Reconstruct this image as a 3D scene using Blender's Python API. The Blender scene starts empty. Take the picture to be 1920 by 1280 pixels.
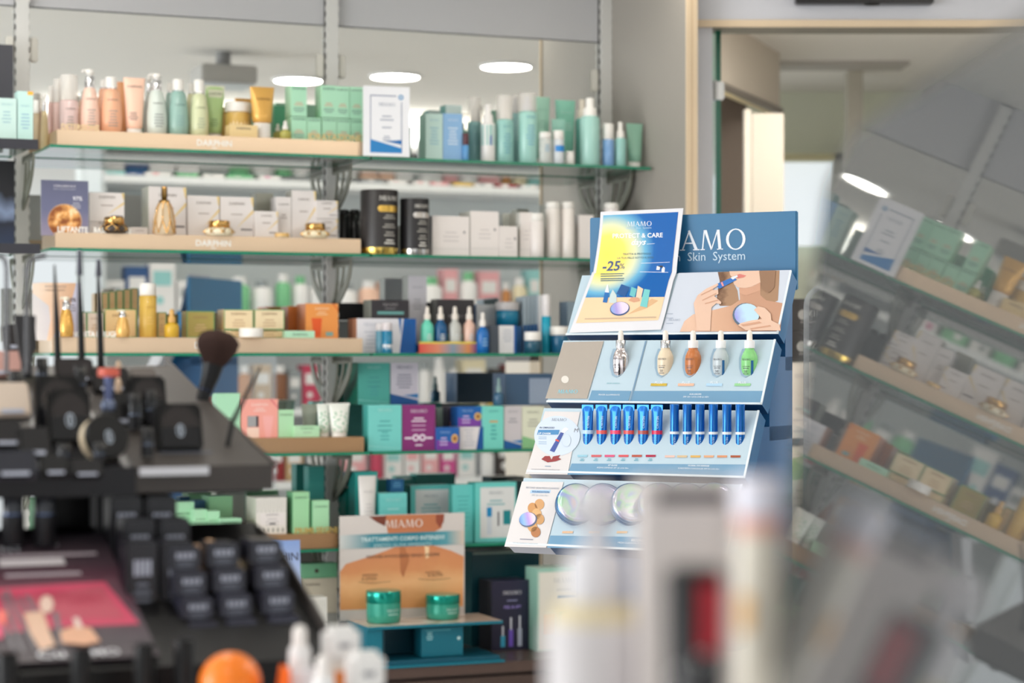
import bpy, bmesh, math, random
from math import sin, cos, tan, pi, radians, sqrt
from mathutils import Vector, Matrix

# ------------------------------------------------------------------ camera, world, lights
SC = bpy.context.scene
COL = SC.collection
random.seed(7)
F = 4000.0            # focal length in pixels of the 1920x1280 frame
HZ = 672.0            # horizon row
CAMZ = 1.60
cam_d = bpy.data.cameras.new('camera')
cam_d.sensor_width = 36.0
cam_d.lens = 36.0 * F / 1920.0
cam_d.shift_y = (HZ - 640.0) / 1920.0
cam_d.clip_start = 0.05
cam_d.clip_end = 100
cam_d.dof.use_dof = True
cam_d.dof.focus_distance = 4.2
cam_d.dof.aperture_fstop = 3.5
cam = bpy.data.objects.new('camera', cam_d)
cam.location = (0, 0, CAMZ)
cam.rotation_euler = (pi / 2, 0, 0)
COL.objects.link(cam)
SC.camera = cam
vs = SC.view_settings
vs.view_transform = 'Standard'
vs.look = 'None'
vs.gamma = 1.0
vs.use_curve_mapping = False
vs.exposure = -0.10
w = bpy.data.worlds.new('daylight')
SC.world = w
w.use_nodes = True
w.node_tree.nodes['Background'].inputs[0].default_value = (0.93, 0.97, 1.0, 1)
w.node_tree.nodes['Background'].inputs[1].default_value = 1.02

def area(name, loc, target, sx, sy, power, col=(1, 1, 1)):
    l = bpy.data.lights.new(name, 'AREA')
    l.shape = 'RECTANGLE'; l.size = sx; l.size_y = sy; l.energy = power; l.color = col
    o = bpy.data.objects.new(name, l); COL.objects.link(o)
    o.location = loc
    o.rotation_euler = (Vector(target) - Vector(loc)).to_track_quat('-Z', 'Y').to_euler()
    return o
area('shop_window_daylight', (1.0, -4.2, 1.4), (0.3, 6, 2.5), 5.0, 2.2, 25, (0.96, 0.98, 1.0))
area('side_window_daylight', (-4.2, 1.8, 1.5), (0.5, 5.5, 2.3), 3.0, 2.0, 150, (0.97, 0.99, 1.0))
area('cove_light', (2.45, 3.0, 2.69), (2.4, 3.2, 4.0), 3.2, 0.7, 42, (1.0, 0.95, 0.86)).rotation_euler = (pi, 0, math.atan(4000 / 9600))

# ------------------------------------------------------------------ the wall's own axes
TH = math.atan(F / 9600.0)
DX, DY = cos(TH), sin(TH)           # along the mirror wall, to the right
NX, NY = sin(TH), -cos(TH)          # out of the wall, into the shop
WX, WY = -0.23 * 5.94, 5.94         # middle of the left upright at the mirror plane
def wp(u, w_, z):                   # wall coordinates -> world
    return Vector((WX + u * DX + w_ * NX, WY + u * DY + w_ * NY, z))
def wall(px, py, w_):               # a sight line met with the plane w = const: (u, z, distance)
    rx = (px - 960.0) / F
    Y = (NX * WX + NY * WY + w_) / (NX * rx + NY)
    return (DX * (rx * Y - WX) + DY * (Y - WY), CAMZ + (HZ - py) / F * Y, Y)
def pt(px, py, Y):
    return Vector(((px - 960.0) / F * Y, Y, CAMZ + (HZ - py) / F * Y))

# ------------------------------------------------------------------ materials
def lin(c):
    c = c / 255.0
    return c / 12.92 if c <= 0.04045 else ((c + 0.055) / 1.055) ** 2.4
_M = {}
def mat(rgb, rough=0.45, metal=0.0, spec=0.5, trans=0.0, emit=0.0, noise=0.0, coat=0.0):
    key = (tuple(rgb), rough, metal, spec, trans, emit, noise, coat)
    if key in _M: return _M[key]
    m = bpy.data.materials.new('paint_%d' % len(_M)); m.use_nodes = True
    nt = m.node_tree; b = nt.nodes['Principled BSDF']
    c = (lin(rgb[0]), lin(rgb[1]), lin(rgb[2]), 1)
    b.inputs['Base Color'].default_value = c
    b.inputs['Roughness'].default_value = rough
    b.inputs['Metallic'].default_value = metal
    b.inputs['Specular IOR Level'].default_value = spec
    b.inputs['Coat Weight'].default_value = coat
    b.inputs['Coat Roughness'].default_value = 0.05
    if emit:
        b.inputs['Emission Color'].default_value = c
        b.inputs['Emission Strength'].default_value = emit
    if noise:
        tc = nt.nodes.new('ShaderNodeTexCoord'); n = nt.nodes.new('ShaderNodeTexNoise')
        n.inputs['Scale'].default_value = 9; n.inputs['Detail'].default_value = 4
        mr = nt.nodes.new('ShaderNodeMapRange')
        mr.inputs[3].default_value = 1 - noise; mr.inputs[4].default_value = 1 + noise
        hs = nt.nodes.new('ShaderNodeHueSaturation'); hs.inputs['Color'].default_value = c
        nt.links.new(tc.outputs['Object'], n.inputs['Vector']); nt.links.new(n.outputs['Fac'], mr.inputs[0])
        nt.links.new(mr.outputs[0], hs.inputs['Value']); nt.links.new(hs.outputs[0], b.inputs['Base Color'])
    if trans:                        # clear plastic or glass as a thin layer
        tr = nt.nodes.new('ShaderNodeBsdfTransparent')
        tr.inputs[0].default_value = tuple(min(1, 0.35 + 0.75 * x) for x in c[:3]) + (1,)
        mx = nt.nodes.new('ShaderNodeMixShader'); mx.inputs[0].default_value = trans
        nt.links.new(b.outputs[0], mx.inputs[1]); nt.links.new(tr.outputs[0], mx.inputs[2])
        nt.links.new(mx.outputs[0], nt.nodes['Material Output'].inputs[0])
    _M[key] = m
    return m
def clear_sheet(name, tint, ior=1.5, gloss=1.0, rough=0.0):
    m = bpy.data.materials.new(name); m.use_nodes = True; nt = m.node_tree
    nt.nodes.remove(nt.nodes['Principled BSDF'])
    tr = nt.nodes.new('ShaderNodeBsdfTransparent'); tr.inputs[0].default_value = (*tint, 1)
    gl = nt.nodes.new('ShaderNodeBsdfGlossy'); gl.inputs['Roughness'].default_value = rough
    gl.inputs['Color'].default_value = (gloss, gloss, gloss, 1)
    fr = nt.nodes.new('ShaderNodeFresnel'); fr.inputs[0].default_value = ior
    geo = nt.nodes.new('ShaderNodeNewGeometry')
    mx = nt.nodes.new('ShaderNodeMixShader')
    nt.links.new(fr.outputs[0], mx.inputs[0])
    nt.links.new(tr.outputs[0], mx.inputs[1]); nt.links.new(gl.outputs[0], mx.inputs[2])
    nt.links.new(mx.outputs[0], nt.nodes['Material Output'].inputs[0])
    return m
def ramp_mat(name, axis, stops, rough=0.4, origin=(0, 0, 0), radial=False, scale=1.0, noise=0.0, nscale=6.0, metal=0.0):
    """printed colour running along a direction of the object (or out from a point)"""
    m = bpy.data.materials.new(name); m.use_nodes = True; nt = m.node_tree
    b = nt.nodes['Principled BSDF']; b.inputs['Roughness'].default_value = rough; b.inputs['Metallic'].default_value = metal
    tc = nt.nodes.new('ShaderNodeTexCoord')
    sub = nt.nodes.new('ShaderNodeVectorMath'); sub.operation = 'SUBTRACT'; sub.inputs[1].default_value = origin
    nt.links.new(tc.outputs['Object'], sub.inputs[0])
    if radial:
        l = nt.nodes.new('ShaderNodeVectorMath'); l.operation = 'LENGTH'
        nt.links.new(sub.outputs[0], l.inputs[0]); val = l.outputs['Value']
    else:
        l = nt.nodes.new('ShaderNodeVectorMath'); l.operation = 'DOT_PRODUCT'; l.inputs[1].default_value = axis
        nt.links.new(sub.outputs[0], l.inputs[0]); val = l.outputs['Value']
    mul = nt.nodes.new('ShaderNodeMath'); mul.operation = 'MULTIPLY_ADD'
    mul.inputs[1].default_value = 1.0 / scale; mul.inputs[2].default_value = 0.0
    nt.links.new(val, mul.inputs[0]); out = mul.outputs[0]
    if noise:
        n = nt.nodes.new('ShaderNodeTexNoise'); n.inputs['Scale'].default_value = nscale; n.inputs['Detail'].default_value = 3
        nt.links.new(tc.outputs['Object'], n.inputs['Vector'])
        ad = nt.nodes.new('ShaderNodeMath'); ad.operation = 'MULTIPLY_ADD'; ad.inputs[1].default_value = noise
        nt.links.new(n.outputs['Fac'], ad.inputs[0]); nt.links.new(out, ad.inputs[2]); out = ad.outputs[0]
    r = nt.nodes.new('ShaderNodeValToRGB'); e = r.color_ramp.elements
    while len(e) < len(stops): e.new(0.5)
    for k, (p, c) in enumerate(stops):
        e[k].position = p; e[k].color = (lin(c[0]), lin(c[1]), lin(c[2]), 1)
    nt.links.new(out, r.inputs[0]); nt.links.new(r.outputs[0], b.inputs['Base Color'])
    return m
def mirror_mat():
    m = bpy.data.materials.new('mirror'); m.use_nodes = True; b = m.node_tree.nodes['Principled BSDF']
    b.inputs['Base Color'].default_value = (0.91, 0.93, 0.92, 1); b.inputs['Metallic'].default_value = 1; b.inputs['Roughness'].default_value = 0.0
    return m
MIRROR = mirror_mat()
GLASS = clear_sheet('shelf_glass', (0.90, 0.97, 0.94))
ACRYLIC = clear_sheet('clear_acrylic', (0.97, 0.98, 0.98))
GLASS_EDGE = mat((24, 128, 98), 0.15, 0.0, 0.6)
def gold(): return mat((228, 200, 170), 0.28, 0.4)
WHITE = (236, 234, 234)
GREY = (120, 122, 128)

# ------------------------------------------------------------------ mesh builder
_TXT = {}
def text_geo(s, bold=False):
    if (s, bold) in _TXT: return _TXT[(s, bold)]
    c = bpy.data.curves.new('lettering', 'FONT'); c.body = s; c.align_x = 'CENTER'; c.resolution_u = 2
    if bold: c.offset = 0.018
    o = bpy.data.objects.new('lettering', c)
    me = bpy.data.meshes.new_from_object(o)
    vs_ = [(v.co.x, v.co.y) for v in me.vertices]; fs = [tuple(p.vertices) for p in me.polygons]
    bpy.data.objects.remove(o); bpy.data.curves.remove(c); bpy.data.meshes.remove(me)
    if vs_:
        x0 = min(v[0] for v in vs_); x1 = max(v[0] for v in vs_); y0 = min(v[1] for v in vs_); y1 = max(v[1] for v in vs_)
        vs_ = [(v[0] - (x0 + x1) / 2, v[1] - y0) for v in vs_]
        r = (vs_, fs, x1 - x0, y1 - y0)
    else: r = ([], [], 1, 1)
    _TXT[(s, bold)] = r
    return r
def logo_geo():
    """the serif capitals M I A M O"""
    V, Fc = [], []
    def q(pts, dx=0):
        b = len(V); V.extend((x + dx, y) for x, y in pts); Fc.append(tuple(range(b, b + len(pts))))
    def Mm(dx):
        q([(0.10, 0), (0.17, 0), (0.27, 1), (0.20, 1)], dx); q([(0.20, 1), (0.36, 1), (0.66, 0.02), (0.58, 0.0)], dx)
        q([(0.58, 0), (0.65, 0.02), (0.98, 1), (0.92, 1)], dx); q([(0.90, 1), (1.05, 1), (1.16, 0), (1.00, 0)], dx)
        q([(0.02, 0), (0.26, 0), (0.26, 0.05), (0.02, 0.05)], dx); q([(0.92, 0), (1.24, 0), (1.24, 0.05), (0.92, 0.05)], dx)
    Mm(0)
    q([(0, 0.02), (0.14, 0.02), (0.14, 0.98), (0, 0.98)], 1.42); q([(-0.1, 0), (0.24, 0), (0.24, 0.05), (-0.1, 0.05)], 1.42); q([(-0.1, 0.95), (0.24, 0.95), (0.24, 1), (-0.1, 1)], 1.42)
    dx = 1.75
    q([(0.08, 0), (0.15, 0), (0.52, 0.95), (0.48, 1.02)], dx); q([(0.42, 0.98), (0.52, 1.02), (0.98, 0), (0.80, 0)], dx)
    q([(0.24, 0.33), (0.76, 0.33), (0.76, 0.39), (0.24, 0.39)], dx); q([(-0.02, 0), (0.26, 0), (0.26, 0.05), (-0.02, 0.05)], dx); q([(0.70, 0), (1.06, 0), (1.06, 0.05), (0.70, 0.05)], dx)
    Mm(2.83)
    N = 20
    for k in range(N):
        a, b2 = 2 * pi * k / N, 2 * pi * (k + 1) / N
        o_ = lambda t: (4.75 + 0.52 * cos(t), 0.5 + 0.53 * sin(t)); i_ = lambda t: (4.75 + 0.37 * cos(t), 0.5 + 0.475 * sin(t))
        q([o_(a), o_(b2), i_(b2), i_(a)])
    W = 5.27
    return ([(x - W / 2, y) for x, y in V], Fc, W, 1.0)
_TXT[('@MIAMO', False)] = logo_geo()
_TXT[('@MIAMO', True)] = _TXT[('@MIAMO', False)]

class MB:
    def __init__(self):
        self.v = []; self.f = []; self.m = []; self.mats = []; self.smooth = []
        self.map = None
    def mi(self, m):
        if m not in self.mats: self.mats.append(m)
        return self.mats.index(m)
    def add(self, vs_, fs, m, smooth=False, mapped=False):
        b = len(self.v); k = self.mi(m)
        if mapped and self.map: vs_ = [self.map(*p) for p in vs_]
        self.v.extend(tuple(p) for p in vs_)
        for f in fs:
            self.f.append(tuple(b + i for i in f)); self.m.append(k); self.smooth.append(smooth)
        return self
    def box(self, x0, x1, y0, y1, z0, z1, m, bev=0.0, face_mats=None):
        if bev <= 0:
            vs_ = [(x, y, z) for z in (z0, z1) for y in (y0, y1) for x in (x0, x1)]
            fs = [(0, 2, 3, 1), (4, 5, 7, 6), (0, 1, 5, 4), (2, 6, 7, 3), (0, 4, 6, 2), (1, 3, 7, 5)]
            for i, f in enumerate(fs):      # bottom, top, front, back, left, right
                self.add([vs_[j] for j in f], [(0, 1, 2, 3)], (face_mats or {}).get('btfklr'[i], m))
            return self
        bm = bmesh.new(); bmesh.ops.create_cube(bm, size=1)
        for v in bm.verts: v.co = Vector(((x0 + x1) / 2 + v.co.x * (x1 - x0), (y0 + y1) / 2 + v.co.y * (y1 - y0), (z0 + z1) / 2 + v.co.z * (z1 - z0)))
        bmesh.ops.bevel(bm, geom=list(bm.edges), offset=bev, segments=2, affect='EDGES')
        bm.verts.index_update()
        self.add([v.co[:] for v in bm.verts], [tuple(v.index for v in f.verts) for f in bm.faces], m)
        bm.free(); return self
    def lathe(self, prof, m, cx=0, cy=0, n=20, sx=1.0, sy=1.0, cap=True):
        vs_, fs = [], []
        for r, z in prof:
            for k in range(n):
                a = 2 * pi * k / n; vs_.append((cx + r * sx * cos(a), cy + r * sy * sin(a), z))
        for i in range(len(prof) - 1):
            for k in range(n):
                k2 = (k + 1) % n; fs.append((i * n + k, i * n + k2, (i + 1) * n + k2, (i + 1) * n + k))
        self.add(vs_, fs, m, True)
        if cap:
            self.add([vs_[k] for k in range(n)][::-1], [tuple(range(n))], m); self.add(vs_[-n:], [tuple(range(n))], m)
        return self
    def loft(self, rings, m, cap=True, smooth=True):
        n = len(rings[0]); vs_ = [p for r in rings for p in r]; fs = []
        for i in range(len(rings) - 1):
            for k in range(n):
                k2 = (k + 1) % n; fs.append((i * n + k, i * n + k2, (i + 1) * n + k2, (i + 1) * n + k))
        self.add(vs_, fs, m, smooth)
        if cap:
            self.add(list(rings[0])[::-1], [tuple(range(n))], m); self.add(list(rings[-1]), [tuple(range(n))], m)
        return self
    def tube(self, pts, rad, m, n=8):
        pts = [Vector(p) for p in pts]; rings = []
        if not hasattr(rad, '__len__'): rad = [rad] * len(pts)
        for i, p in enumerate(pts):
            t = (pts[min(i + 1, len(pts) - 1)] - pts[max(i - 1, 0)]).normalized()
            a = t.cross(Vector((0, 0, 1)))
            if a.length < 0.05: a = t.cross(Vector((0, 1, 0)))
            a.normalize(); b = t.cross(a)
            rings.append([tuple(p + rad[i] * (cos(2 * pi * k / n) * a + sin(2 * pi * k / n) * b)) for k in range(n)])
        return self.loft(rings, m)
    def prism(self, poly, y0, y1, m, front=None, side=None):
        """outline in x, z pushed from y0 (front) to y1"""
        n = len(poly)
        self.add([(x, y0, z) for x, z in poly], [tuple(range(n))], front or m)
        self.add([(x, y1, z) for x, z in poly][::-1], [tuple(range(n))], m)
        for i in range(n):
            j = (i + 1) % n; a, b = poly[i], poly[j]
            self.add([(a[0], y0, a[1]), (a[0], y1, a[1]), (b[0], y1, b[1]), (b[0], y0, b[1])], [(0, 1, 2, 3)], side or m)
        return self
    # flat print on the front (y = yf), or wrapped by self.map
    def rect(self, x0, x1, z0, z1, m, yf=0.0, lay=1):
        n = 6 if self.map else 1
        for k in range(n):
            a, b = x0 + (x1 - x0) * k / n, x0 + (x1 - x0) * (k + 1) / n; y = yf - 0.0004 * lay
            self.add([(a, y, z0), (b, y, z0), (b, y, z1), (a, y, z1)], [(0, 1, 2, 3)], m, mapped=True)
        return self
    def poly(self, pts, m, yf=0.0, lay=1):
        y = yf - 0.0004 * lay
        self.add([(x, y, z) for x, z in pts], [tuple(range(len(pts)))], m, mapped=True); return self
    def disc(self, cx, cz, rx, rz, m, yf=0.0, lay=1, n=24):
        return self.poly([(cx + rx * cos(2 * pi * k / n), cz + rz * sin(2 * pi * k / n)) for k in range(n)], m, yf, lay)
    def text(self, s, cx, z, width, m, yf=0.0, lay=2, height=None, bold=False, slant=0.0, rot=0.0):
        vs_, fs, W, H = text_geo(s, bold)
        k = width / W if width else height / H
        kz = (height / H) if height else k
        y = yf - 0.0004 * lay; c_, s_ = cos(rot), sin(rot)
        out = []
        for x, zz in vs_:
            X = (x + slant * zz) * k; Z = zz * kz
            out.append((cx + X * c_ - Z * s_, y, z + X * s_ + Z * c_))
        self.add(out, fs, m, mapped=True); return self
    def lines(self, cx, ztop, width, n, pitch, h, m, yf=0.0, lay=1, seed=0):
        rr = random.Random(seed + n * 7)
        for k in range(n):
            ww = width * rr.uniform(0.55, 1.0)
            self.rect(cx - ww / 2, cx + ww / 2, ztop - k * pitch - h, ztop - k * pitch, m, yf, lay)
        return self
    def build(self, name, parent=None, loc=None, rot=None):
        me = bpy.data.meshes.new(name); me.from_pydata(self.v, [], self.f)
        for m in self.mats: me.materials.append(m)
        me.polygons.foreach_set('material_index', self.m); me.polygons.foreach_set('use_smooth', self.smooth)
        me.update()
        o = bpy.data.objects.new(name, me); COL.objects.link(o)
        if parent is not None: o.parent = parent
        if loc is not None: o.location = loc
        if rot is not None: o.rotation_euler = rot
        return o

def tag(o, label, cat, group=None):
    o['label'] = label; o['category'] = cat
    if group: o['group'] = group
    return o
def thing(name, loc, rz, label, cat, group=None, rot=None):
    o = bpy.data.objects.new(name, None); COL.objects.link(o); o.empty_display_size = 0.02
    o.location = loc; o.rotation_euler = rot or (0, 0, rz)
    return tag(o, label, cat, group)
def struct(o):
    o['kind'] = 'structure'; return o

# shelf boards of the mirror unit: height of the glass top
SHELF = {1: 2.168, 2: 1.894, 3: 1.615, 4: 1.338, 5: 1.070, 0: 0.755}
RISE = 0.042
# ------------------------------------------------------------------ the shop: structure
LGREY = (205, 203, 202)
def wbox(name, u0, u1, w0, w1, z0, z1, m, bev=0, fm=None):
    b = MB(); b.box(u0, u1, -w1, -w0, z0, z1, m, bev, fm)
    return b.build(name, None, (WX, WY, 0), (0, 0, TH))
struct(MB().box(-3.3, 6, -2.6, 14, -0.05, 0, mat((222, 218, 212), 0.35)).build('floor'))  # floor and ceiling end early so world light reaches the ceiling
CEIL = mat((240, 237, 232), 0.7)
struct(MB().box(-3.3, 6, -2.6, 14, 2.80, 2.9, CEIL).build('ceiling'))
struct(wbox('wall_back', -3.0, 1.86, -0.16, -0.012, 0, 2.80, mat((212, 211, 210), 0.6)))
struct(wbox('wall_right', 1.807, 1.835, -0.012, 0.53, 0, 2.8, mat((160, 154, 146), 0.5)))
# plywood edge of the side wall, two layers
e = MB(); ply = mat((226, 203, 172), 0.5, noise=0.06); ply2 = mat((205, 178, 142), 0.5, noise=0.06)
e.box(1.801, 1.816, -0.536, -0.53, 0, 2.8, ply); e.box(1.816, 1.821, -0.535, -0.53, 0, 2.8, ply2); e.box(1.821, 1.837, -0.536, -0.53, 0, 2.8, ply)
struct(e.build('trim_2', None, (WX, WY, 0), (0, 0, TH)))
# doorway: lacquered frame facing the shop
HY = 6.26
def ybox(name, px0, px1, py0, py1, Y, dep, m, fm=None):
    a = pt(px0, py1, Y); b = pt(px1, py0, Y)
    return MB().box(a.x, b.x, Y, Y + dep, a.z, b.z, m, 0, fm).build(name)
lac = mat((208, 208, 214), 0.35)
struct(ybox('trim_3', 1308, 1336, 50, 2300, HY, 0.09, lac))
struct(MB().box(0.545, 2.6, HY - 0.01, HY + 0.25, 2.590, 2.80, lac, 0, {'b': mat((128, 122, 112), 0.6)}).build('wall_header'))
struct(MB().box(0.543, 2.6, HY - 0.018, HY, 2.571, 2.591, ply).build('trim_4'))
# rear room seen through the doorway
BEIGE = mat((200, 190, 176), 0.5); BEIGE_D = mat((176, 164, 148), 0.55)
struct(ybox('wall_rear', 1250, 2300, -120, 1250, 9.6, 0.1, mat((226, 230, 210), 0.6)))
struct(MB().box(1.85, 1.95, 6.6, 9.6, 0, 2.8, mat((206, 200, 190), 0.6)).build('wall_side'))
r = MB(); a = pt(1466, 460, 9.5); b = pt(1562, 304, 9.5)
r.box(a.x, b.x, 9.5, 9.56, a.z, b.z, mat((226, 234, 240), 0.5, emit=0.75)); struct(r.build('glowing_window_1'))  # pane glows in place of the bright room beyond
wf = MB(); wf.box(b.x, b.x + 0.06, 9.42, 9.58, a.z - 0.6, b.z + 0.03, mat((150, 152, 140), 0.5)); wf.box(a.x - 0.3, b.x + .06, 9.42, 9.58, b.z, b.z + 0.03, mat((196, 190, 150), 0.5))
struct(wf.build('trim_5'))
struct(ybox('trim_6', 1462, 1706, 70, 120, 8.6, 0.2, mat((182, 178, 172), 0.5)))
struct(ybox('trim_7', 1590, 1618, 118, 1386, 8.9, 0.1, mat((190, 186, 172), 0.5)))
t = thing('wall_cabinet', pt(1352, 205, 7.6), 0, 'beige overhead cupboard seen through the doorway above the dark recess', 'cupboard')
m = MB(); A0 = pt(1330, 300, 7.6); B0 = pt(1463, 60, 7.6)
L = lambda px, py, Y: (pt(px, py, Y) - Vector(t.location))
m.loft([[tuple(L(1325, 140, 7.3)), tuple(L(1462, 200, 8.4)), tuple(L(1462, 60, 8.4)), tuple(L(1325, 40, 7.3))],
        [tuple(L(1300, 140, 7.5)), tuple(L(1440, 200, 8.7)), tuple(L(1440, 60, 8.7)), tuple(L(1300, 40, 7.5))]], BEIGE, smooth=False)
m.build('body', t)
m = MB(); m.tube([L(1325, 150, 7.28), L(1462, 208, 8.38)], 0.016, mat((120, 112, 104), 0.4)); m.tube([L(1325, 160, 7.3), L(1455, 214, 8.4)], 0.012, mat((205, 190, 150), 0.4)); m.build('light_rail', t)
t = thing('sliding_door', pt(1396, 900, 7.4), 0, 'plain beige sliding door panel behind the glass door edge', 'door panel')
m = MB(); a = pt(1408, 1400, 7.4) - Vector(t.location); b = pt(1470, 212, 7.4) - Vector(t.location); m.box(a.x, b.x, 0, 0.04, a.z, b.z, BEIGE, 0.004); m.build('panel', t)
m = MB(); c = pt(1396, 205, 7.4) - Vector(t.location); m.box(c.x, a.x, 0, 0.05, a.z, c.z, mat((214, 204, 190), 0.5)); m.build('edge_strip', t)
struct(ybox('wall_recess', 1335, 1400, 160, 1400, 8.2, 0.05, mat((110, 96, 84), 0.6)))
# glass door standing open: its green edge and the patch fitting
t = thing('glass_door', pt(1352, 1400, 6.42), 0, 'green edged clear glass door standing open in the doorway', 'glass door')
m = MB(); a = pt(1343, 1400, 6.4) - Vector(t.location); b = pt(1353, 55, 6.4) - Vector(t.location)
m.box(a.x, b.x, 0, 0.5, a.z, b.z, GLASS, 0, {'f': mat((36, 110, 88), 0.2), 'k': GLASS_EDGE}); m.build('pane', t)
m = MB(); a = pt(1336, 185, 6.38) - Vector(t.location); b = pt(1360, 150, 6.38) - Vector(t.location)
m.box(a.x, b.x, -0.012, 0.05, a.z, b.z, mat((190, 190, 190), 0.25, 1.0), 0.004); m.tube([(a.x + .012, -.02, a.z), (a.x + .012, -.02, b.z)], 0.006, mat((160, 160, 160), 0.25, 1.0)); m.build('hinge', t)
t = thing('wall_screen', pt(1622, 6, 6.2), 0, 'black flat screen mounted above the doorway, only its lower edge in view', 'screen')
m = MB(); a = pt(1493, 6, 6.2) - Vector(t.location); b = pt(1752, -150, 6.2) - Vector(t.location)
m.box(a.x, b.x, 0, 0.045, a.z, b.z, mat((26, 24, 26), 0.3), 0.004); m.build('housing', t)
m = MB(); m.lathe([(0.0, -0.006), (0.016, -0.005), (0.018, 0.003)], mat((18, 17, 18), 0.3), (pt(1636, 0, 6.2).x - t.location.x), 0.01, 16, 1.4, 0.6); m.build('sensor', t)

# ------------------------------------------------------------------ mirror wall: mirrors, uprights, upper panels
for k, (u0, u1) in enumerate(((-0.92, -0.021), (0.021, 0.879), (0.921, 1.767))):
    t = thing('mirror_panel', wp((u0 + u1) / 2, 0, 0.76), TH, ('tall wall mirror behind the black edged shelves at the far left', 'wall mirror behind the gold risers, between the first two uprights', 'wall mirror behind the right hand glass shelves, next to the side wall')[k], 'mirror')
    h = (u1 - u0) / 2
    m = MB(); m.box(-h, h, -0.003, 0.004, 0, 1.817, mat((90, 110, 104), 0.3), 0, {'f': MIRROR}); m.build('glass', t)
    for sx in (-1, 1):
        c = MB(); c.box(sx * (h - .012) - 0.0115, sx * (h - .012) + 0.0115, -0.012, -0.003, 1.665, 1.735, mat((218, 214, 205), 0.4), 0.004); c.build('clip', t)
    t2 = wbox('wall_panel', u0, u1, -0.008, 0.004, 2.581, 2.80, mat((192, 191, 193), 0.5)); struct(t2)
for k, u in enumerate((0, 0.9, 1.789)):
    t = thing('shelf_upright', wp(u, 0, 0.76), TH, ('slotted steel upright at the left end of the gold riser shelves', 'slotted steel upright between the gold riser shelves and the right hand bay', 'slotted steel upright against the grey side wall')[k], 'shelf upright', 'shelf uprights')
    m = MB(); hw = 0.0165
    m.box(-hw, hw, -0.024, 0.0, 0, 2.03, mat((214, 212, 208), 0.4))
    m.box(-hw - 0.003, hw + 0.003, -0.010, 0.0, 0, 2.03, mat((96, 92, 88), 0.5)); 
    for q in range(66):
        for sx in (-1, 1):
            z = q * 0.031; m.box(sx * (hw + 0.0015) - 0.0018, sx * (hw + 0.0015) + 0.0018, -0.0235, -0.010, z, z + 0.015, mat((205, 203, 198), 0.4))
    m.build('post', t)
    hd = mat((126, 126, 112), 0.42, 0.2)
    for sh in (1, 2, 3, 4, 5):
        z = SHELF[sh] - 0.76 - 0.009
        b = MB()
        def rib(pts, wd=0.012):
            rings = []
            for i, (y, zz) in enumerate(pts):
                p0 = pts[max(i - 1, 0)]; p1 = pts[min(i + 1, len(pts) - 1)]
                ty, tz = p1[0] - p0[0], p1[1] - p0[1]; l = sqrt(ty * ty + tz * tz); ny, nz = -tz / l * wd / 2, ty / l * wd / 2
                rings.append([(-0.0022, y + ny, zz + nz), (0.0022, y + ny, zz + nz), (0.0022, y - ny, zz - nz), (-0.0022, y - ny, zz - nz)])
            b.loft(rings, hd, smooth=False)
        rib([(-0.02, z - .007), (-0.2, z - .007)], 0.014)
        b.loft([[(s * .0022, y, zz) for s, y, zz in ((-1, -.02, z), (-1, -.19, z), (-1, -.18, z - .018), (-1, -.12, z - .022), (-1, -.02, z - .02))], [(s * .0022, y, zz) for s, y, zz in ((1, -.02, z), (1, -.19, z), (1, -.18, z - .018), (1, -.12, z - .022), (1, -.02, z - .02))]], hd, smooth=False)
        for a_, wd in ((0.185, 0.026), (0.125, 0.015), (0.07, 0.013)):
            rib([(-0.022 - (a_ - .02) * sin(pi / 2 * s ** .85), z - .008 - 0.128 * (1 - s)) for s in [q / 9 for q in range(10)]], wd)
        b.build('bracket', t)
# left edge of the far left bay: black edged shelves
def glass_shelf(u0, u1, sh, label, w1=0.32, group='green edged glass shelves', black=False):
    z = SHELF[sh]
    t = thing('glass_shelf', wp((u0 + u1) / 2, 0.025, z), TH, label, 'shelf', group); h = (u1 - u0) / 2
    m = MB(); m.box(-h, h, -(w1 - 0.025), 0, -0.008, 0, GLASS, 0, {'f': GLASS_EDGE, 'k': GLASS_EDGE, 'l': GLASS_EDGE, 'r': GLASS_EDGE}); m.build('pane', t)
    if black:
        m = MB(); m.box(-h, h, -(w1 - 0.02) - 0.012, -(w1 - 0.02), -0.022, 0.004, mat((44, 44, 52), 0.35)); m.build('edge_strip', t)
    return t
nm = {1: 'top', 2: 'second', 3: 'third', 4: 'fourth', 5: 'lowest'}
for sh in (1, 2, 3, 4, 5):
    glass_shelf(0.021, 0.914, sh, '%s glass shelf of the middle bay, with a riser along its front' % nm[sh])
    glass_shelf(0.922, 1.794, sh, '%s glass shelf of the right hand bay, ending at the side wall' % nm[sh])
for sh, q in ((1, 'mint cartons'), (2, 'nothing visible')):
    glass_shelf(-0.88, -0.022, sh, ('black edged glass shelf at far left under the two mint cartons' if sh == 1 else 'black edged glass shelf at far left above the acrylic brush rods'), 0.37 if sh == 1 else 0.40, 'black edged shelves at the far left', True)
# base cabinet
t = thing('base_cabinet', wp(0.9, 0.02, 0), TH, 'dark brown wooden base cabinet under the glass shelves', 'cabinet')
wood = mat((74, 58, 52), 0.45, noise=0.12)
m = MB(); m.box(-1.8, 0.89, -0.47, 0, 0.03, 0.725, wood); m.build('body', t)
m = MB(); m.box(-1.8, 0.895, -0.49, 0, 0.725, 0.755, mat((84, 66, 60), 0.35, noise=0.1), 0.002); m.build('top', t)
for k, (a, b_) in enumerate(((-1.79, -0.92), (-0.914, 0.0), (0.006, 0.88))):
    m = MB(); m.box(a, b_, -0.486, -0.471, 0.40, 0.715, wood, 0.002); m.build('drawer', t)
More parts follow.
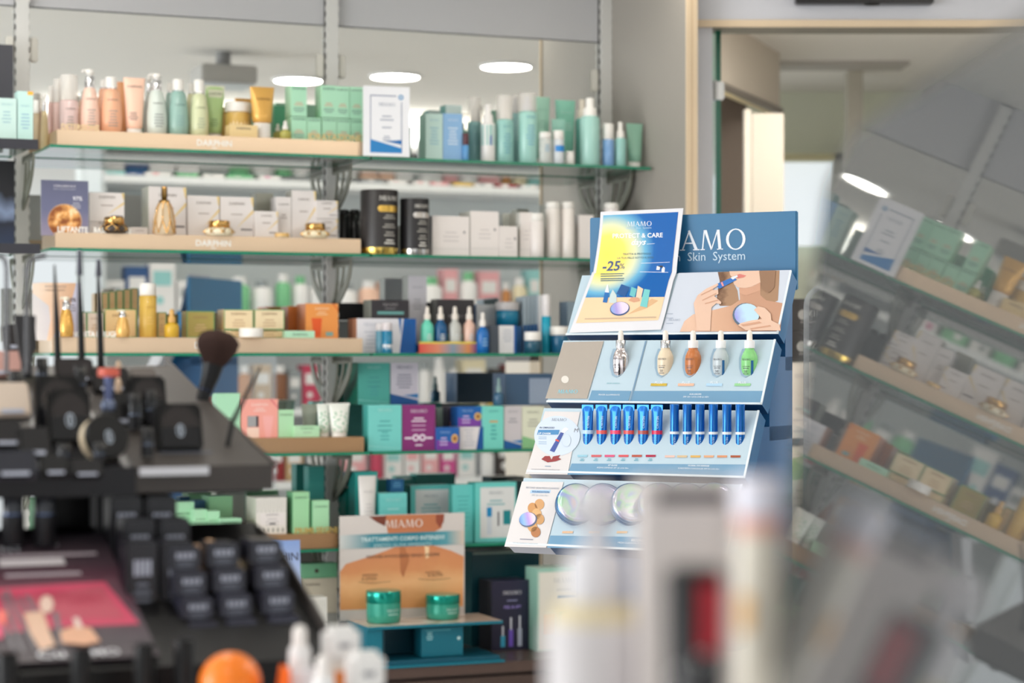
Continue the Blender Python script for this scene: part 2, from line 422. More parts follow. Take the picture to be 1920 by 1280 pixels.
# gold risers carrying the range
def riser(sh, px0, px1, label, m_, txt=None, txtpx=None):
    u0, z, Y = wall(px0, 600, 0.305); u1 = wall(px1, 600, 0.305)[0]; z0 = SHELF[sh]
    t = thing('display_riser', wp((u0 + u1) / 2, 0.305, z0), TH, label, 'riser', 'risers on the glass shelves'); h = (u1 - u0) / 2
    m = MB(); m.box(-h, h, 0, 0.20, 0.0, RISE, m_, 0.0015)
    if txt:
        c = wall(txtpx, 600, 0.305)[0] - (u0 + u1) / 2
        m.text(txt, c, 0.013, 0.098, mat((246, 244, 240), 0.4), 0, 2, None, True); m.lines(c, 0.009, .02, 1, .003, .003, mat((240, 236, 230), 0.4))
    m.build('body', t)
    return t
G = gold(); 
riser(1, 107, 680, 'gold riser on the top shelf under the pastel bottles', G, 'DARPHIN', 402)
riser(2, 104, 677, 'gold riser on the second shelf under the white and gold cartons', G, 'DARPHIN', 400)
riser(3, 98, 680, 'gold riser on the third shelf under the amber oils', G, 'DARPHIN', 398)
riser(4, 300, 683, 'bronze brown riser on the fourth shelf under the pink carton', mat((200, 160, 120), 0.25, 0.6))
riser(5, 300, 634, 'bronze brown riser on the lowest shelf under the green cartons', mat((190, 148, 108), 0.25, 0.6))
def standing_text(sh, px0, px1, s, rgb, label):
    u0 = wall(px0, 600, 0.30)[0]; u1 = wall(px1, 600, 0.30)[0]
    m = MB(); vs_, fs, W, H = text_geo(s, True); k = (u1 - u0) / W; kz = max(k, .0155 / H)
    mm = mat(rgb, 0.35)
    m.add([(x * k, -0.0015, z * kz) for x, z in vs_], fs, mm); m.add([(x * k, 0.0015, z * kz) for x, z in vs_], [f[::-1] for f in fs], mm)
    from collections import Counter
    ed = Counter(); 
    for f in fs:
        for i in range(len(f)): ed[frozenset((f[i], f[(i + 1) % len(f)]))] += 1
    for f in fs:
        for i in range(len(f)):
            a, b_ = f[i], f[(i + 1) % len(f)]
            if ed[frozenset((a, b_))] == 1:
                m.add([(vs_[a][0] * k, -.0015, vs_[a][1] * kz), (vs_[a][0] * k, .0015, vs_[a][1] * kz), (vs_[b_][0] * k, .0015, vs_[b_][1] * kz), (vs_[b_][0] * k, -.0015, vs_[b_][1] * kz)], [(0, 1, 2, 3)], mm)
    o = m.build('lettering_strip', None, wp((u0 + u1) / 2, 0.301, SHELF[sh] + RISE + 0.0005), (0, 0, TH))
    return tag(o, label, 'lettering')
standing_text(1, 115, 186, 'DETERSIONE', (232, 205, 160), 'small gold standing letters in front of the pink foam bottle on the top riser')
standing_text(1, 578, 678, 'IDRATAZIONE', (214, 190, 130), 'small gold standing letters in front of the mint cartons on the top riser')
standing_text(2, 108, 165, 'LIFTANTE', (250, 246, 238), 'small white standing letters under the purple leaflet with the amber sphere')
standing_text(2, 176, 246, 'RASSODANTE', (250, 246, 238), 'small white standing letters in front of the gold faceted jar')
standing_text(3, 110, 228, 'LUMINOSITA E RUGHE', (252, 250, 246), 'white standing letters in front of the gold pump bottles on the third riser')
standing_text(5, 553, 632, 'PRIMI SEGNI', (190, 160, 90), 'small gold standing letters in front of the tall green cartons on the lowest riser')
# ceiling lights, placed where the mirror shows them
lamp_m = mat((255, 250, 240), 0.5, emit=46.0)
lamp_dim = mat((255, 250, 240), 0.5, emit=9.0)
def ceiling_lamp(x, y, label, r=0.10, lm=None):
    t = thing('ceiling_light', (x, y, 2.80), 0, label, 'ceiling light', 'round ceiling lights')
    m = MB(); m.lathe([(r + 0.012, 0.0), (r + 0.012, -0.008), (r, -0.012)], mat((235, 235, 235), 0.4), cap=False, n=28); m.build('trim_ring', t)
    m = MB(); m.add([(r * cos(2 * pi * k / 28), -r * sin(2 * pi * k / 28), -0.009) for k in range(28)], [tuple(range(28))], lm or lamp_m); m.build('diffuser', t)
for px, py, q in ((558, 148, 'leftmost of the three seen in the mirror'), (740, 141, 'middle one of the three seen in the mirror'), (948, 122, 'rightmost of the three seen in the mirror')):
    Y = 1.2 * F / (HZ - py); X = (px - 960) / F * Y
    s = (X - WX) * NX + (Y - WY) * NY         # negative: behind the mirror
    ceiling_lamp(X - 2 * s * NX, Y - 2 * s * NY, 'round white ceiling light, ' + q)
for k, (x, y) in enumerate(((-1.5, 4.4), (-.95, 5.0), (-.6, 3.0), (-2.6, 3.0), (-3.0, 1.2), (-2.2, -1.0), (-.5, 1.0))):
    ceiling_lamp(x, y, 'round white ceiling light outside the view, over the shop floor')
for uu in (-.75, -.35, 1.35, 1.7):
    p_ = wp(uu, .62, 0); ceiling_lamp(p_.x, p_.y, 'round white ceiling light close above the mirror wall, out of the picture', lm=lamp_dim)
for x, y in ((1.0, 6.72), (1.5, 6.8), (2.35, 8.4), (2.4, 9.1)):  # lamps added out of view to brighten the rear room
    ceiling_lamp(x, y, 'unseen round light added to brighten the rear room behind the doorway', .17)
# ------------------------------------------------------------------ goods on the shelves
DARK = (70, 66, 70)
def deco_D(m, W, H, ink=(120, 108, 104), lines=2, top=0.86, seed=0, wd=0.5, yf=0.0):
    a = mat(ink, 0.5)
    m.text('DARPHIN', 0, H * top, W * wd, a, yf); 
    if lines: m.lines(0, H * (top - 0.22), W * 0.5, lines, 0.008, 0.0028, mat(tuple(min(255, c + 40) for c in ink), 0.5), yf, 1, seed)
def deco_M(m, W, H, ink=(110, 110, 118), top=0.84, lines=3, wd=0.55, seed=0, yf=0.0, l2=True):
    a = mat(ink, 0.45)
    m.text('@MIAMO', 0, H * top, W * wd, a, yf)
    if lines: m.lines(0, H * (top - 0.14), W * 0.6, lines, 0.009, 0.003, a, yf, 1, seed)
def wave(m, W, H, c1=(24, 92, 160), yf=0.0):
    a = mat(c1, 0.4); b = mat((40, 130, 196), 0.4)
    m.poly([(-W / 2, 0), (W / 2, 0), (W / 2, H * 0.10), (-W / 2, H * 0.26)], a, yf, 1)
    m.poly([(-W * 0.05, H * 0.22), (W / 2, H * 0.15), (W / 2, H * 0.26)], b, yf, 1)

def carton(px0, px1, top, sh, label, rgb, wf=0.25, dp=0.06, base=0.0, bot=None, side=None, deco=None, rough=0.35, group=None, cat='box', yaw=0.0, z0=None, name='cosmetic_carton'):
    """a folding carton: front px0..px1, top row, front face wf out from the mirror"""
    u0 = wall(px0, top, wf)[0]; u1 = wall(px1, top, wf)[0]; u = (u0 + u1) / 2; zt = wall((px0 + px1) / 2, top, wf)[1]
    zb = (z0 if z0 is not None else SHELF[sh] + base) if bot is None else wall((px0 + px1) / 2, bot, wf)[1]
    dp = min(dp, wf - 0.012); zb += .0005
    W = u1 - u0; H = zt - zb; m = MB(); body = mat(rgb, rough)
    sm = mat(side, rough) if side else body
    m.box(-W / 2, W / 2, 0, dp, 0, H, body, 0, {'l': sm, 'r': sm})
    # flap seams of the lid
    seam = mat(tuple(int(c * 0.8) for c in rgb), 0.5)
    m.add([(-W / 2, 0.0 + dp * .04, H + .0004), (W / 2, dp * .04, H + .0004), (W / 2, dp * .04 + .001, H + .0004), (-W / 2, dp * .04 + .001, H + .0004)], [(0, 1, 2, 3)], seam)
    if deco: deco(m, W, H)
    o = m.build(name, None, wp(u, wf, zb), (0, 0, TH + yaw))
    return tag(o, label, cat, group)
def arc_map(rf):
    def f(x, y, z):
        r = rf(z) - y; a = x / max(r, 1e-4); return (r * sin(a), -r * cos(a), z)
    return f
def prof_r(prof):
    def rf(z):
        for (r0, z0), (r1, z1) in zip(prof, prof[1:]):
            if z0 <= z <= z1 and z1 > z0: return r0 + (r1 - r0) * (z - z0) / (z1 - z0)
        return prof[-1][0]
    return rf
BOT = {}
def bottle(cx, wpx, top, sh, label, rgb, kind='cap', wf=0.22, base=0.0, split=None, cap=(238, 234, 228), deco=None, group=None, rough=0.25, trans=0.0, bot=None, z0=None, cat='bottle', turn=0.0, metal=0.0):
    u, zt, Y = wall(cx, top, wf); zb = .0005 + ((z0 if z0 is not None else SHELF[sh] + base) if bot is None else wall(cx, bot, wf)[1])
    r = wpx / 2 * Y / F * 0.985; H = zt - zb; zs = (wall(cx, split, wf)[1] - zb) if split else H * 0.75
    names = {'pump': 'pump_bottle', 'cap': 'bottle', 'foam': 'foam_bottle', 'dropper': 'dropper_bottle', 'jar': 'cream_jar', 'spray': 'spray_bottle', 'cyl': 'canister', 'plain': 'bottle', 'gem': 'cream_jar'}
    t = thing(names[kind], wp(u, wf, zb), TH + turn, label, cat, group)
    body = mat(rgb, rough, metal, 0.5, trans); cm = mat(cap, 0.35); silver = mat((206, 206, 208), 0.15, 1.0)
    if kind == 'pump':       # flask: widest low down, narrowing to a neck; collar; pump head with a spout
        p = [(r * .86, 0), (r * .93, H * .01), (r, zs * .25), (r * .97, zs * .45), (r * .78, zs * .80), (r * .62, zs * .95), (r * .5, zs)]
        m = MB(); m.lathe(p, body); m.map = arc_map(prof_r(p))
        if deco: deco(m, 2 * r, zs)
        m.build('body', t)
        m = MB(); m.lathe([(r * .5, zs), (r * .5, zs + (H - zs) * .55), (r * .44, zs + (H - zs) * .6)], silver); m.build('collar', t)
        m = MB(); h0 = zs + (H - zs) * .6; m.lathe([(r * .26, h0), (r * .26, h0 + (H - h0) * .3), (r * .44, h0 + (H - h0) * .35), (r * .42, H - .002), (r * .3, H)], cm)
        m.tube([(0, 0, h0 + (H - h0) * .75), (-r * .6, -r * .1, h0 + (H - h0) * .78), (-r * .85, -r * .14, h0 + (H - h0) * .55)], [r * .16, r * .14, r * .12], cm); o_ = m.build('pump', t)
        m = MB(); m.lathe([(r * .30, h0), (r * .30, h0 + .002)], silver); m.build('pump_ring', o_)
    elif kind in ('cap', 'foam', 'spray'):
        if kind == 'cap': p = [(r * .88, 0), (r * .96, H * .01), (r, zs * .3), (r * .93, zs * .6), (r * .74, zs * .92), (r * .6, zs * .98), (r * .5, zs)]
        else: p = [(r * .94, 0), (r, H * .012), (r, zs * .93), (r * .9, zs * .985), (r * .7, zs)]
        m = MB(); m.lathe(p, body); m.map = arc_map(prof_r(p))
        if deco: deco(m, 2 * r, zs)
        m.build('body', t)
        if kind == 'cap':
            m = MB(); m.lathe([(r * .52, zs), (r * .52, zs + .004)], silver); m.build('collar', t)
            m = MB(); m.lathe([(r * .54, zs + .004), (r * .52, H - .003), (r * .46, H)], cm); m.build('cap', t)
        elif kind == 'foam':     # pump under a clear over cap
            m = MB(); m.lathe([(r * .55, zs), (r * .5, zs + (H - zs) * .4), (r * .3, zs + (H - zs) * .45), (r * .34, zs + (H - zs) * .8), (r * .3, zs + (H - zs) * .85)], cm); m.build('pump', t)
            m = MB(); m.lathe([(r * .96, zs - .001), (r * .93, H - .006), (r * .86, H)], mat((240, 236, 232), 0.12, 0, .5, 0.55)); m.build('over_cap', t)
        else:
            m = MB(); m.lathe([(r * .7, zs), (r * .66, zs + (H - zs) * .4), (r * .42, zs + (H - zs) * .5), (r * .42, H - .003), (r * .36, H)], cm); m.build('spray_head', t)
    elif kind == 'plain':
        p = [(r * .95, 0), (r, H * .01), (r, zs - .001), (r * .9, zs)]
        m = MB(); m.lathe(p, body); m.map = arc_map(prof_r(p))
        if deco: deco(m, 2 * r, zs)
        m.build('body', t)
        m = MB(); m.lathe([(r * .9, zs), (r * .97, zs + .001), (r * .95, H - .003), (r * .86, H)], cm); m.build('cap', t)
    elif kind == 'dropper':
        p = [(r * .9, 0), (r, H * .015), (r, zs * .72), (r * .9, zs * .84), (r * .45, zs * .96), (r * .42, zs)]
        m = MB(); m.lathe(p, body); m.map = arc_map(prof_r(p))
        if deco: deco(m, 2 * r, zs)
        m.build('body', t)
        h1 = zs + (H - zs) * .42
        m = MB(); m.lathe([(r * .52, zs), (r * .52, h1 - .001), (r * .46, h1)], cm); o_ = m.build('collar', t)
        m = MB(); m.lathe([(r * .34, h1), (r * .32, h1 + (H - h1) * .5), (r * .30, H - r * .2), (r * .2, H - r * .06), (r * .05, H)], cm); m.build('bulb', o_)
    elif kind == 'jar':
        p = [(r * .84, 0), (r * .95, H * .02), (r * .96, zs * .9), (r * .88, zs)]
        m = MB(); m.lathe(p, body, n=28); m.map = arc_map(prof_r(p))
        if deco: deco(m, 2 * r, zs)
        m.build('body', t)
        m = MB(); m.lathe([(r * .97, zs), (r, zs + .002), (r, H - .003), (r * .94, H)], cm, n=28); m.build('lid', t)
    elif kind == 'gem':       # squat jar held in a faceted metal cage
        m = MB(); m.lathe([(r * .62, 0), (r * .8, zs * .1), (r * .95, zs * .5), (r * .8, zs * .9), (r * .6, zs)], body, n=24); m.build('body', t)
        g = mat((214, 170, 104), 0.15, 1.0); m = MB()
        for k in range(8):
            a = 2 * pi * k / 8; b = a + pi / 8; c2 = a - pi / 8; q = lambda an, rr, z: (rr * cos(an), rr * sin(an), z)
            for e in (b, c2):
                m.tube([q(a, r * .98, zs * .5), q(e, r * .70, zs * 1.0)], r * .045, g, 5); m.tube([q(a, r * .98, zs * .5), q(e, r * .72, .001 + r * .04)], r * .045, g, 5)
        m.build('cage', t)
        m = MB(); m.lathe([(r * .60, zs), (r * .66, zs + .001), (r * .66, H - .002), (r * .6, H)], g, n=24); m.build('lid', t)
    elif kind == 'cyl':
        p = [(r, 0), (r, zs)]
        m = MB(); m.lathe([(r * .99, 0), (r, .001), (r, H * .1)], mat(cap, 0.2, 1.0), n=36); m.build('base_ring', t)
        p = [(r, H * .1), (r, H - .004), (r * .97, H)]
        m = MB(); m.lathe(p, body, n=36); m.map = arc_map(prof_r(p))
        if deco: deco(m, 2 * r, H)
        m.build('body', t)
    return t
def tube_(px0, px1, top, sh, label, rgb, wf=0.24, base=0.0, capsplit=None, cap=(238, 234, 228), deco=None, group=None, rough=0.3, bot=None, trans=0.0, crimp=None, lean=0.0, metal=0.0, cat='tube'):
    """squeeze tube standing on its cap: flat crimped end up"""
    u0 = wall(px0, top, wf)[0]; u1 = wall(px1, top, wf)[0]; zt = wall((px0 + px1) / 2, top, wf)[1]
    zb = .0005 + (SHELF[sh] + base if bot is None else wall((px0 + px1) / 2, bot, wf)[1]); W = u1 - u0; H = zt - zb
    zc = H * 0.12 if capsplit is None else wall((px0 + px1) / 2, capsplit, wf)[1] - zb
    t = thing('squeeze_tube', wp((u0 + u1) / 2, wf - W * .2, zb), 0, label, cat, group, rot=(0, lean, TH))
    body = mat(rgb, rough, metal, 0.5, trans); rings = []
    n = 20
    for s in (0, .03, .25, .5, .75, .93, 1.0):
        z = zc + (H - zc) * s; rx = W / 2 * (.74 + .26 * s ** 0.9); ry = W / 2 * .7 * (1 - s) ** .7 + .0012
        if s == 0: rx *= .8; ry *= .8
        rings.append([(rx * cos(2 * pi * k / n), ry * sin(2 * pi * k / n), z) for k in range(n)])
    m = MB(); m.loft(rings, body)
    def mp(x, y, z):
        s = min(max((z - zc) / (H - zc), 0), 1); rx = W / 2 * (.74 + .26 * s ** .9); ry = W / 2 * .7 * (1 - s) ** .7 + .0012
        return (x, -ry * sqrt(max(0, 1 - (x / rx) ** 2)) + y, z)
    m.map = mp
    if deco: deco(m, W, H)
    m.map = None
    m.build('body', t)
    if crimp:
        m = MB(); m.box(-W / 2 * .99, W / 2 * .99, -.0022, .0022, H - (H - zc) * .07, H + .0005, mat(crimp, .35)); m.build('crimp', t)
    m = MB(); r = W / 2 * .70; m.lathe([(r, 0), (r, zc - .002), (r * .94, zc)], mat(cap, .35), sy=.75); m.build('cap', t)
    return t
def sheet(px0, px1, top, bot, wf, label, front, deco=None, name='leaflet', cat='leaflet', yaw=0.0, back=(225, 225, 225), thick=0.003, lean=0.0):
    u0, _, _ = wall(px0, top, wf); u1 = wall(px1, top, wf)[0]; c = (px0 + px1) / 2
    zt = wall(c, top, wf)[1]; zb = wall(c, bot, wf)[1]; W = u1 - u0; H = zt - zb
    m = MB(); m.box(-W / 2, W / 2, 0, thick, 0, H, mat(back, .5), 0, {'f': front})
    if deco: deco(m, W, H)
    o = m.build(name, None, wp((u0 + u1) / 2, wf, zb), (lean, 0, TH + yaw))
    return tag(o, label, cat)
D = deco_D; Mi = deco_M
R = RISE
def dD(**k): return lambda m, W, H: deco_D(m, W, H, **k)
def dM(**k): return lambda m, W, H: deco_M(m, W, H, **k)

# ---- far left bay
carton(-6, 31, 184, 1, 'pale mint carton at the far left, the shorter of two', (196, 222, 216), 0.33, .05, deco=dM(ink=(150, 186, 196), lines=4))
carton(33, 62, 171, 1, 'tall pale mint carton with an orange corner at the far left', (190, 222, 216), 0.33, .05, deco=lambda m, W, H: (deco_M(m, W, H, ink=(140, 178, 200), lines=5, top=.7), m.rect(W * .15, W * .5, H * .93, H, mat((246, 178, 60), .4))))
sheet(-60, 25, 82, 265, 0.10, 'black poster hanging at the far left above the mint cartons', mat((58, 58, 66), .4), None, 'poster', 'poster')
sheet(-60, 27, 300, 462, 0.10, 'dark blue poster with pale smoke at the far left above the black edged shelf', ramp_mat('smoke_print', (0, 0, 1), [(.0, (60, 80, 120)), (.5, (40, 44, 62)), (.62, (150, 165, 200)), (.8, (26, 26, 34)), (1, (20, 20, 26))], .4, scale=.27, noise=.5, nscale=8), None, 'poster', 'poster')

# ---- top shelf, pastel range on the gold riser
g1 = 'pastel bottles and tubes on the top riser'
bottle(69, 13, 188, 1, 'slim clear bottle with white cap at the left end of the top shelf', (222, 206, 176), 'plain', .15, split=212, trans=.5, group=g1)
bottle(83, 16, 177, 1, 'small clear pump bottle left of the pink foam bottles', (226, 210, 170), 'pump', .18, split=208, trans=.45, group=g1)
bottle(97, 15, 162, 1, 'pink foam bottle at the back of the row of three, leftmost', (222, 184, 176), 'foam', .11, R, split=192, group=g1)
bottle(109, 19, 148, 1, 'pink foam bottle in the middle of the row of three', (224, 190, 182), 'foam', .17, R, split=192, group=g1)
bottle(129, 36, 141, 1, 'large dusty pink foam bottle with a clear cap, nearest of the three', (226, 198, 194), 'foam', .24, R, split=188, group=g1, deco=dD(top=.68, lines=4))
bottle(168, 38, 130, 1, 'peach pink pump bottle with silver collar beside the pink foam bottle', (246, 208, 190), 'pump', .24, R, split=165, group=g1, deco=dD(top=.72, lines=6, wd=.52))
bottle(194, 24, 150, 1, 'orange bottle with ivory cap half hidden behind the apricot bottle', (238, 176, 140), 'cap', .14, R, split=166, group=g1)
bottle(208, 43, 145, 1, 'apricot orange bottle with ivory cap between two peach ones', (240, 182, 148), 'cap', .235, R, split=167, group=g1, deco=dD(top=.72, lines=6))
tube_(219, 243, 153, 1, 'deep orange tube standing behind the peach tube', (242, 172, 120), .13, R, group=g1)
tube_(233, 274, 145, 1, 'peach tube standing on its cap, crimped end up, on the top riser', (252, 208, 184), .25, R, 241, group=g1, deco=lambda m, W, H: (m.text('DARPHIN', 0, H * .82, W * .66, mat((110, 92, 90), .5)), m.lines(-W * .1, H * .38, W * .5, 4, .006, .0025, mat((120, 100, 100), .5))))
bottle(279, 20, 145, 1, 'grey pump bottle hidden behind the clear grey pump bottle', (186, 192, 186), 'pump', .13, R, split=172, group=g1)
bottle(294, 40, 138, 1, 'clear grey pump bottle with silver collar on the top riser', (208, 216, 208), 'pump', .24, R, split=170, group=g1, deco=dD(top=.68, lines=5, ink=(90, 96, 96)))
bottle(319, 22, 156, 1, 'grey green bottle hidden behind the sage green one', (150, 180, 170), 'cap', .14, R, split=174, group=g1)
bottle(334, 40, 149, 1, 'sage green bottle with ivory cap on the top riser', (150, 184, 174), 'cap', .24, R, split=171, group=g1, deco=dD(top=.66, lines=4, ink=(92, 128, 124)))
bottle(358, 20, 156, 1, 'straw yellow bottle hidden behind the pale yellow green one', (210, 208, 164), 'cap', .14, R, split=176, group=g1)
bottle(373, 38, 150, 1, 'pale yellow green bottle with ivory cap beside the lime tube', (212, 216, 176), 'cap', .24, R, split=176, group=g1, deco=dD(top=.64, lines=4, ink=(120, 130, 104)))
tube_(386, 423, 160, 1, 'lime green tube with clear crimped end on the top riser', (186, 216, 150), .19, R, group=g1, crimp=(226, 230, 206), deco=lambda m, W, H: (m.rect(-W * .47, W * .47, H * .78, H * .93, mat((224, 228, 200), .4), 0, 1), m.text('DARPHIN', 0, H * .83, W * .66, mat((120, 128, 100), .5), 0, 2), m.lines(-W * .1, H * .38, W * .5, 4, .006, .0025, mat((120, 150, 100), .5))))
bottle(446, 51, 193, 1, 'amber glass jar with white lid behind the small gold carton', (228, 190, 104), 'jar', .20, R, split=211, trans=.2, group=g1, cat='jar', deco=lambda m, W, H: m.rect(-W * .45, W * .45, H * .5, H * .95, mat((236, 214, 170), .4)))
carton(431, 483, 234, 1, 'small gold beige carton in front of the amber jar', (232, 204, 148), .285, .05, R, deco=dD(top=.62, lines=0))
tube_(442, 476, 184, 1, 'gold tube leaning behind the standing gold tube', (214, 162, 84), .13, R, group=g1, metal=.3)
tube_(471, 517, 162, 1, 'gold tube with white cap, crimped end up, beside the mint cartons', (226, 174, 90), .265, R, 230, group=g1, metal=.25, deco=lambda m, W, H: m.text('DARPHIN', 0, H * .74, W * .56, mat((150, 112, 60), .5)))
carton(514, 541, 199, 1, 'dark green carton at the back, left of the mint cartons', (76, 160, 120), .08, .05, R)
bottle(521, 18, 232, 1, 'tiny olive oil bottle with ivory stopper, behind its twin', (214, 206, 120), 'dropper', .2, R, split=246, trans=.3, group=g1)
bottle(535, 22, 226, 1, 'tiny olive oil bottle with round ivory stopper, the front one of two', (206, 200, 110), 'dropper', .26, R, split=243, trans=.3, group=g1)
mint = (172, 224, 192)
gm = 'mint cartons in two rows on the top riser'
dm = lambda m, W, H: (m.text('DARPHIN', 0, H * .86, W * .82, mat((104, 130, 120), .5)), m.lines(0, H * .45, W * .7, 2, .006, .0025, mat((214, 164, 140), .5)), m.lines(0, H * .28, W * .8, 3, .005, .002, mat((120, 150, 140), .5), 0, 1, 3))
w_ = .26
zt_ = wall(560, 218, w_)[1]
for k, (a, b, t_) in enumerate(((546, 575, 219), (576, 602, 221), (604, 631, 221), (632, 657, 223), (658, 682, 224))):
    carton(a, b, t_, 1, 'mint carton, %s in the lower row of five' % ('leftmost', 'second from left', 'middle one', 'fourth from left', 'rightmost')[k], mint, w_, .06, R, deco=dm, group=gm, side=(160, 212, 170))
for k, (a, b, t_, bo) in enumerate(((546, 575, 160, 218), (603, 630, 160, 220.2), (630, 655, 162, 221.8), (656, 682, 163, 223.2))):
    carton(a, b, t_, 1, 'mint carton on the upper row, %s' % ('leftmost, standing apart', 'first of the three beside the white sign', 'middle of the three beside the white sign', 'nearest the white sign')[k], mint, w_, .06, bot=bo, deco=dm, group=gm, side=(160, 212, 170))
def sign_wave(m, W, H):
    b = mat((46, 78, 128), .4); g = mat((150, 158, 176), .5)
    x0, x1, z0, z1 = -W * .36, W * .33, H * .05, H * .86
    m.rect(x0, x1 - W * .12, z1, z1 + .0022, b); m.rect(x0, x0 + .0018, z0, z1, b); m.rect(x1 - .0018, x1, z0, z1 - H * .08, b)
    m.disc(x1 - W * .02, z1 - H * .01, W * .055, W * .055, mat((58, 136, 190), .4)); m.disc(x1 - W * .02, z1 - H * .01, W * .03, W * .03, mat((214, 228, 240), .4), 0, 2)
    m.text('@MIAMO', 0, H * .72, W * .36, g); m.lines(0, H * .58, W * .34, 2, .010, .003, g); m.lines(0, H * .42, W * .3, 1, .010, .003, g); m.lines(0, H * .29, W * .2, 3, .006, .0025, g)
    m.poly([(x0, z0), (x1, z0), (x1, z0 + H * .07), (x0, z0 + H * .19)], mat((28, 128, 196), .4), 0, 2)
    m.poly([(-W * .04, z0 + H * .165), (x1, z0 + H * .12), (x1, z0 + H * .19)], mat((34, 108, 176), .4), 0, 2)
sheet(683, 767, 162, 293, .335, 'white framed sign with a blue wave standing at the front of the top shelf', mat((240, 240, 244), .35), sign_wave, 'counter_sign', 'sign', -.08, thick=.012)

# ---- top shelf, aqua range
g2 = 'aqua bottles and tubes on the top shelf'
aq = (152, 200, 192)
for k, (w0, dd) in enumerate(((.285, .055), (.225, .055), (.165, .055))):
    carton(798, 830, 213 + (0, 3, 6)[k], 1, 'pale aqua carton, %s of three standing one behind another' % ('front one', 'middle one', 'rear one')[k], (188, 216, 208), w0, dd, deco=dM(ink=(128, 178, 196), lines=6) if k == 0 else None, side=(158, 196, 184), group='pale aqua cartons one behind another')
carton(831, 867, 213, 1, 'sky blue carton beside the pale aqua carton', (138, 182, 224), .285, .055, deco=dM(ink=(226, 236, 246), lines=6))
carton(836, 866, 197, 1, 'white and teal carton at the back behind the sky blue carton', (214, 232, 230), .10, .05, side=(70, 150, 146))
bottle(873, 12, 250, 1, 'slim vial with dark cap and blue label beside the sky blue carton', (96, 156, 208), 'plain', .29, split=272, cap=(92, 48, 56), group=g2)
bottle(889, 26, 183, 1, 'grey teal bottle with clear cap, left end of the aqua bottles', (140, 184, 182), 'foam', .2, split=228, group=g2, deco=dM(ink=(110, 156, 160), lines=4))
bottle(915, 28, 196, 1, 'bottle teal above and white below with a blue mark', (236, 232, 228), 'spray', .27, split=230, cap=(238, 234, 230), group=g2, deco=lambda m, W, H: (m.rect(-W * .8, W * .8, H * .42, H * .93, mat((140, 196, 188), .3)), m.rect(-.002, .003, H * .42, H * .66, mat((20, 96, 176), .3), 0, 2)))
bottle(946, 34, 179, 1, 'aqua bottle with white pump under a clear cap, printed in blue', aq, 'foam', .27, split=224, group=g2, deco=dM(ink=(90, 150, 170), lines=7, top=.8))
bottle(966, 20, 178, 1, 'dark capped teal bottle half hidden between two aqua ones', (130, 172, 172), 'foam', .15, split=212, cap=(150, 150, 160), group=g2)
bottle(989, 37, 175, 1, 'tallest aqua bottle, with grey rimmed clear cap', (164, 210, 200), 'foam', .275, split=209, cap=(210, 212, 220), group=g2, deco=dM(ink=(100, 160, 190), lines=7, top=.86))
tube_(1001, 1034, 181, 1, 'sage aqua tube behind the little clear bottles', (160, 206, 186), .2, 0, group=g2, deco=dM(ink=(130, 176, 160), lines=3, top=.8))
tube_(1044, 1082, 187, 1, 'brighter aqua tube standing behind, right of the sage tube', (138, 204, 182), .18, 0, group=g2, deco=dM(ink=(190, 224, 214), lines=3, top=.8))
tube_(1036, 1063, 223, 1, 'short aqua tube in front of the brighter aqua tube', (160, 212, 196), .235, 0, group=g2, deco=dM(ink=(120, 180, 170), lines=2, top=.8))
bottle(1022, 24, 248, 1, 'little clear bottle with pale label at the shelf front', (228, 230, 226), 'plain', .295, split=260, trans=.3, group=g2, deco=lambda m, W, H: m.lines(0, H * .75, W * .6, 4, .006, .003, mat((150, 180, 200), .4)))
bottle(1047, 22, 245, 1, 'little clear bottle with a bright blue band at the shelf front', (228, 232, 236), 'plain', .298, split=262, trans=.2, group=g2, deco=lambda m, W, H: m.rect(-W * .5, W * .5, H * .5, H * .75, mat((36, 132, 206), .3)))
bottle(1068, 18, 284, 1, 'short white stub bottle at the shelf front', (238, 234, 228), 'plain', .29, split=290, group=g2)
bottle(1091, 26, 187, 1, 'deep teal bottle hidden behind the big aqua pump bottle', (112, 176, 164), 'spray', .17, split=222, cap=(232, 222, 206), group=g2)
bottle(1106, 38, 184, 1, 'big aqua bottle with white pump cap in front of the last upright', (168, 212, 202), 'spray', .28, split=218, group=g2, cap=(242, 238, 232))
bottle(1140, 23, 232, 1, 'small blue bottle with ivory cap near the side wall', (124, 164, 210), 'plain', .285, split=262, group=g2)
bottle(1163, 23, 229, 1, 'small aqua pump bottle between the blue bottle and the last tube', (150, 198, 190), 'spray', .285, split=259, group=g2)
tube_(1177, 1208, 231, 1, 'small green tube at the right end of the top shelf', (146, 192, 170), .27, 0, 303, group=g2)

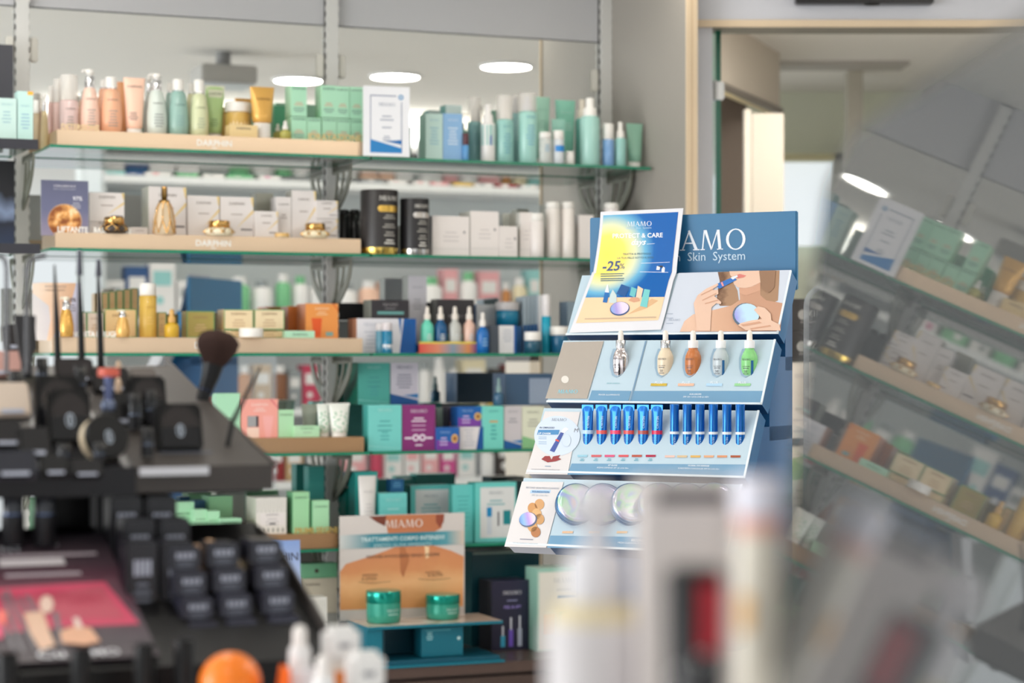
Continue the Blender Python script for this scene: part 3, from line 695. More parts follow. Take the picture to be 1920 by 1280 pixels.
# ---- second shelf, white and gold cartons on the riser
wg = (232, 226, 224)
def dWG(m, W, H, k=0):
    deco_D(m, W, H, ink=(130, 118, 112), lines=1, top=.80, wd=.46)
    y = mat((234, 206, 140), .3, .6)
    m.poly([(W * .5, H * .62), (W * .5, H * .70), (W * .02, H * .26), (W * .0, H * .24)], y); m.poly([(W * .42, H * .99), (W * .5, H * .99), (W * .5, H * .74), (W * .46, H * .82)], y)
    m.rect(W * .12, W * .46, H * .18, H * .22, mat((120, 116, 120), .5))
def card_sphere(m, W, H):
    wt = mat((226, 224, 232), .5)
    m.text('STIMULSKIN PLUS', 0, H * .88, W * .46, wt); m.text('BODY SCULPTING BALM', 0, H * .83, W * .46, mat((180, 180, 192), .5))
    m.text('97%', W * .27, H * .64, W * .2, wt, bold=True); m.lines(W * .24, H * .6, W * .22, 3, .006, .002, mat((190, 190, 200), .5))
    amb = ramp_mat('amber_marbling', (1, 0, 0), [(0, (70, 34, 18)), (.42, (150, 84, 38)), (.55, (236, 170, 96)), (.66, (255, 226, 180)), (.8, (170, 96, 48)), (1, (90, 46, 30))], .4, scale=1, noise=1.0, nscale=38)
    m.disc(0, H * .27, W * .36, W * .36, mat((196, 160, 130), .4), 0, 1, 36); m.disc(-.001, H * .265, W * .345, W * .345, amb, 0, 2, 36)
sheet(77, 166, 338, 442, .278, 'purple grey leaflet with a marbled amber sphere on the second riser', ramp_mat('dusk_print', (0, 0, 1), [(0, (150, 140, 164)), (.45, (104, 106, 136)), (1, (92, 94, 120))], .4, scale=.15), card_sphere, lean=-.02)
carton(168, 233, 361, 2, 'white and gold carton on top of another, beside the purple leaflet', wg, .235, .07, bot=416, deco=dWG)
carton(168, 233, 416.5, 2, 'white and gold carton underneath, beside the purple leaflet', wg, .235, .07, R, deco=dWG)
bottle(214, 58, 407, 2, 'gold faceted jar with gold lid in front of two stacked white cartons', (64, 52, 44), 'gem', .285, R, split=421, cat='jar', group='gold faceted jars')
carton(246, 277, 426, 2, 'low white carton left of the gold serum bottle', wg, .24, .05, R, deco=dD(top=.5, lines=0))
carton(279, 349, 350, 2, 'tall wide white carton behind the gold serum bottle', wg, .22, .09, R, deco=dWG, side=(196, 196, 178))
def serum(cx, top, sh, wf, base):
    u, zt, Y = wall(cx, top, wf); z0 = SHELF[sh] + base; H = zt - z0; r = .030; g = mat((216, 172, 110), .12, 1.0)
    t = thing('serum_bottle', wp(u, wf, z0), TH, 'clear serum bottle in a gold cage with a tall gold cap on the second riser', 'bottle')
    m = MB(); m.lathe([(r * .8, 0), (r * .98, H * .04), (r, H * .2), (r * .8, H * .5), (r * .6, H * .62), (r * .4, H * .68)], mat((236, 216, 186), .1, 0, .5, .35), n=8); m.build('body', t)
    m = MB()
    for k in range(8):
        a = 2 * pi * k / 8 + .39; q = lambda an, rr, z: (rr * cos(an), rr * sin(an), z)
        m.tube([q(a, r * .5, H * .66), q(a, r * .72, H * .56), q(a, r * .95, H * .3)], r * .06, g, 5)
        m.tube([q(a, r * .95, H * .3), q(a + .39, r * 1.0, .004)], r * .07, g, 5); m.tube([q(a, r * .95, H * .3), q(a - .39, r * 1.0, .004)], r * .07, g, 5)
    m.build('cage', t)
    m = MB(); m.lathe([(r * .5, H * .66), (r * .48, H * .72), (r * .27, H * .72), (r * .27, H - .001), (r * .24, H)], g); m.build('cap', t)
serum(308, 350, 2, .288, R)
carton(353, 411, 367, 2, 'white and gold carton left of the middle pair, behind the big gold jar', wg, .235, .07, R, deco=dWG)
carton(413, 475, 369, 2, 'white and gold carton right of the middle pair, behind the big gold jar', wg, .235, .07, R, deco=dWG)
bottle(411, 62, 414, 2, 'big gold faceted jar with gold lid above the riser lettering', (236, 224, 196), 'gem', .287, R, split=427, cat='jar', group='gold faceted jars')
carton(478, 521, 396, 2, 'short white carton between the middle pair and the taller cartons', wg, .25, .06, R, deco=dWG)
carton(480, 512, 362, 2, 'grey green carton seen behind the short white carton', (190, 190, 174), .12, .06, R)
carton(518, 546, 369, 2, 'narrow white carton left of the tallest white carton', wg, .225, .06, R, deco=dD(top=.8, lines=2, wd=.7))
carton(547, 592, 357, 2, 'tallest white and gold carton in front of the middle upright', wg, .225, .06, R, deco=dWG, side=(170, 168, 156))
carton(593, 633, 376, 2, 'white and gold carton on top of its twin by the black tubes', wg, .235, .05, bot=410, deco=dWG)
carton(593, 633, 410.5, 2, 'white and gold carton underneath its twin by the black tubes', wg, .235, .05, R, deco=dWG)
bottle(529, 28, 437, 2, 'small round gold lidded pot between two faceted jars', (230, 214, 186), 'jar', .29, R, split=444, cap=(216, 176, 110), cat='jar')
bottle(591, 58, 419, 2, 'gold faceted jar at the right end of the second riser', (236, 222, 190), 'gem', .287, R, split=432, cat='jar', group='gold faceted jars')
# right bay of the second shelf
for k, cx in enumerate((645, 665)):
    bottle(cx, 19, 393, 2, 'black tube bottle with a green dot, %s of two beside the black canisters' % ('left one', 'right one')[k], (26, 26, 28), 'plain', .15, split=402, cap=(20, 20, 22), group='black tubes with green dots', deco=lambda m, W, H: m.disc(0, H * .35, W * .1, W * .12, mat((96, 160, 70), .4)))
def dCan(lab):
    def f(m, W, H):
        wt = mat((238, 234, 226), .4); x = W * .14
        m.text('@MIAMO', x, H * .83, W * .62, wt, 0, 2)
        m.rect(x - W * .26, x + W * .26, H * .65, H * .75, mat(lab, .2, .8), 0, 1); m.disc(x - W * .26, H * .70, H * .05, H * .05, mat(lab, .2, .8), 0, 1, 14); m.disc(x + W * .26, H * .70, H * .05, H * .05, mat(lab, .2, .8), 0, 1, 14)
        g = mat((180, 176, 168), .5); m.lines(x, H * .60, W * .45, 2, .007, .0025, g); m.lines(x, H * .46, W * .5, 2, .007, .0025, g); m.lines(x, H * .34, W * .4, 2, .008, .003, g); m.lines(x, H * .22, W * .38, 2, .008, .0035, wt)
    return f
bottle(711, 72, 357, 2, 'large black canister with gold base and gold pill label', (40, 36, 36), 'cyl', .28, cap=(216, 184, 96), cat='canister', deco=dCan((232, 188, 92)), rough=.4)
bottle(777, 56, 373, 2, 'narrower black canister with silver base and silver pill label', (32, 30, 32), 'cyl', .285, cap=(200, 196, 190), cat='canister', deco=dCan((214, 206, 198)), rough=.4)
wb = (238, 230, 226)
def dW(m, W, H):
    m.lines(0, H * .6, W * .5, 3, .012, .003, mat((206, 198, 196), .5)); m.disc(W * .36, H * .6, .003, .004, mat((130, 124, 128), .5)); m.rect(-W * .5, W * .5, H * .17, H * .185, mat((214, 208, 204), .5))
gw = 'white cellophaned cartons on the second shelf'
carton(811, 880, 405, 2, 'low wide white carton next to the silver based canister', wb, .29, .08, deco=dW, group=gw, rough=.15)
carton(882, 935, 396, 2, 'taller white carton with a grey dot, second from the canisters', wb, .29, .09, deco=dW, group=gw, rough=.15, side=(206, 204, 194))
carton(937, 970, 424, 2, 'short narrow white carton between taller white ones', wb, .295, .05, deco=dW, group=gw, rough=.15)
carton(942, 974, 400, 2, 'white carton wrapped in foil behind the short narrow one', (208, 208, 200), .2, .06, group=gw, rough=.15)
carton(975, 999, 398, 2, 'slim white carton left of the white canisters', wb, .28, .08, deco=dW, group=gw, rough=.15, side=(214, 210, 200))
bottle(1007, 26, 400, 2, 'short white cylinder left of the tall white pair', (234, 226, 222), 'plain', .285, split=415, group=gw, cat='canister')
bottle(1036, 28, 379, 2, 'tall white cylinder, left of the pair behind the poster', (236, 228, 222), 'plain', .27, split=392, group=gw, cat='canister')
bottle(1064, 27, 379, 2, 'tall white cylinder, right of the pair behind the poster', (238, 230, 224), 'plain', .27, split=392, group=gw, cat='canister')
carton(1024, 1046, 383, 2, 'grey white carton standing behind the tall white cylinders', (200, 198, 186), .14, .05, group=gw)
carton(1086, 1113, 403, 2, 'white carton at the right, beside the poster edge', wb, .28, .06, group=gw, rough=.15)
bottle(1146, 30, 381, 2, 'white lidded bottle showing just above the poster', (236, 228, 226), 'plain', .25, split=392, group=gw)

# ---- third shelf, oils on the riser
def card_face(m, W, H):
    sk = ramp_mat('skin_print', (1, 0, 0), [(0, (248, 224, 204)), (.5, (236, 200, 170)), (1, (214, 172, 140))], .5, scale=.09, origin=(-.04, 0, 0), noise=.25, nscale=20)
    m.poly([(-W * .5, H * .98), (-W * .3, H), (W * .42, H), (W * .30, H * .62), (W * .05, H * .2), (-W * .1, 0), (-W * .2, 0), (-W * .12, H * .35), (-W * .16, H * .6), (-W * .5, H * .82)], sk)
    g = mat((112, 104, 112), .5); m.text('FEUILLE BLANCHE', -W * .02, H * .92, W * .44, g); m.lines(-W * .02, H * .88, W * .6, 1, .006, .0025, g); m.text('98%', W * .32, H * .67, W * .2, g, bold=True); m.lines(W * .32, H * .62, W * .24, 3, .007, .0025, g)
sheet(61, 150, 530, 638, .262, 'lilac leaflet with a bare cheek behind the gold pump bottle at left', ramp_mat('lilac_print', (1, 0, 0), [(0, (226, 220, 220)), (1, (196, 194, 214))], .4, scale=.1, origin=(-.05, 0, 0)), card_face)
oil = (222, 178, 84)
bottle(124, 29, 556, 3, 'gold pump bottle in front of the lilac leaflet', (216, 166, 84), 'pump', .30, R, split=580, metal=.5, cap=(232, 220, 200), group='oil bottles on the third riser')
gg = (236, 214, 176); gt = (104, 164, 104)
def dG(m, W, H):
    e = mat(gt, .4); t = .0022
    for r_ in ((-W / 2, W / 2, H - t, H), (-W / 2, W / 2, 0, t), (-W / 2, -W / 2 + t, 0, H), (W / 2 - t, W / 2, 0, H)): m.rect(*r_, e)
    deco_D(m, W, H, ink=(166, 132, 92), lines=3, top=.72, wd=.5)
g3 = 'gold cartons edged in green on the third riser'
for k, (a, b) in enumerate(((150, 162), (163, 194))): carton(a, b, 585, 3, ('narrow pale carton edged in green by the lilac leaflet', 'pale carton edged in green, between the black rods')[k], (240, 222, 206), .24, .05, R, deco=dG, group=g3)
carton(196, 256, 579, 3, 'open gold carton edged in green behind the small pump bottle', (236, 204, 150), .235, .06, R, deco=dG, group=g3)
bottle(230, 26, 581, 3, 'small gold pump bottle in front of the open gold carton', (226, 178, 104), 'pump', .30, R, split=594, cap=(232, 222, 200), metal=.3, group='oil bottles on the third riser')
for k in range(5): carton(190 + 14 * k, 203 + 14 * k, 548 - 2 * k, 3, 'upright gold carton in the back row, %s from the left' % ('first', 'second', 'third', 'fourth', 'fifth')[k], (214, 178, 126), .07, .045, R, deco=dG, group='gold cartons in the back row')
bottle(277, 33, 531, 3, 'tall clear bottle of golden oil with a white cap', (232, 192, 92), 'plain', .265, R, split=554, trans=.25, group='oil bottles on the third riser', deco=dD(top=.7, lines=3, ink=(180, 140, 60)))
carton(295, 312, 585, 3, 'gold carton half hidden behind the yellow dropper', (232, 198, 140), .23, .05, R, deco=dG, group=g3)
bottle(322, 28, 579, 3, 'yellow oil dropper bottle with gold top', (228, 184, 60), 'dropper', .285, R, split=604, cap=(214, 166, 92), trans=.2, group='oil bottles on the third riser')
carton(350, 402, 583, 3, 'olive gold carton seen from the side, left of the gold pair', (172, 156, 84), .24, .06, R, deco=dG, group=g3)
carton(420, 475, 580, 3, 'gold carton with cream face, upper left of the pair by the orange cartons', (242, 220, 180), .245, .07, bot=618, deco=dG, group=g3, side=(206, 172, 110))
carton(420, 475, 618.5, 3, 'gold carton underneath at left, by the white lidded jar', (238, 214, 168), .245, .07, R, deco=dG, group=g3)
carton(477, 533, 580, 3, 'gold carton with cream face, upper right of the pair by the orange cartons', (242, 222, 184), .245, .07, bot=618, deco=dG, group=g3)
carton(477, 533, 618.5, 3, 'gold carton underneath at right, by the white lidded jar', (238, 214, 168), .245, .07, R, deco=dG, group=g3)
bottle(471, 46, 615, 3, 'honey coloured jar with white lid in front of the gold cartons', (226, 176, 96), 'jar', .297, R, split=632, cat='jar')
def dOr(m, W, H):
    m.text('DARPHIN', 0, H * .82, W * .42, mat((250, 224, 190), .5)); m.lines(0, H * .76, W * .4, 2, .006, .002, mat((250, 216, 176), .5))
    m.poly([(-W * .32, H * .58), (0, H * .58), (-W * .04, H * .08), (-W * .26, H * .08)], mat((232, 92, 36), .4)); m.rect(-W * .26, -W * .04, H * .02, H * .08, mat((240, 110, 50), .4)); m.rect(W * .12, W * .34, H * .06, H * .18, mat((132, 178, 176), .4)); m.poly([(W * .3, H), (W * .38, H), (W * .5, H * .84), (W * .5, H * .78)], mat((226, 120, 54), .4))
carton(573, 634, 569, 3, 'orange carton printed with a tube, front one at the riser end', (238, 154, 78), .25, .09, R, deco=dOr, side=(190, 112, 62))
carton(540, 566, 574, 3, 'orange carton behind, left of the printed one', (212, 124, 60), .14, .07, R, side=(182, 104, 54))
carton(535, 590, 620, 3, 'flat mint carton lying in front of the orange carton', (182, 228, 198), .293, .03, R, deco=dD(top=.3, lines=0, ink=(110, 140, 120)))
# right bay of the third shelf
def dBlk(m, W, H): m.text('@MIAMO', 0, H * .66, W * .4, mat((170, 166, 168), .4)); m.rect(-W * .34, W * .36, H * .2, H * .36, mat((108, 168, 164), .3)); m.lines(0, H * .54, W * .4, 1, .006, .002, mat((140, 136, 140), .4))
def dBlue(m, W, H):
    m.text('@MIAMO', -W * .25, H * .78, W * .28, mat((190, 194, 206), .4)); m.lines(-W * .25, H * .62, W * .3, 6, .011, .003, mat((196, 196, 206), .4))
    m.poly([(W * .5, 0), (W * .5, H), (W * .29, H), (W * .22, 0)], mat((20, 92, 168), .25)); m.poly([(W * .25, H), (W * .2, H), (W * .24, H * .5)], mat((30, 110, 184), .25))
carton(669, 780, 597, 3, 'wide white and blue carton under the black one, left in the bay', (232, 230, 236), .25, .08, deco=dBlue, side=(196, 142, 112))
carton(696, 767, 562, 3, 'black and aqua carton lying on the wide white and blue carton', (50, 46, 52), .22, .07, bot=596.3, deco=dBlk, side=(146, 150, 138))
bottle(713, 18, 606, 3, 'clear blue bottle with silver cap, left of two before the wide white carton', (96, 150, 170), 'plain', .285, split=620, cap=(206, 200, 200), trans=.15)
bottle(726, 20, 605, 3, 'blue and white bottle with silver cap, right of two before the wide white carton', (26, 122, 160), 'plain', .30, split=620, cap=(216, 208, 210), deco=lambda m, W, H: m.rect(-W * .7, W * .7, 0, H * .38, mat((226, 224, 224), .3)))
carton(765, 800, 517, 3, 'tall white carton with blue foot standing at the back', (226, 222, 230), .13, .05, deco=lambda m, W, H: (deco_M(m, W, H, ink=(170, 170, 180), lines=4), wave(m, W, H * .6)), side=(168, 170, 160))
carton(819, 889, 561, 3, 'black carton standing behind the row of droppers', (54, 50, 54), .19, .05, deco=dBlk, side=(90, 90, 84))
gd = 'dropper bottles in the rainbow stand'
for cx, c, t_, lb in ((801, (112, 218, 190), 574, 'aqua green'), (826, (20, 88, 140), 574, 'deep blue'), (853, (200, 200, 194), 574, 'clear grey'), (880, (236, 196, 178), 574, 'pale pink')):
    bottle(cx, 25, t_, 3, lb + ' dropper bottle with ivory bulb in the rainbow stand', c, 'dropper', .245, .004, split=599, group=gd, cap=(240, 230, 220), deco=lambda m, W, H: m.lines(0, H * .55, W * .5, 3, .007, .003, mat((220, 224, 224), .4)))
t = thing('acrylic_stand', wp((wall(786, 640, .27)[0] + wall(901, 640, .27)[0]) / 2, .27, SHELF[3]), TH, 'rainbow tinted clear stand holding four dropper bottles', 'stand')
h = (wall(901, 640, .27)[0] - wall(786, 640, .27)[0]) / 2
rb = ramp_mat('rainbow_tint', (1, 0, 0), [(0, (232, 90, 80)), (.3, (236, 150, 120)), (.55, (140, 160, 180)), (.8, (230, 150, 90)), (1, (120, 70, 170))], .2, scale=2 * h, origin=(-h, 0, 0))
m = MB(); m.box(-h, h, 0, .003, 0, .028, rb); m.build('front_panel', t)
m = MB(); m.box(-h, h, .003, .055, 0, .003, rb); m.build('base', t)
m = MB(); m.box(-h, h, -.001, .003, .028, .033, mat((248, 220, 90), .2)); m.build('rim', t)
bottle(905, 24, 585, 3, 'bright blue dropper bottle right of the rainbow stand', (22, 106, 182), 'dropper', .285, split=612, cap=(236, 230, 224), deco=lambda m, W, H: m.lines(0, H * .55, W * .5, 3, .009, .003, mat((160, 200, 230), .4)))
carton(893, 929, 571, 3, 'white carton with curved blue side behind the bright blue dropper', (232, 232, 236), .11, .05, side=(60, 120, 190))
carton(919, 936, 610, 3, 'narrow dark slate carton left of the small white carton', (84, 92, 104), .265, .06)
carton(936, 968, 610, 3, 'small white carton with blue edge in front of the teal jar', (232, 230, 232), .27, .05, deco=lambda m, W, H: (m.lines(0, H * .85, W * .6, 5, .008, .003, mat((186, 190, 200), .4)), m.rect(W * .36, W * .5, 0, H, mat((24, 92, 166), .3))))
carton(924, 978, 611, 3, 'blue carton under the large teal jar', (22, 84, 140), .205, .085)
bottle(951, 46, 566, 3, 'large teal jar with silver lid set on a blue carton', (22, 128, 166), 'jar', .165, bot=610.5, split=582, cap=(206, 200, 200), cat='jar', deco=lambda m, W, H: m.text('@MIAMO', -W * .1, H * .7, W * .4, mat((90, 180, 200), .4)))
for k in range(4): carton(981 + 7 * k, 987 + 7 * k, 556 - k, 3, 'slim silver blue carton, %s of four in a row' % ('leftmost', 'second', 'third', 'rightmost')[k], (170, 184, 194), .19, .06, group='slim silver blue cartons', deco=lambda m, W, H: m.rect(-W * .5, W * .5, 0, H * .5, mat((58, 104, 158), .3)))
carton(1011, 1017, 553, 3, 'thin white carton edge beside the turquoise stick', (238, 236, 236), .2, .05)
bottle(1024, 18, 552, 3, 'turquoise stick with white cap, right of the silver blue cartons', (22, 160, 190), 'plain', .25, split=593, cap=(232, 226, 226))
bottle(999, 33, 622, 3, 'small dark teal jar with white lid at the shelf front', (32, 82, 104), 'jar', .29, split=638, cat='jar')
bottle(1049, 36, 612, 3, 'blue jar with white lid next to the display stand', (24, 92, 128), 'jar', .28, split=628, cat='jar')
carton(1064, 1092, 565, 3, 'silver blue carton with white top behind the white lidded jar', (150, 168, 182), .2, .06, side=(120, 140, 160))

# ---- fourth shelf
carton(405, 450, 737, 4, 'mint carton half hidden by the makeup stand, left of the pink carton', (172, 224, 190), .26, .05, R, deco=dD(top=.4, lines=0, ink=(110, 140, 120)))
def dPk(m, W, H):
    m.text('DARPHIN', 0, H * .82, W * .44, mat((255, 236, 230), .5)); m.lines(0, H * .76, W * .4, 2, .006, .002, mat((250, 226, 220), .5))
    m.rect(-W * .34, -W * .04, H * .28, H * .56, mat((214, 210, 206), .2, .6)); m.rect(-W * .10, -W * .04, H * .28, H * .56, mat((60, 54, 60), .3), 0, 2); m.rect(-W * .36, -W * .02, 0, H * .26, mat((248, 216, 200), .4)); m.poly([(W * .08, H * .56), (W * .38, H * .56), (W * .3, 0), (W * .16, 0)], mat((248, 180, 176), .4)); m.poly([(W * .26, H), (W * .34, H), (W * .5, H * .8), (W * .5, H * .74)], mat((226, 128, 128), .4))
carton(453, 521, 748, 4, 'pink carton printed with a jar and a tube on the fourth riser', (244, 168, 156), .265, .06, R, deco=dPk)
carton(522, 551, 768, 4, 'slim mint carton right of the pink carton', (180, 226, 184), .265, .05, R, deco=dD(top=.78, lines=0, wd=.8, ink=(120, 150, 120)))
carton(553, 599, 798, 4, 'low mint carton in front of the clear tube', (184, 228, 188), .285, .05, R, deco=dD(top=.68, lines=1, ink=(120, 150, 120)))
tube_(567, 598, 757, 4, 'clear tube standing at the back behind the low mint carton', (204, 212, 196), .17, R, trans=.2)
dT = lambda m, W, H: [m.disc(W * .3 * sin(k * 2.4), H * (.16 + .028 * k), .003, .002, mat((130, 186, 150), .4)) for k in range(22)]
tube_(596, 622, 757, 4, 'white tube with green leaf print, left of the pair', (230, 234, 226), .26, R, deco=dT, crimp=(236, 238, 232), group='white tubes with leaf print')
tube_(619, 658, 756, 4, 'white tube with green leaf print, right of the pair', (236, 238, 230), .28, R, deco=dT, crimp=(240, 240, 234), group='white tubes with leaf print')
aqc = (120, 208, 202)
def dAq(m, W, H): m.text('@MIAMO', 0, H * .86, W * .42, mat((180, 228, 222), .4)); m.lines(0, H * .66, W * .5, 3, .013, .003, mat((74, 160, 160), .4)); m.lines(0, H * .42, W * .3, 3, .010, .004, mat((84, 174, 174), .4)); m.poly([(-W * .5, H * .1), (W * .5, H * .04), (W * .5, H * .05), (-W * .5, H * .12)], mat((150, 222, 216), .4))
for k in range(4): carton(690 - (0, 0, 0, 0)[k], 753 - (0, 12, 18, 24)[k], 759, 4, 'aqua carton of the lower row, %s of four one behind another' % ('front one', 'second', 'third', 'rearmost')[k], aqc, .29 - .056 * k, .05, deco=dAq if k == 0 else None, side=(58, 168, 160), group='aqua cartons one behind another')
carton(671, 731, 680, 4, 'teal carton stacked on the aqua cartons', (88, 184, 172), .165, .13, bot=758.3, deco=dAq, side=(26, 120, 98))
carton(732, 784, 680, 4, 'white carton with blue wave stacked on the purple carton', (224, 218, 230), .163, .08, bot=758.3, deco=lambda m, W, H: (deco_M(m, W, H, ink=(110, 116, 140), lines=5, top=.86), wave(m, W, H)), side=(180, 180, 170))
def dPu(m, W, H):
    wt = mat((236, 222, 236), .5); m.text('@MIAMO', 0, H * .83, W * .5, wt); m.lines(0, H * .72, W * .5, 2, .008, .0035, wt); m.lines(0, H * .56, W * .6, 1, .01, .003, mat((206, 170, 200), .5)); m.lines(0, H * .46, W * .6, 1, .01, .003, mat((206, 170, 200), .5))
    for x in (-W * .09, W * .11): m.disc(x, H * .28, W * .1, W * .1, wt, 0, 1); m.disc(x, H * .28, W * .05, W * .05, mat((140, 50, 118), .4), 0, 2)
    m.rect(-W * .42, -W * .2, H * .25, H * .29, wt); m.rect(W * .22, W * .42, H * .25, H * .29, wt); m.lines(0, H * .13, W * .3, 1, .01, .004, wt)
carton(754, 816, 759, 4, 'purple carton with white print beside the aqua cartons', (136, 48, 116), .288, .09, deco=dPu)
carton(820, 842, 765, 4, 'grey green block standing in for a mirror reflection, right of the purple carton', (150, 170, 160), .12, .05)  # block added where the mirror holds a grey green reflection
def dBP(m, W, H):
    m.poly([(-W / 2, 0), (W / 2, 0), (W / 2, H * .3), (-W / 2, H * .45)], mat((128, 66, 164), .35)); m.text('@MIAMO', -W * .12, H * .74, W * .44, mat((170, 200, 236), .4), 0, 2); m.lines(-W * .18, H * .55, W * .4, 3, .009, .004, mat((206, 180, 226), .4), 0, 2)
    m.disc(W * .3, H * .5, W * .15, H * .2, mat((226, 176, 104), .4), 0, 2); m.disc(W * .3, H * .5, W * .08, H * .1, mat((160, 96, 60), .4), 0, 3)
carton(842, 859, 763, 4, 'narrow dark carton with an amber picture, behind the blue and purple cartons', (70, 56, 84), .17, .05, deco=lambda m, W, H: m.rect(-W * .4, W * .4, H * .3, H * .65, mat((206, 130, 76), .4)))
carton(859, 905, 762, 4, 'blue and purple carton on the upper row', (34, 98, 174), .27, .06, bot=799.6, deco=dBP)
carton(818, 861, 801, 4, 'blue and purple carton on the lower row, beside the purple carton', (34, 98, 174), .295, .06, deco=dBP)
carton(862, 906, 800, 4, 'white and blue carton under the blue and purple one', (228, 222, 224), .285, .06, deco=lambda m, W, H: (m.lines(-W * .1, H * .9, W * .5, 6, .009, .003, mat((190, 190, 200), .4)), m.poly([(W * .5, 0), (W * .5, H), (W * .36, H), (W * .2, 0)], mat((26, 86, 156), .3))))
def dAq2(m, W, H): m.text('@MIAMO', 0, H * .86, W * .5, mat((90, 170, 170), .4)); m.lines(0, H * .66, W * .6, 1, .012, .005, mat((220, 160, 90), .4)); m.lines(0, H * .55, W * .4, 4, .012, .004, mat((60, 160, 160), .4))
carton(907, 944, 761, 4, 'bright aqua carton with an orange line, right of the blue cartons', (122, 216, 202), .288, .06, deco=dAq2)
carton(945, 978, 762, 4, 'grey carton with blue foot, left of the leafy carton', (206, 200, 204), .285, .06, deco=lambda m, W, H: (deco_M(m, W, H, ink=(140, 140, 150), lines=2, top=.86), wave(m, W, H * .8)))
carton(979, 1020, 762, 4, 'cream carton with green leaf print next to the display stand', (226, 228, 206), .285, .06, deco=lambda m, W, H: (deco_M(m, W, H, ink=(160, 160, 150), lines=3, top=.84), m.poly([(-W * .5, 0), (W * .5, 0), (W * .5, H * .4), (W * .1, H * .2), (-W * .5, H * .3)], mat((140, 196, 140), .4)), m.disc(W * .2, H * .2, .006, .007, mat((236, 140, 100), .4), 0, 2)))
carton(948, 1036, 700, 4, 'dark blue carton laid on the aqua and grey cartons', (64, 92, 122), .25, .10, bot=760.0, deco=lambda m, W, H: m.rect(0, W * .45, H * .05, H * .85, mat((150, 164, 186), .4)))
bottle(935, 20, 708, 4, 'slate blue dropper bottle standing on the bright aqua carton', (62, 100, 130), 'dropper', .265, bot=760.3, split=735, cap=(128, 156, 156))

# ---- lowest shelf
carton(95, 120, 949, 5, 'small mint carton glimpsed behind the black lipsticks, left of the clear bottle', (168, 220, 184), .24, .05, deco=dD(top=.4, lines=0, wd=.8))
bottle(119, 13, 938, 5, 'small clear bottle glimpsed behind the black makeup stand', (226, 210, 190), 'plain', .28, split=948, cap=(214, 180, 150), trans=.2)
carton(126, 147, 936, 5, 'small mint carton glimpsed behind the black makeup stand, right of the clear bottle', (160, 216, 184), .24, .05, deco=dD(top=.6, lines=0, wd=.8))
carton(148, 182, 928, 5, 'cream carton glimpsed behind the black makeup stand', (222, 216, 196), .22, .05)
gl = 'mint cartons on the lowest shelf'
for k, (a, b, t_, wf) in enumerate(((320, 364, 941, .2), (365, 388, 955, .25), (390, 412, 958, .26), (413, 453, 972, .29))):
    carton(a, b, t_, 5, 'mint carton by the black compacts, %s of four in descending steps' % ('tallest', 'second', 'third', 'lowest')[k], (170, 222, 184), wf, .05, R if wf < .3 else 0, deco=dD(top=.6, lines=0, wd=.7, ink=(110, 150, 120)), group=gl)
carton(366, 386, 938, 5, 'navy carton behind the mint cartons in descending steps', (36, 78, 112), .12, .05, R)
carton(392, 436, 930, 5, 'deep green carton behind the white patterned box', (126, 178, 134), .16, .08, R, side=(110, 160, 120))
def dPat(m, W, H):
    g = mat((178, 178, 170), .5)
    for k in range(14): m.rect(-W * .48 + k * W * .07, -W * .48 + k * W * .07 + .001, H * .66, H * .96, g)
    for k in range(8): m.rect(-W * .48 + k * W * .13, -W * .42 + k * W * .13, H * .62, H * .64, g)
    m.rect(-W * .36, W * .42, H * .24, H * .58, mat((236, 230, 228), .4), 0, 1); m.text('DARPHIN', W * .03, H * .50, W * .4, mat((150, 146, 146), .5), 0, 2); m.lines(W * .03, H * .42, W * .5, 3, .008, .002, mat((190, 186, 186), .5), 0, 2); m.rect(-W * .06, W * .14, H * .26, H * .30, mat((110, 108, 110), .5), 0, 2)
    for k in range(6): m.rect(-W * .46 + k * W * .16, -W * .38 + k * W * .16, H * .04, H * .16, g)
carton(480, 537, 933, 5, 'white gift box patterned with fine columns on the lowest riser', (232, 228, 222), .27, .10, R, deco=dPat, side=(206, 208, 192))
carton(549, 580, 922, 5, 'tall mint carton left of the shorter one by the upright', (164, 218, 170), .27, .06, R, deco=dD(top=.84, lines=0, wd=.74, ink=(100, 140, 110)), side=(110, 176, 128), group='tall mint cartons by the upright')
carton(586, 617, 938, 5, 'shorter mint carton by the middle upright', (172, 224, 180), .28, .05, R, deco=dD(top=.78, lines=0, wd=.74, ink=(100, 140, 110)), side=(110, 176, 128), group='tall mint cartons by the upright')
carton(579, 608, 874, 5, 'teal carton standing at the back behind the tall mint cartons', (52, 148, 140), .09, .05, R)
carton(648, 659, 914, 5, 'dark green carton at the back left of the tall teal carton', (24, 120, 110), .10, .05)
carton(666, 708, 884, 5, 'tall teal carton behind the white tube', (60, 176, 168), .205, .06, side=(30, 130, 124))
tube_(674, 708, 892, 5, 'white tube leaning on the tall teal carton', (234, 228, 224), .265, 0, deco=lambda m, W, H: (m.text('@MIAMO', 0, H * .76, W * .5, mat((180, 176, 180), .4)), m.lines(0, H * .6, W * .5, 4, .01, .003, mat((206, 200, 200), .4))))
carton(711, 763, 924, 5, 'aqua carton under the small navy carton', (116, 208, 204), .27, .06, deco=dM(ink=(180, 230, 228), lines=1), side=(60, 160, 156))
carton(732, 757, 898, 5, 'small navy blue carton on top of the aqua carton', (26, 92, 138), .23, .035, bot=923.5, deco=lambda m, W, H: m.lines(0, H * .8, W * .7, 3, .006, .003, mat((90, 150, 190), .4)))
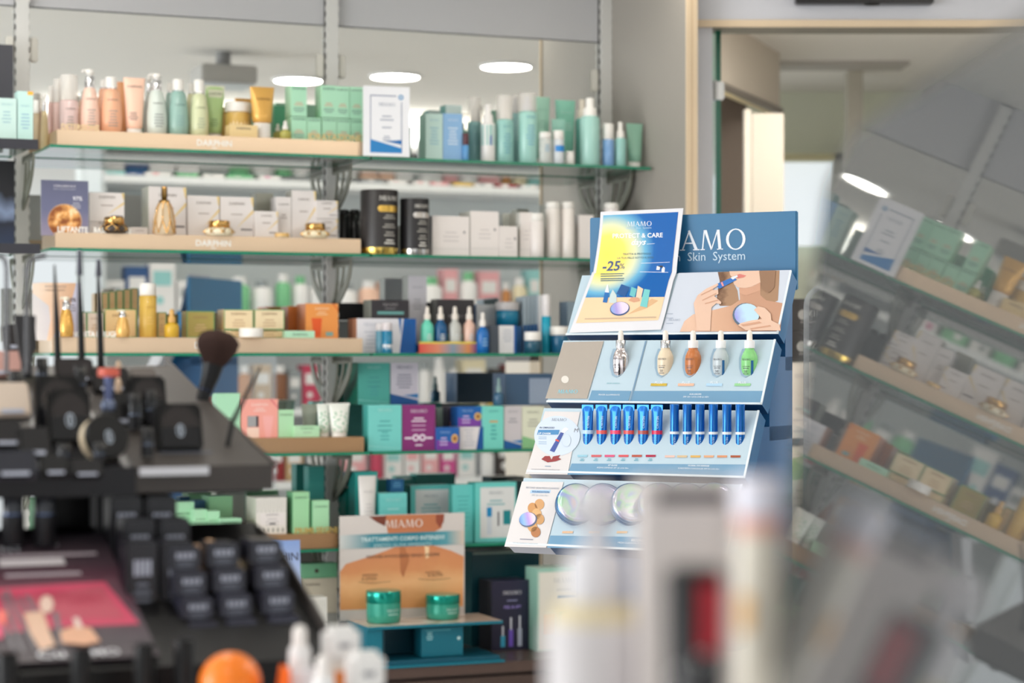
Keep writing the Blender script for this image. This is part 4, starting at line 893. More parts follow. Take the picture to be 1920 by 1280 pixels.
def dKit(m, W, H):
    m.rect(-W * .38, W * .46, H * .06, H * .92, mat((222, 224, 224), .4)); m.text('@MIAMO', 0, H * .8, W * .34, mat((140, 150, 160), .4), 0, 2); m.lines(0, H * .7, W * .5, 2, .01, .004, mat((120, 180, 186), .4), 0, 2)
    m.rect(-W * .22, -W * .10, H * .12, H * .42, mat((206, 214, 222), .3), 0, 2); m.rect(-W * .22, -W * .10, H * .42, H * .58, mat((28, 140, 196), .3), 0, 2); m.rect(W * .04, W * .08, H * .26, H * .5, mat((90, 90, 100), .3), 0, 2); m.rect(W * .18, W * .36, H * .28, H * .52, mat((20, 134, 142), .3), 0, 2)
carton(770, 845, 909, 5, 'aqua gift set with white face, left of two', (100, 200, 196), .19, .05, deco=lambda m, W, H: (m.rect(-W * .38, W * .46, H * .1, H * .92, mat((222, 224, 224), .4)), m.text('@MIAMO', 0, H * .78, W * .34, mat((140, 150, 160), .4), 0, 2), m.lines(0, H * .66, W * .56, 3, .01, .004, mat((120, 180, 186), .4), 0, 2)), side=(60, 160, 150))
carton(848, 888, 908, 5, 'plain aqua carton between the two gift sets', (106, 206, 202), .265, .03, side=(60, 160, 150), deco=lambda m, W, H: m.lines(0, H * .8, W * .6, 8, .012, .003, mat((80, 180, 178), .4)))
carton(891, 968, 904, 5, 'aqua gift set with white face showing a bottle and sachet, right of two', (108, 206, 200), .28, .06, deco=dKit, side=(60, 160, 150))
carton(968, 1030, 900, 5, 'dark green set behind the display stand on the lowest shelf', (24, 60, 66), .14, .08)

# ---- on the base cabinet
def card_sky(m, W, H): m.text('DARPHIN', W * .06, H * .72, W * .80, mat((48, 44, 60), .4))
sheet(456, 564, 1014, 1150, .44, 'sky blue leaflet standing on the base cabinet beside the makeup stand', ramp_mat('sky_print', (0, 0, 1), [(0, (206, 214, 232)), (.5, (176, 192, 226)), (1, (134, 160, 212))], .4, scale=.19), card_sky, lean=-.04)
carton(566, 632, 1084, 0, 'beige carton with a brush print beside the sky blue leaflet', (206, 196, 176), .26, .06, side=(180, 170, 150), bot=1150, z0=None, deco=lambda m, W, H: (m.text('DARPHIN', -W * .2, H * .8, W * .4, mat((96, 84, 76), .5)), m.poly([(-W * .02, H * .5), (W * .02, H * .55), (W * .12, H * .15), (W * .08, H * .1)], mat((170, 140, 80), .4))))
carton(566, 632, 1150.5, 0, 'grey carton at the bottom of the stack beside the sky blue leaflet', (170, 168, 160), .26, .06)
carton(568, 632, 1056, 0, 'green carton on top of the beige carton under the lowest shelf', (116, 180, 140), .25, .05, bot=1083.5, deco=lambda m, W, H: m.disc(-W * .1, H * .5, .006, .006, mat((70, 60, 50), .4)))
carton(562, 613, 1120, 0, 'white box patterned with fine columns in front of the beige carton', (232, 230, 224), .40, .06, deco=dPat)
carton(884, 1012, 1032, 0, 'large dark teal box standing behind the small navy carton', (10, 70, 82), .18, .10, deco=lambda m, W, H: m.rect(-W * .48, W * .5, H * .97, H * .995, mat((150, 170, 160), .4)), side=(16, 90, 96))
def dPeel(m, W, H):
    m.text('@MIAMO', W * .05, H * .80, W * .5, mat((230, 226, 236), .4)); m.text('PEEL & LIFT', W * .06, H * .60, W * .46, mat((170, 150, 230), .4), bold=True); m.lines(W * .05, H * .72, W * .4, 1, .01, .003, mat((150, 150, 190), .4))
    for x, c, h_ in ((-W * .2, (60, 170, 206), .3), (W * .02, (120, 90, 200), .42), (W * .26, (186, 190, 210), .44)):
        m.rect(x - W * .06, x + W * .06, H * .05, H * h_ * .7, mat(c, .3)); m.rect(x - W * .025, x + W * .025, H * h_ * .7, H * h_ + H * .05, mat((222, 222, 236), .3))
carton(922, 991, 1088, 0, 'navy carton printed with three serum bottles', (38, 36, 62), .30, .10, deco=dPeel, side=(46, 44, 52))
def dMb(m, W, H):
    m.rect(-W * .5, W * .5, H * .96, H, mat((160, 206, 190), .4)); m.rect(-W * .46, W * .5, H * .02, H * .95, mat((234, 230, 220), .4), 0, 2); m.text('@MIAMO', W * .1, H * .82, W * .5, mat((190, 190, 186), .4), 0, 3); m.lines(W * .1, H * .74, W * .5, 1, .01, .003, mat((190, 190, 186), .4), 0, 3); m.rect(-W * .05, W * .46, H * .63, H * .66, mat((90, 140, 190), .4), 0, 3); m.rect(W * .0, W * .2, H * .2, H * .46, mat((190, 222, 220), .4), 0, 3); m.rect(-W * .36, -W * .1, H * .2, H * .44, mat((240, 214, 196), .4), 0, 3)
carton(1008, 1092, 1064, 0, 'pale mint box with cream face on the cabinet beside the display stand', (196, 218, 204), .36, .09, deco=dMb, side=(150, 196, 178))
# ------------------------------------------------------------------ stepped blue tester display
PH = radians(28.0)
AX, BX = Vector((cos(PH), -sin(PH), 0)), Vector((sin(PH), cos(PH), 0))
OX = pt(1459, HZ, 4.55); OX.z = 0           # drawn in display units, 1 unit = 0.947 m
DS = 0.947; OD = pt(1459, HZ, 4.31); OD.z = 0
DB = 1.0; DW = CAMZ - 0.6 * DS              # foot of the display, in its units and in metres
BETA = math.atan2(0.08, 0.136); LP = 0.158
def tier(k): return -0.095 * k, CAMZ + 0.053 - 0.149 * k
def on_plate(k, px, py):                    # sight line met with the sloping face of a tier: (a, s)
    b0, z0 = tier(k); n = BX * cos(BETA) - Vector((0, 0, sin(BETA)))
    P0 = OX + BX * b0 + Vector((0, 0, z0)); C = Vector((0, 0, CAMZ)); r = pt(px, py, 1.0) - C
    P = C + r * (n.dot(P0 - C) / n.dot(r)); q = P - P0
    return q.dot(AX), q.dot(BX * sin(BETA) + Vector((0, 0, cos(BETA))))
def on_front(px, py, b):                    # the same with an upright plane: (a, height)
    P0 = OX + BX * b; C = Vector((0, 0, CAMZ)); r = pt(px, py, 1.0) - C
    P = C + r * (BX.dot(P0 - C) / BX.dot(r)); return (P - OX).dot(AX), P.z
def dwp(a, b, z): return OD + (AX * a + BX * b) * DS + Vector((0, 0, CAMZ + (z - CAMZ) * DS))
def dthing(*a): o = thing(*a); o.scale = (DS, DS, DS); return o
blue = mat((44, 118, 166), 0.35); dblue = mat((28, 88, 140), 0.35); navy = mat((22, 62, 104), 0.35)
pale = mat((188, 208, 220), 0.22, coat=0.3); slate = mat((112, 156, 188), 0.22, coat=0.3); wt_ = mat((240, 244, 248), 0.4)
disp = dthing('tester_display', dwp(0, 0, DB), -PH, 'stepped blue cosmetics tester display with four sloping trays and a blue header', 'display stand')
def dpart(mb, name, label=None):
    o = mb.build(name, disp)
    if label: o['label'] = label
    return o
m = MB()
for k in range(4):
    b0, z0 = tier(k); zl = tier(k + 1)[1] + .10 if k < 3 else DB + .002
    m.box(-.375, -.012, b0 + .075, .118, zl - DB - .03 if k < 3 else 0, z0 - DB + .10, dblue)
m.box(-.375, -.012, -.20, .118, 0, .03, blue)
dpart(m, 'body')
# header board with the name
m = MB(); a0, zt = on_front(1112, 408, .12); zb = CAMZ + .15
m.box(-.505, -.003, .12, .132, zb - DB, zt - DB, mat((34, 106, 150), .45), .002)
c, z = on_front(1306, 469, .12); z2 = on_front(1306, 432, .12)[1]; x2 = on_front(1398, 469, .12)[0]
m.text('@MIAMO', c, z - DB, (x2 - c) * 2, mat((226, 232, 240), .4), .12, 2)
c2, z3 = on_front(1310, 494, .12)
m.text('Health  Skin  System', c2 - .002, z3 - DB, (x2 - c2) * 2.02, mat((190, 212, 228), .4), .12, 2)
dpart(m, 'header', 'blue header board with white name')
TR = []
def tray(k):
    b0, z0 = tier(k)
    o = MB(); xs = -.405 if k else -.505
    o.box(xs, 0, 0, .042, 0, LP, blue, 0, {'f': pale, 'b': navy, 'r': mat((40, 104, 154), .35), 'l': blue})
    if k: o.box(-.505, xs, 0, .042, 0, LP, mat((214, 214, 220), .35), 0, {'f': pale, 'b': mat((170, 172, 184), .3) if k > 1 else navy})
    o.box(-.506, .001, -.0022, .0, -.001, .0035, mat((226, 236, 242), .12)); o.box(-.0035, .001, -.0022, 0, 0, LP, mat((226, 236, 242), .12))
    return o
def tfin(o, k, name):
    b0, z0 = tier(k); q = o.build(name, disp, (0, b0, z0 - DB), (-BETA, 0, 0)); return q
def px_poly(o, k, pts, m_, lay=1): o.poly([on_plate(k, *p) for p in pts], m_, -.0006, lay)
def px_text(o, k, s, px, py, wpx, m_, lay=3, bold=False, hpx=None):
    a, s0 = on_plate(k, px, py); a1 = on_plate(k, px - wpx / 2, py)[0]; a2 = on_plate(k, px + wpx / 2, py)[0]
    o.text(s, a, s0, a2 - a1, m_, -.0006, lay, (on_plate(k, px, py - hpx)[1] - s0) if hpx else None, bold)
def ell(cx, cy, rx, ry, n=20, rot=0.0): return [(cx + rx * cos(2 * pi * i / n) * cos(rot) - ry * sin(2 * pi * i / n) * sin(rot), cy + rx * cos(2 * pi * i / n) * sin(rot) + ry * sin(2 * pi * i / n) * cos(rot)) for i in range(n)]
def Z4(pts): return [(1040 + x / 4.0, 370 + y / 4.0) for x, y in pts]
def Z5(pts): return [(1000 + x / 4.0, 600 + y / 4.0) for x, y in pts]
# tray 1: photograph of a woman with a lip pen and a compact
o = tray(0)
skin = ramp_mat('skin_photo', (1, 0, .4), [(0, (222, 184, 160)), (.45, (228, 190, 166)), (.7, (216, 172, 144)), (1, (196, 150, 124))], .3, scale=.26, origin=(-.30, 0, 0), noise=.12, nscale=18)
skin2 = mat((226, 190, 168), .35, noise=.05); skin3 = mat((206, 158, 132), .35); hair = ramp_mat('hair_photo', (1, 0, 0), [(0, (96, 70, 54)), (.5, (140, 106, 82)), (.75, (110, 80, 62)), (1, (168, 132, 104))], .35, scale=.10, origin=(-.21, 0, 0), noise=.5, nscale=60); hair2 = mat((150, 116, 92), .35)
px_poly(o, 0, Z4([(930, 568), (1778, 545), (1680, 1010), (800, 1012)]), mat((204, 210, 222), .3), 1)
px_poly(o, 0, Z4([(1225, 562), (1320, 558), (1340, 640), (1372, 700), (1385, 790), (1320, 815), (1240, 815), (1218, 760), (1226, 690), (1240, 630)]), hair, 2)
px_poly(o, 0, Z4([(1520, 556), (1688, 550), (1684, 640), (1676, 775), (1640, 792), (1560, 770), (1530, 745)]), hair, 2)
px_poly(o, 0, Z4([(940, 1010), (975, 930), (1040, 880), (1200, 845), (1330, 812), (1392, 770), (1385, 660), (1545, 660), (1545, 735), (1590, 775), (1710, 795), (1695, 1005)]), skin, 3)      # shoulders and neck
px_poly(o, 0, Z4([(1312, 557), (1540, 552), (1545, 640), (1490, 672), (1430, 684), (1375, 678), (1345, 650), (1340, 610), (1318, 585)]), skin2, 4)   # lower face
px_poly(o, 0, Z4([(1385, 684), (1460, 682), (1545, 640), (1545, 700), (1440, 740), (1390, 720)]), skin3, 4)
px_poly(o, 0, Z4([(1352, 592), (1390, 578), (1440, 590), (1420, 604), (1380, 612), (1355, 604)]), mat((214, 126, 118), .3), 5)
px_poly(o, 0, Z4([(1536, 554), (1660, 551), (1650, 680), (1610, 720), (1560, 690), (1545, 630)]), hair2, 5)
px_poly(o, 0, Z4([(1205, 660), (1240, 690), (1370, 622), (1345, 600)]), mat((62, 116, 190), .25), 6); px_poly(o, 0, Z4([(1322, 608), (1372, 588), (1378, 600), (1340, 622)]), mat((224, 232, 244), .25), 7); px_poly(o, 0, Z4([(1250, 646), (1262, 640), (1274, 668), (1262, 674)]), mat((240, 150, 150), .3), 8)
px_poly(o, 0, Z4([(1070, 1005), (1060, 900), (1046, 800), (1075, 740), (1140, 690), (1225, 650), (1232, 664), (1180, 700), (1230, 698), (1232, 730), (1200, 745), (1254, 790), (1250, 806), (1215, 800), (1180, 830), (1176, 900), (1170, 1005)]), skin2, 7)   # hand with the pen
for a_, b_ in (((1100, 735), (1190, 690)), ((1110, 775), (1215, 722)), ((1130, 800), (1235, 770))): px_poly(o, 0, Z4([a_, b_, (b_[0] + 2, b_[1] + 8), (a_[0] + 2, a_[1] + 7)]), skin3, 8)
holo_print = ramp_mat('holo_print', (1, 0, .6), [(0, (160, 206, 226)), (.3, (200, 232, 190)), (.5, (140, 196, 226)), (.7, (160, 160, 226)), (1, (190, 220, 236))], .2, scale=.09, origin=(-.145, 0, .03), noise=.4, nscale=30)
px_poly(o, 0, Z4(ell(1436, 888, 98, 90)), mat((92, 110, 130), .3), 8); px_poly(o, 0, Z4(ell(1446, 884, 94, 82)), holo_print, 9)
px_poly(o, 0, Z4([(1700, 1005), (1440, 1005), (1380, 965), (1400, 950), (1480, 930), (1560, 920), (1500, 850), (1530, 825), (1580, 835), (1625, 880), (1630, 930), (1690, 960)]), skin2, 10)
px_poly(o, 0, Z4([(1400, 962), (1540, 938), (1560, 950), (1420, 975)]), skin3, 11); px_poly(o, 0, Z4([(1470, 990), (1620, 965), (1630, 975), (1480, 1000)]), skin3, 11)
px_text(o, 0, '@MIAMO', 1264, 602, 22, mat((170, 180, 196), .4)); 
for y in (588, 596, 606): a, s = on_plate(0, 1256, y); o.lines(a, s, .024, 1, .004, .0018, mat((170, 180, 196), .4), -.0006, 3)
tfin(o, 0, 'photo_tray')
# tray 2
o = tray(1); ln = mat((120, 150, 176), .3)
px_poly(o, 1, [(1181, 755), (1428, 755), (1431, 733), (1187, 733)], slate); px_poly(o, 1, [(1103, 752), (1178, 754), (1184, 733), (1110, 732)], slate)
px_poly(o, 1, [(1180, 755), (1183, 755), (1213, 639), (1210, 639)], ln, 2)
px_poly(o, 1, Z5([(92, 590), (404, 592), (530, 160), (228, 168)]), mat((196, 186, 176), .16, .5), 3)
px_text(o, 1, '@MIAMO', 1064, 738, 37, mat((120, 214, 240), .3), 4, True); px_poly(o, 1, ell(1060, 712, 7, 7), mat((222, 216, 208), .3), 4)
px_text(o, 1, 'SUN DROPS', 1304, 741, 22, wt_, 3, True); px_text(o, 1, 'SPF 50+ UVA-UVB & HEV', 1305, 746, 48, wt_); px_text(o, 1, 'PRIMER ILLUMINANTE', 1142, 742, 40, wt_)
for px, c in ((1235, (206, 176, 70)), (1286, (232, 186, 160)), (1339, (176, 210, 236)), (1392, (150, 208, 150))):
    px_poly(o, 1, [(px - 15, 724), (px + 15, 724), (px + 16, 719), (px - 14, 719)], mat(c, .3), 2); px_text(o, 1, 'PLUS', px, 720, 14, wt_, 3)
px_text(o, 1, 'PRIMER LUMINOUS', 1150, 720, 24, mat((60, 160, 170), .3))
for px in (1160, 1244, 1296, 1348, 1402): px_poly(o, 1, [(px - 16, 690), (px - 12, 704), (px - 4, 708), (px + 6, 702), (px + 14, 688), (px + 17, 668), (px + 12, 654), (px - 10, 654), (px - 16, 672)], mat((150, 176, 196), .3), 2)  # darker teardrops paint the shade inside the bottle cut-outs
tfin(o, 1, 'drops_tray')
# tray 3
o = tray(2)
px_poly(o, 2, [(1064, 890), (1398, 892), (1404, 871), (1072, 869)], slate)
px_poly(o, 2, Z5([(-58, 1156), (258, 1160), (352, 690), (88, 686)]), mat((218, 213, 213), .35), 2)
px_poly(o, 2, Z5(ell(180, 870, 172, 150, 30)), mat((206, 218, 232), .3), 3)
px_text(o, 2, '@MIAMO', 1048, 790, 28, mat((130, 140, 156), .4), 4); px_text(o, 2, 'IN OMAGGIO', 1026, 804, 28, mat((70, 90, 130), .4), 4, True)
px_poly(o, 2, Z5([(30, 862), (190, 862), (200, 826), (40, 826)]), mat((80, 140, 190), .3), 4); px_text(o, 2, 'LIP CHARM', 1021, 815, 23, wt_, 5, True)
for y in (877, 890, 914, 928): 
    a, s = on_plate(2, 1018, 600 + y / 4.0); o.lines(a, s, .028, 1, .004, .0016, mat((150, 176, 206), .4), -.0006, 4)
px_poly(o, 2, Z5([(125, 982), (160, 994), (232, 850), (208, 842)]), mat((74, 92, 160), .25), 4); px_poly(o, 2, Z5([(166, 905), (192, 918), (198, 906), (172, 894)]), mat((220, 90, 80), .3), 5); px_poly(o, 2, Z5([(205, 845), (234, 852), (268, 820), (250, 808), (232, 812)]), mat((232, 232, 240), .3), 4)
px_text(o, 2, 'M', 1080, 811, 7, mat((120, 120, 130), .4), 4)
for e_ in (Z5(ell(250, 905, 36, 50, 20)), ): px_poly(o, 2, e_, mat((190, 204, 222), .3), 4); px_poly(o, 2, Z5(ell(250, 905, 33, 47, 20)), mat((206, 218, 232), .3), 5)
px_poly(o, 2, Z5([(62, 1046), (90, 1022), (125, 1022), (138, 1050), (150, 1026), (205, 1014), (190, 1034), (212, 1046), (170, 1062), (110, 1070)]), mat((150, 60, 62), .3), 4)
a, s = on_plate(2, 1028, 874); o.lines(a, s, .02, 1, .004, .0016, ln, -.0006, 4); px_text(o, 2, 'TEXTURE CONFORTEVOLE, NON APPICCICOSA', 1023, 882, 54, mat((110, 110, 130), .4), 4)
for px, c in zip((1092, 1118, 1143, 1169, 1194, 1220), ((150, 196, 214), (206, 96, 100), (214, 84, 124), (214, 84, 90), (186, 84, 66), (176, 30, 66))):
    px_poly(o, 2, [(px - 9, 857), (px + 9, 857), (px + 10, 853), (px - 9, 853)], mat(c, .3), 2); a, s = on_plate(2, px, 860); o.lines(a, s, .012, 2, .0035, .0016, mat((90, 160, 180), .4), -.0006, 2)
for px, c in zip((1256, 1279, 1304, 1329, 1354, 1379), ((226, 190, 176), (214, 186, 146), (220, 174, 96), (226, 170, 130), (216, 146, 104), (170, 84, 52))):
    px_poly(o, 2, [(px - 9, 858), (px + 9, 858), (px + 10, 854), (px - 9, 854)], mat(c, .3), 2)
px_text(o, 2, 'LIP GLOSS', 1149, 874, 17, wt_, 3, True); px_text(o, 2, 'AGING DEFENSE SPF 20 UVA PA+', 1149, 879, 60, wt_); px_text(o, 2, 'GLOBAL EYE DEFENSE', 1310, 875, 40, wt_, 3, True); px_text(o, 2, 'SUNSCREEN CONCEALER SPF 50 UVA PA+', 1310, 880.5, 78, wt_)
tfin(o, 2, 'gloss_tray')
# tray 4
o = tray(3); b0, z0 = tier(3)
px_poly(o, 3, [(1026, 1027), (1380, 1034), (1388, 1010), (1032, 1004)], slate)
px_poly(o, 3, [(946, 1025), (1024, 1027), (1057, 904), (979, 903)], mat((220, 215, 215), .35), 2)
px_text(o, 3, 'SECOND SKIN MESH CUSHION', 1017, 917, 62, mat((130, 140, 160), .4), 4); px_poly(o, 3, [(994, 925), (1032, 925), (1033, 919), (996, 919)], mat((176, 206, 232), .3), 3); px_text(o, 3, 'FOUNDATION', 1014, 924.5, 32, mat((60, 100, 150), .4), 4, True); px_text(o, 3, 'SPF 50 UVA PA+', 1013, 931, 32, mat((170, 180, 190), .4), 4)
for x, y, c in ((1012, 946, (210, 160, 110)), (999, 953, (206, 150, 96)), (1007, 964, (220, 174, 122)), (1012, 974, (206, 156, 104)), (999, 988, (214, 162, 108)), (1005, 998, (184, 124, 82))): px_poly(o, 3, ell(x, y, 9, 10), mat(c, .3), 4 + int(y > 960))
px_poly(o, 3, ell(991, 975, 17, 14, 20, -.2), mat((96, 110, 140), .3), 6); px_poly(o, 3, ell(990, 974, 15.5, 12.5, 20, -.2), ramp_mat('compact_print', (1, 0, .5), [(0, (90, 130, 200)), (.4, (150, 190, 236)), (.7, (190, 160, 226)), (1, (240, 214, 226))], .25, scale=.04, origin=(-.49, 0, .05)), 7)
px_text(o, 3, 'TEXTURE LEGGERA & CONFORTEVOLE', 985, 1020, 48, mat((110, 110, 130), .4), 4); a, s = on_plate(3, 988, 1011); o.lines(a, s, .045, 1, .004, .0016, mat((120, 120, 140), .4), -.0006, 4)
px_text(o, 3, 'SECOND SKIN', 1203, 1016, 40, wt_, 3, True); px_text(o, 3, 'MESH CUSHION FOUNDATION SPF 50', 1200, 1021, 84, wt_)
for px, c in ((1064, (226, 186, 150)), (1114, (232, 200, 170)), (1166, (226, 190, 150)), (1216, (200, 150, 110))): px_poly(o, 3, [(px - 10, 1000), (px + 10, 1000), (px + 11, 996), (px - 9, 996)], mat(c, .3), 2)
tfin(o, 3, 'cushion_tray')

# drops bottles standing in the painted cut-outs of the second tray
def drops(px, col, cap, silver, label, lab_blue=False, chrome=False):
    a, s = on_plate(1, px, 704); b0, z0 = tier(1); r = .0178
    b = b0 + s * sin(BETA) + r * .92; zt = on_front(px, 619, b)[1]; zb = zt - .112
    t = dthing('dropper_bottle', dwp(a, b, zb), -PH, label, 'bottle', 'dropper bottles on the display')
    body = mat((214, 204, 204), .1, 1.0) if chrome else mat(col, .25); H = .112
    p = [(r * .93, 0), (r, .002), (r, .046), (r * .95, .056), (r * .72, .066), (r * .56, .070), (r * .56, .074)]
    m = MB(); m.lathe(p, body, n=28); m.map = arc_map(prof_r(p)); ink = mat((70, 70, 80), .4)
    m.text('@MIAMO', -.002, .048, .021, ink); m.text('SUN DROPS' if not chrome else 'PRIMER', -.002, .034, .018, ink); m.lines(-.002, .032, .02, 1, .003, .0015, ink)
    if not chrome: m.text('50', -.002, .022, .007, ink)
    m.lines(-.002, .020, .018, 1, .003, .0012, ink)
    if lab_blue: m.rect(.010, .0155, .016, .048, mat((28, 96, 150), .3), 0, 3)
    m.build('body', t)
    cm = mat((200, 200, 202), .2, 1.0) if silver else mat(cap, .35)
    m = MB(); m.lathe([(r * .62, .074), (r * .62, .089), (r * .58, .090)], cm); o_ = m.build('collar', t)
    m = MB(); m.lathe([(r * .34, .090), (r * .34, .102), (r * .28, .109), (r * .16, .1115), (r * .03, H)], mat((240, 232, 222), .4)); m.build('bulb', o_)
drops(1158, None, None, True, 'mirror silver dropper bottle standing alone at the left of the second tray', chrome=True)
drops(1242, (226, 208, 180), None, True, 'cream coloured dropper bottle with silver collar on the second tray')
drops(1294, (194, 116, 64), (238, 234, 232), False, 'brown orange dropper bottle on the second tray')
drops(1346, (190, 200, 204), (238, 238, 240), False, 'pale grey dropper bottle with blue strip on the second tray', True)
drops(1400, (134, 206, 128), (238, 238, 240), False, 'light green dropper bottle with blue strip on the second tray', True)
# lip gloss tubes and concealer sticks in the third tray
mblue = mat((22, 104, 186), .18, .55); dkb = mat((20, 70, 138), .18, .5)
def gloss_tube(px, band, label):
    a, s = on_plate(2, px, 832); b0, z0 = tier(2); W = .0275; b = b0 + s * sin(BETA) + .008
    zt = on_front(px, 759, b)[1]; H = .10; zb = zt - H
    t = dthing('lip_gloss_tube', dwp(a, b, zb), -PH, label, 'lip gloss', 'lip gloss tubes on the display')
    rings = []; n = 20
    for s_ in (0, .3, .6, .85, .88, 1.0):
        rx = W / 2 * (.74 + .26 * s_); ry = .0085 * (1 - s_) ** .6 + .0012
        rings.append([(rx * cos(2 * pi * k / n), ry * sin(2 * pi * k / n), H * s_) for k in range(n)])
    m = MB(); m.loft(rings, mblue)
    def mp(x, y, z):
        s_ = z / H; rx = W / 2 * (.74 + .26 * s_); ry = .0085 * (1 - s_) ** .6 + .0012
        return (x, -ry * sqrt(max(0, 1 - (x / rx) ** 2)) + y, z)
    m.map = mp; m.text('@MIAMO', .0015, .064, .026, mat((214, 226, 240), .3), 0, 3, None, False, 0, -pi / 2)
    for k in range(3): m.text('LIP GLOSS', -.005 + .004 * k, .026, .014, mat((120, 170, 220), .3), 0, 2, None, False, 0, pi / 2)
    m.build('body', t)
    m = MB(); s0 = .42
    rr = [[(W / 2 * (.745 + .26 * s_) * 1.02 * cos(2 * pi * k / n), (.0085 * (1 - s_) ** .6 + .0017) * sin(2 * pi * k / n), H * s_) for k in range(n)] for s_ in (s0 - .04, s0 + .04)]
    m.loft(rr, mat(band, .3)); m.build('shade_band', t)
    m = MB(); m.box(-W / 2, W / 2, -.0016, .0016, H * .88, H + .0005, mblue, .0005); m.build('crimp', t)
for px, c, lb in zip((1099, 1125, 1151, 1176, 1203, 1229), ((176, 204, 230), (216, 84, 80), (232, 60, 100), (212, 76, 76), (170, 72, 66), (206, 22, 74)), ('pale blue', 'coral', 'hot pink', 'brick red', 'brown red', 'crimson')):
    gloss_tube(px, c, 'shiny blue lip gloss tube with a %s band, %s' % (lb, {1099: 'leftmost', 1125: 'second from left', 1151: 'third from left', 1176: 'fourth from left', 1203: 'fifth from left', 1229: 'next to the sticks'}[px]))
for k, px in enumerate((1261, 1285, 1309, 1334, 1359.5, 1384.5)):
    a, s = on_plate(2, px, 834); b0, z0 = tier(2); r = .0098; b = b0 + s * sin(BETA) + r; zt = on_front(px, 757.5, b)[1]; H = .108
    t = dthing('concealer_stick', dwp(a, b, zt - H), -PH, 'shiny blue concealer stick with white band, %s of six' % ('leftmost', 'second from left', 'third from left', 'fourth from left', 'fifth from left', 'rightmost')[k], 'concealer', 'concealer sticks on the display')
    m = MB(); m.lathe([(r * .95, 0), (r, .002), (r, .045)], mblue); m.map = arc_map(lambda z: r); m.text('@MIAMO', 0.002, .028, .024, mat((206, 222, 240), .3), 0, 3, None, False, 0, -pi / 2)
    m.rect(-.008, -.006, .002, .045, mat((120, 176, 226), .2)); m.build('body', t)
    m = MB(); m.lathe([(r * 1.01, .045), (r * 1.01, .0505)], mat((232, 234, 238), .3)); m.build('band', t)
    m = MB(); m.lathe([(r * 1.0, .0505), (r * 1.0, H - .001), (r * .96, H)], mblue); m.map = arc_map(lambda z: r); m.rect(-.0075, -.0055, .052, H - .002, mat((120, 176, 226), .2)); m.rect(.004, .0052, .052, H - .002, dkb); m.build('cap', t)
# cushion compacts in the fourth tray
def holo(k):
    mm = bpy.data.materials.new('holographic_foil_%d' % k); mm.use_nodes = True; nt = mm.node_tree; b = nt.nodes['Principled BSDF']
    tc = nt.nodes.new('ShaderNodeTexCoord'); n = nt.nodes.new('ShaderNodeTexNoise'); n.inputs['Scale'].default_value = 13; n.inputs['Detail'].default_value = 2; n.inputs['Distortion'].default_value = 1.5; n.noise_dimensions = '4D'; n.inputs['W'].default_value = k * 1.7
    r = nt.nodes.new('ShaderNodeValToRGB'); e = r.color_ramp.elements
    st = [(.30, (176, 206, 226)), (.42, (206, 196, 236)), (.50, (226, 226, 236)), (.56, (190, 236, 196)), (.62, (170, 186, 240)), (.70, (240, 196, 186)), (.8, (214, 222, 232))]
    while len(e) < len(st): e.new(.5)
    for i, (p_, c) in enumerate(st): e[i].position = p_; e[i].color = (lin(c[0]), lin(c[1]), lin(c[2]), 1)
    nt.links.new(tc.outputs['Object'], n.inputs['Vector']); nt.links.new(n.outputs['Fac'], r.inputs[0]); nt.links.new(r.outputs[0], b.inputs['Base Color'])
    b.inputs['Metallic'].default_value = .6; b.inputs['Roughness'].default_value = .25
    return mm
for k, px in enumerate((1085, 1136, 1188, 1240, 1292, 1344)):
    a, s = on_plate(3, px, 950); b0, z0 = tier(3); r = .045; P = dwp(a, b0 + s * sin(BETA) - .012 * cos(BETA), z0 + s * cos(BETA) + .012 * sin(BETA))
    t = dthing('cushion_compact', P, 0, 'round holographic cushion compact with blue rim, %s in the fourth tray' % ('leftmost', 'second from left', 'third from left', 'fourth from left', 'fifth from left', 'rightmost')[k], 'compact', 'cushion compacts on the display')
    nrm = (-BX * cos(BETA * .8) + Vector((0, 0, sin(BETA * .8)))); nrm = Matrix.Rotation(radians(36), 3, 'Z') @ nrm
    t.rotation_euler = nrm.to_track_quat('Z', 'Y').to_euler()
    m = MB(); m.lathe([(r * .96, -.014), (r, -.011), (r, -.002), (r * .97, -.001)], mat((52, 104, 150), .2, .6), n=40); m.build('base', t)
    m = MB(); m.lathe([(r * .98, 0), (r, .002), (r, .007), (r * .95, .009)], mat((70, 120, 166), .15, .7), n=40); m.build('rim', t)
    m = MB(); m.lathe([(r * .93, .0088), (r * .93, .0095), (r * .7, .0105), (.0005, .011)], holo(k), n=40); 
    yy = [(x, y) for x, y in []]
    vs_, fs, W, H_ = text_geo('@MIAMO'); kk = .03 / W; th_ = radians(60)
    m.add([(x * kk * cos(th_) - y * kk * sin(th_) + .014, x * kk * sin(th_) + y * kk * cos(th_) - .01, .0114) for x, y in vs_], fs, mat((70, 90, 120), .3)); m.build('lid', t)
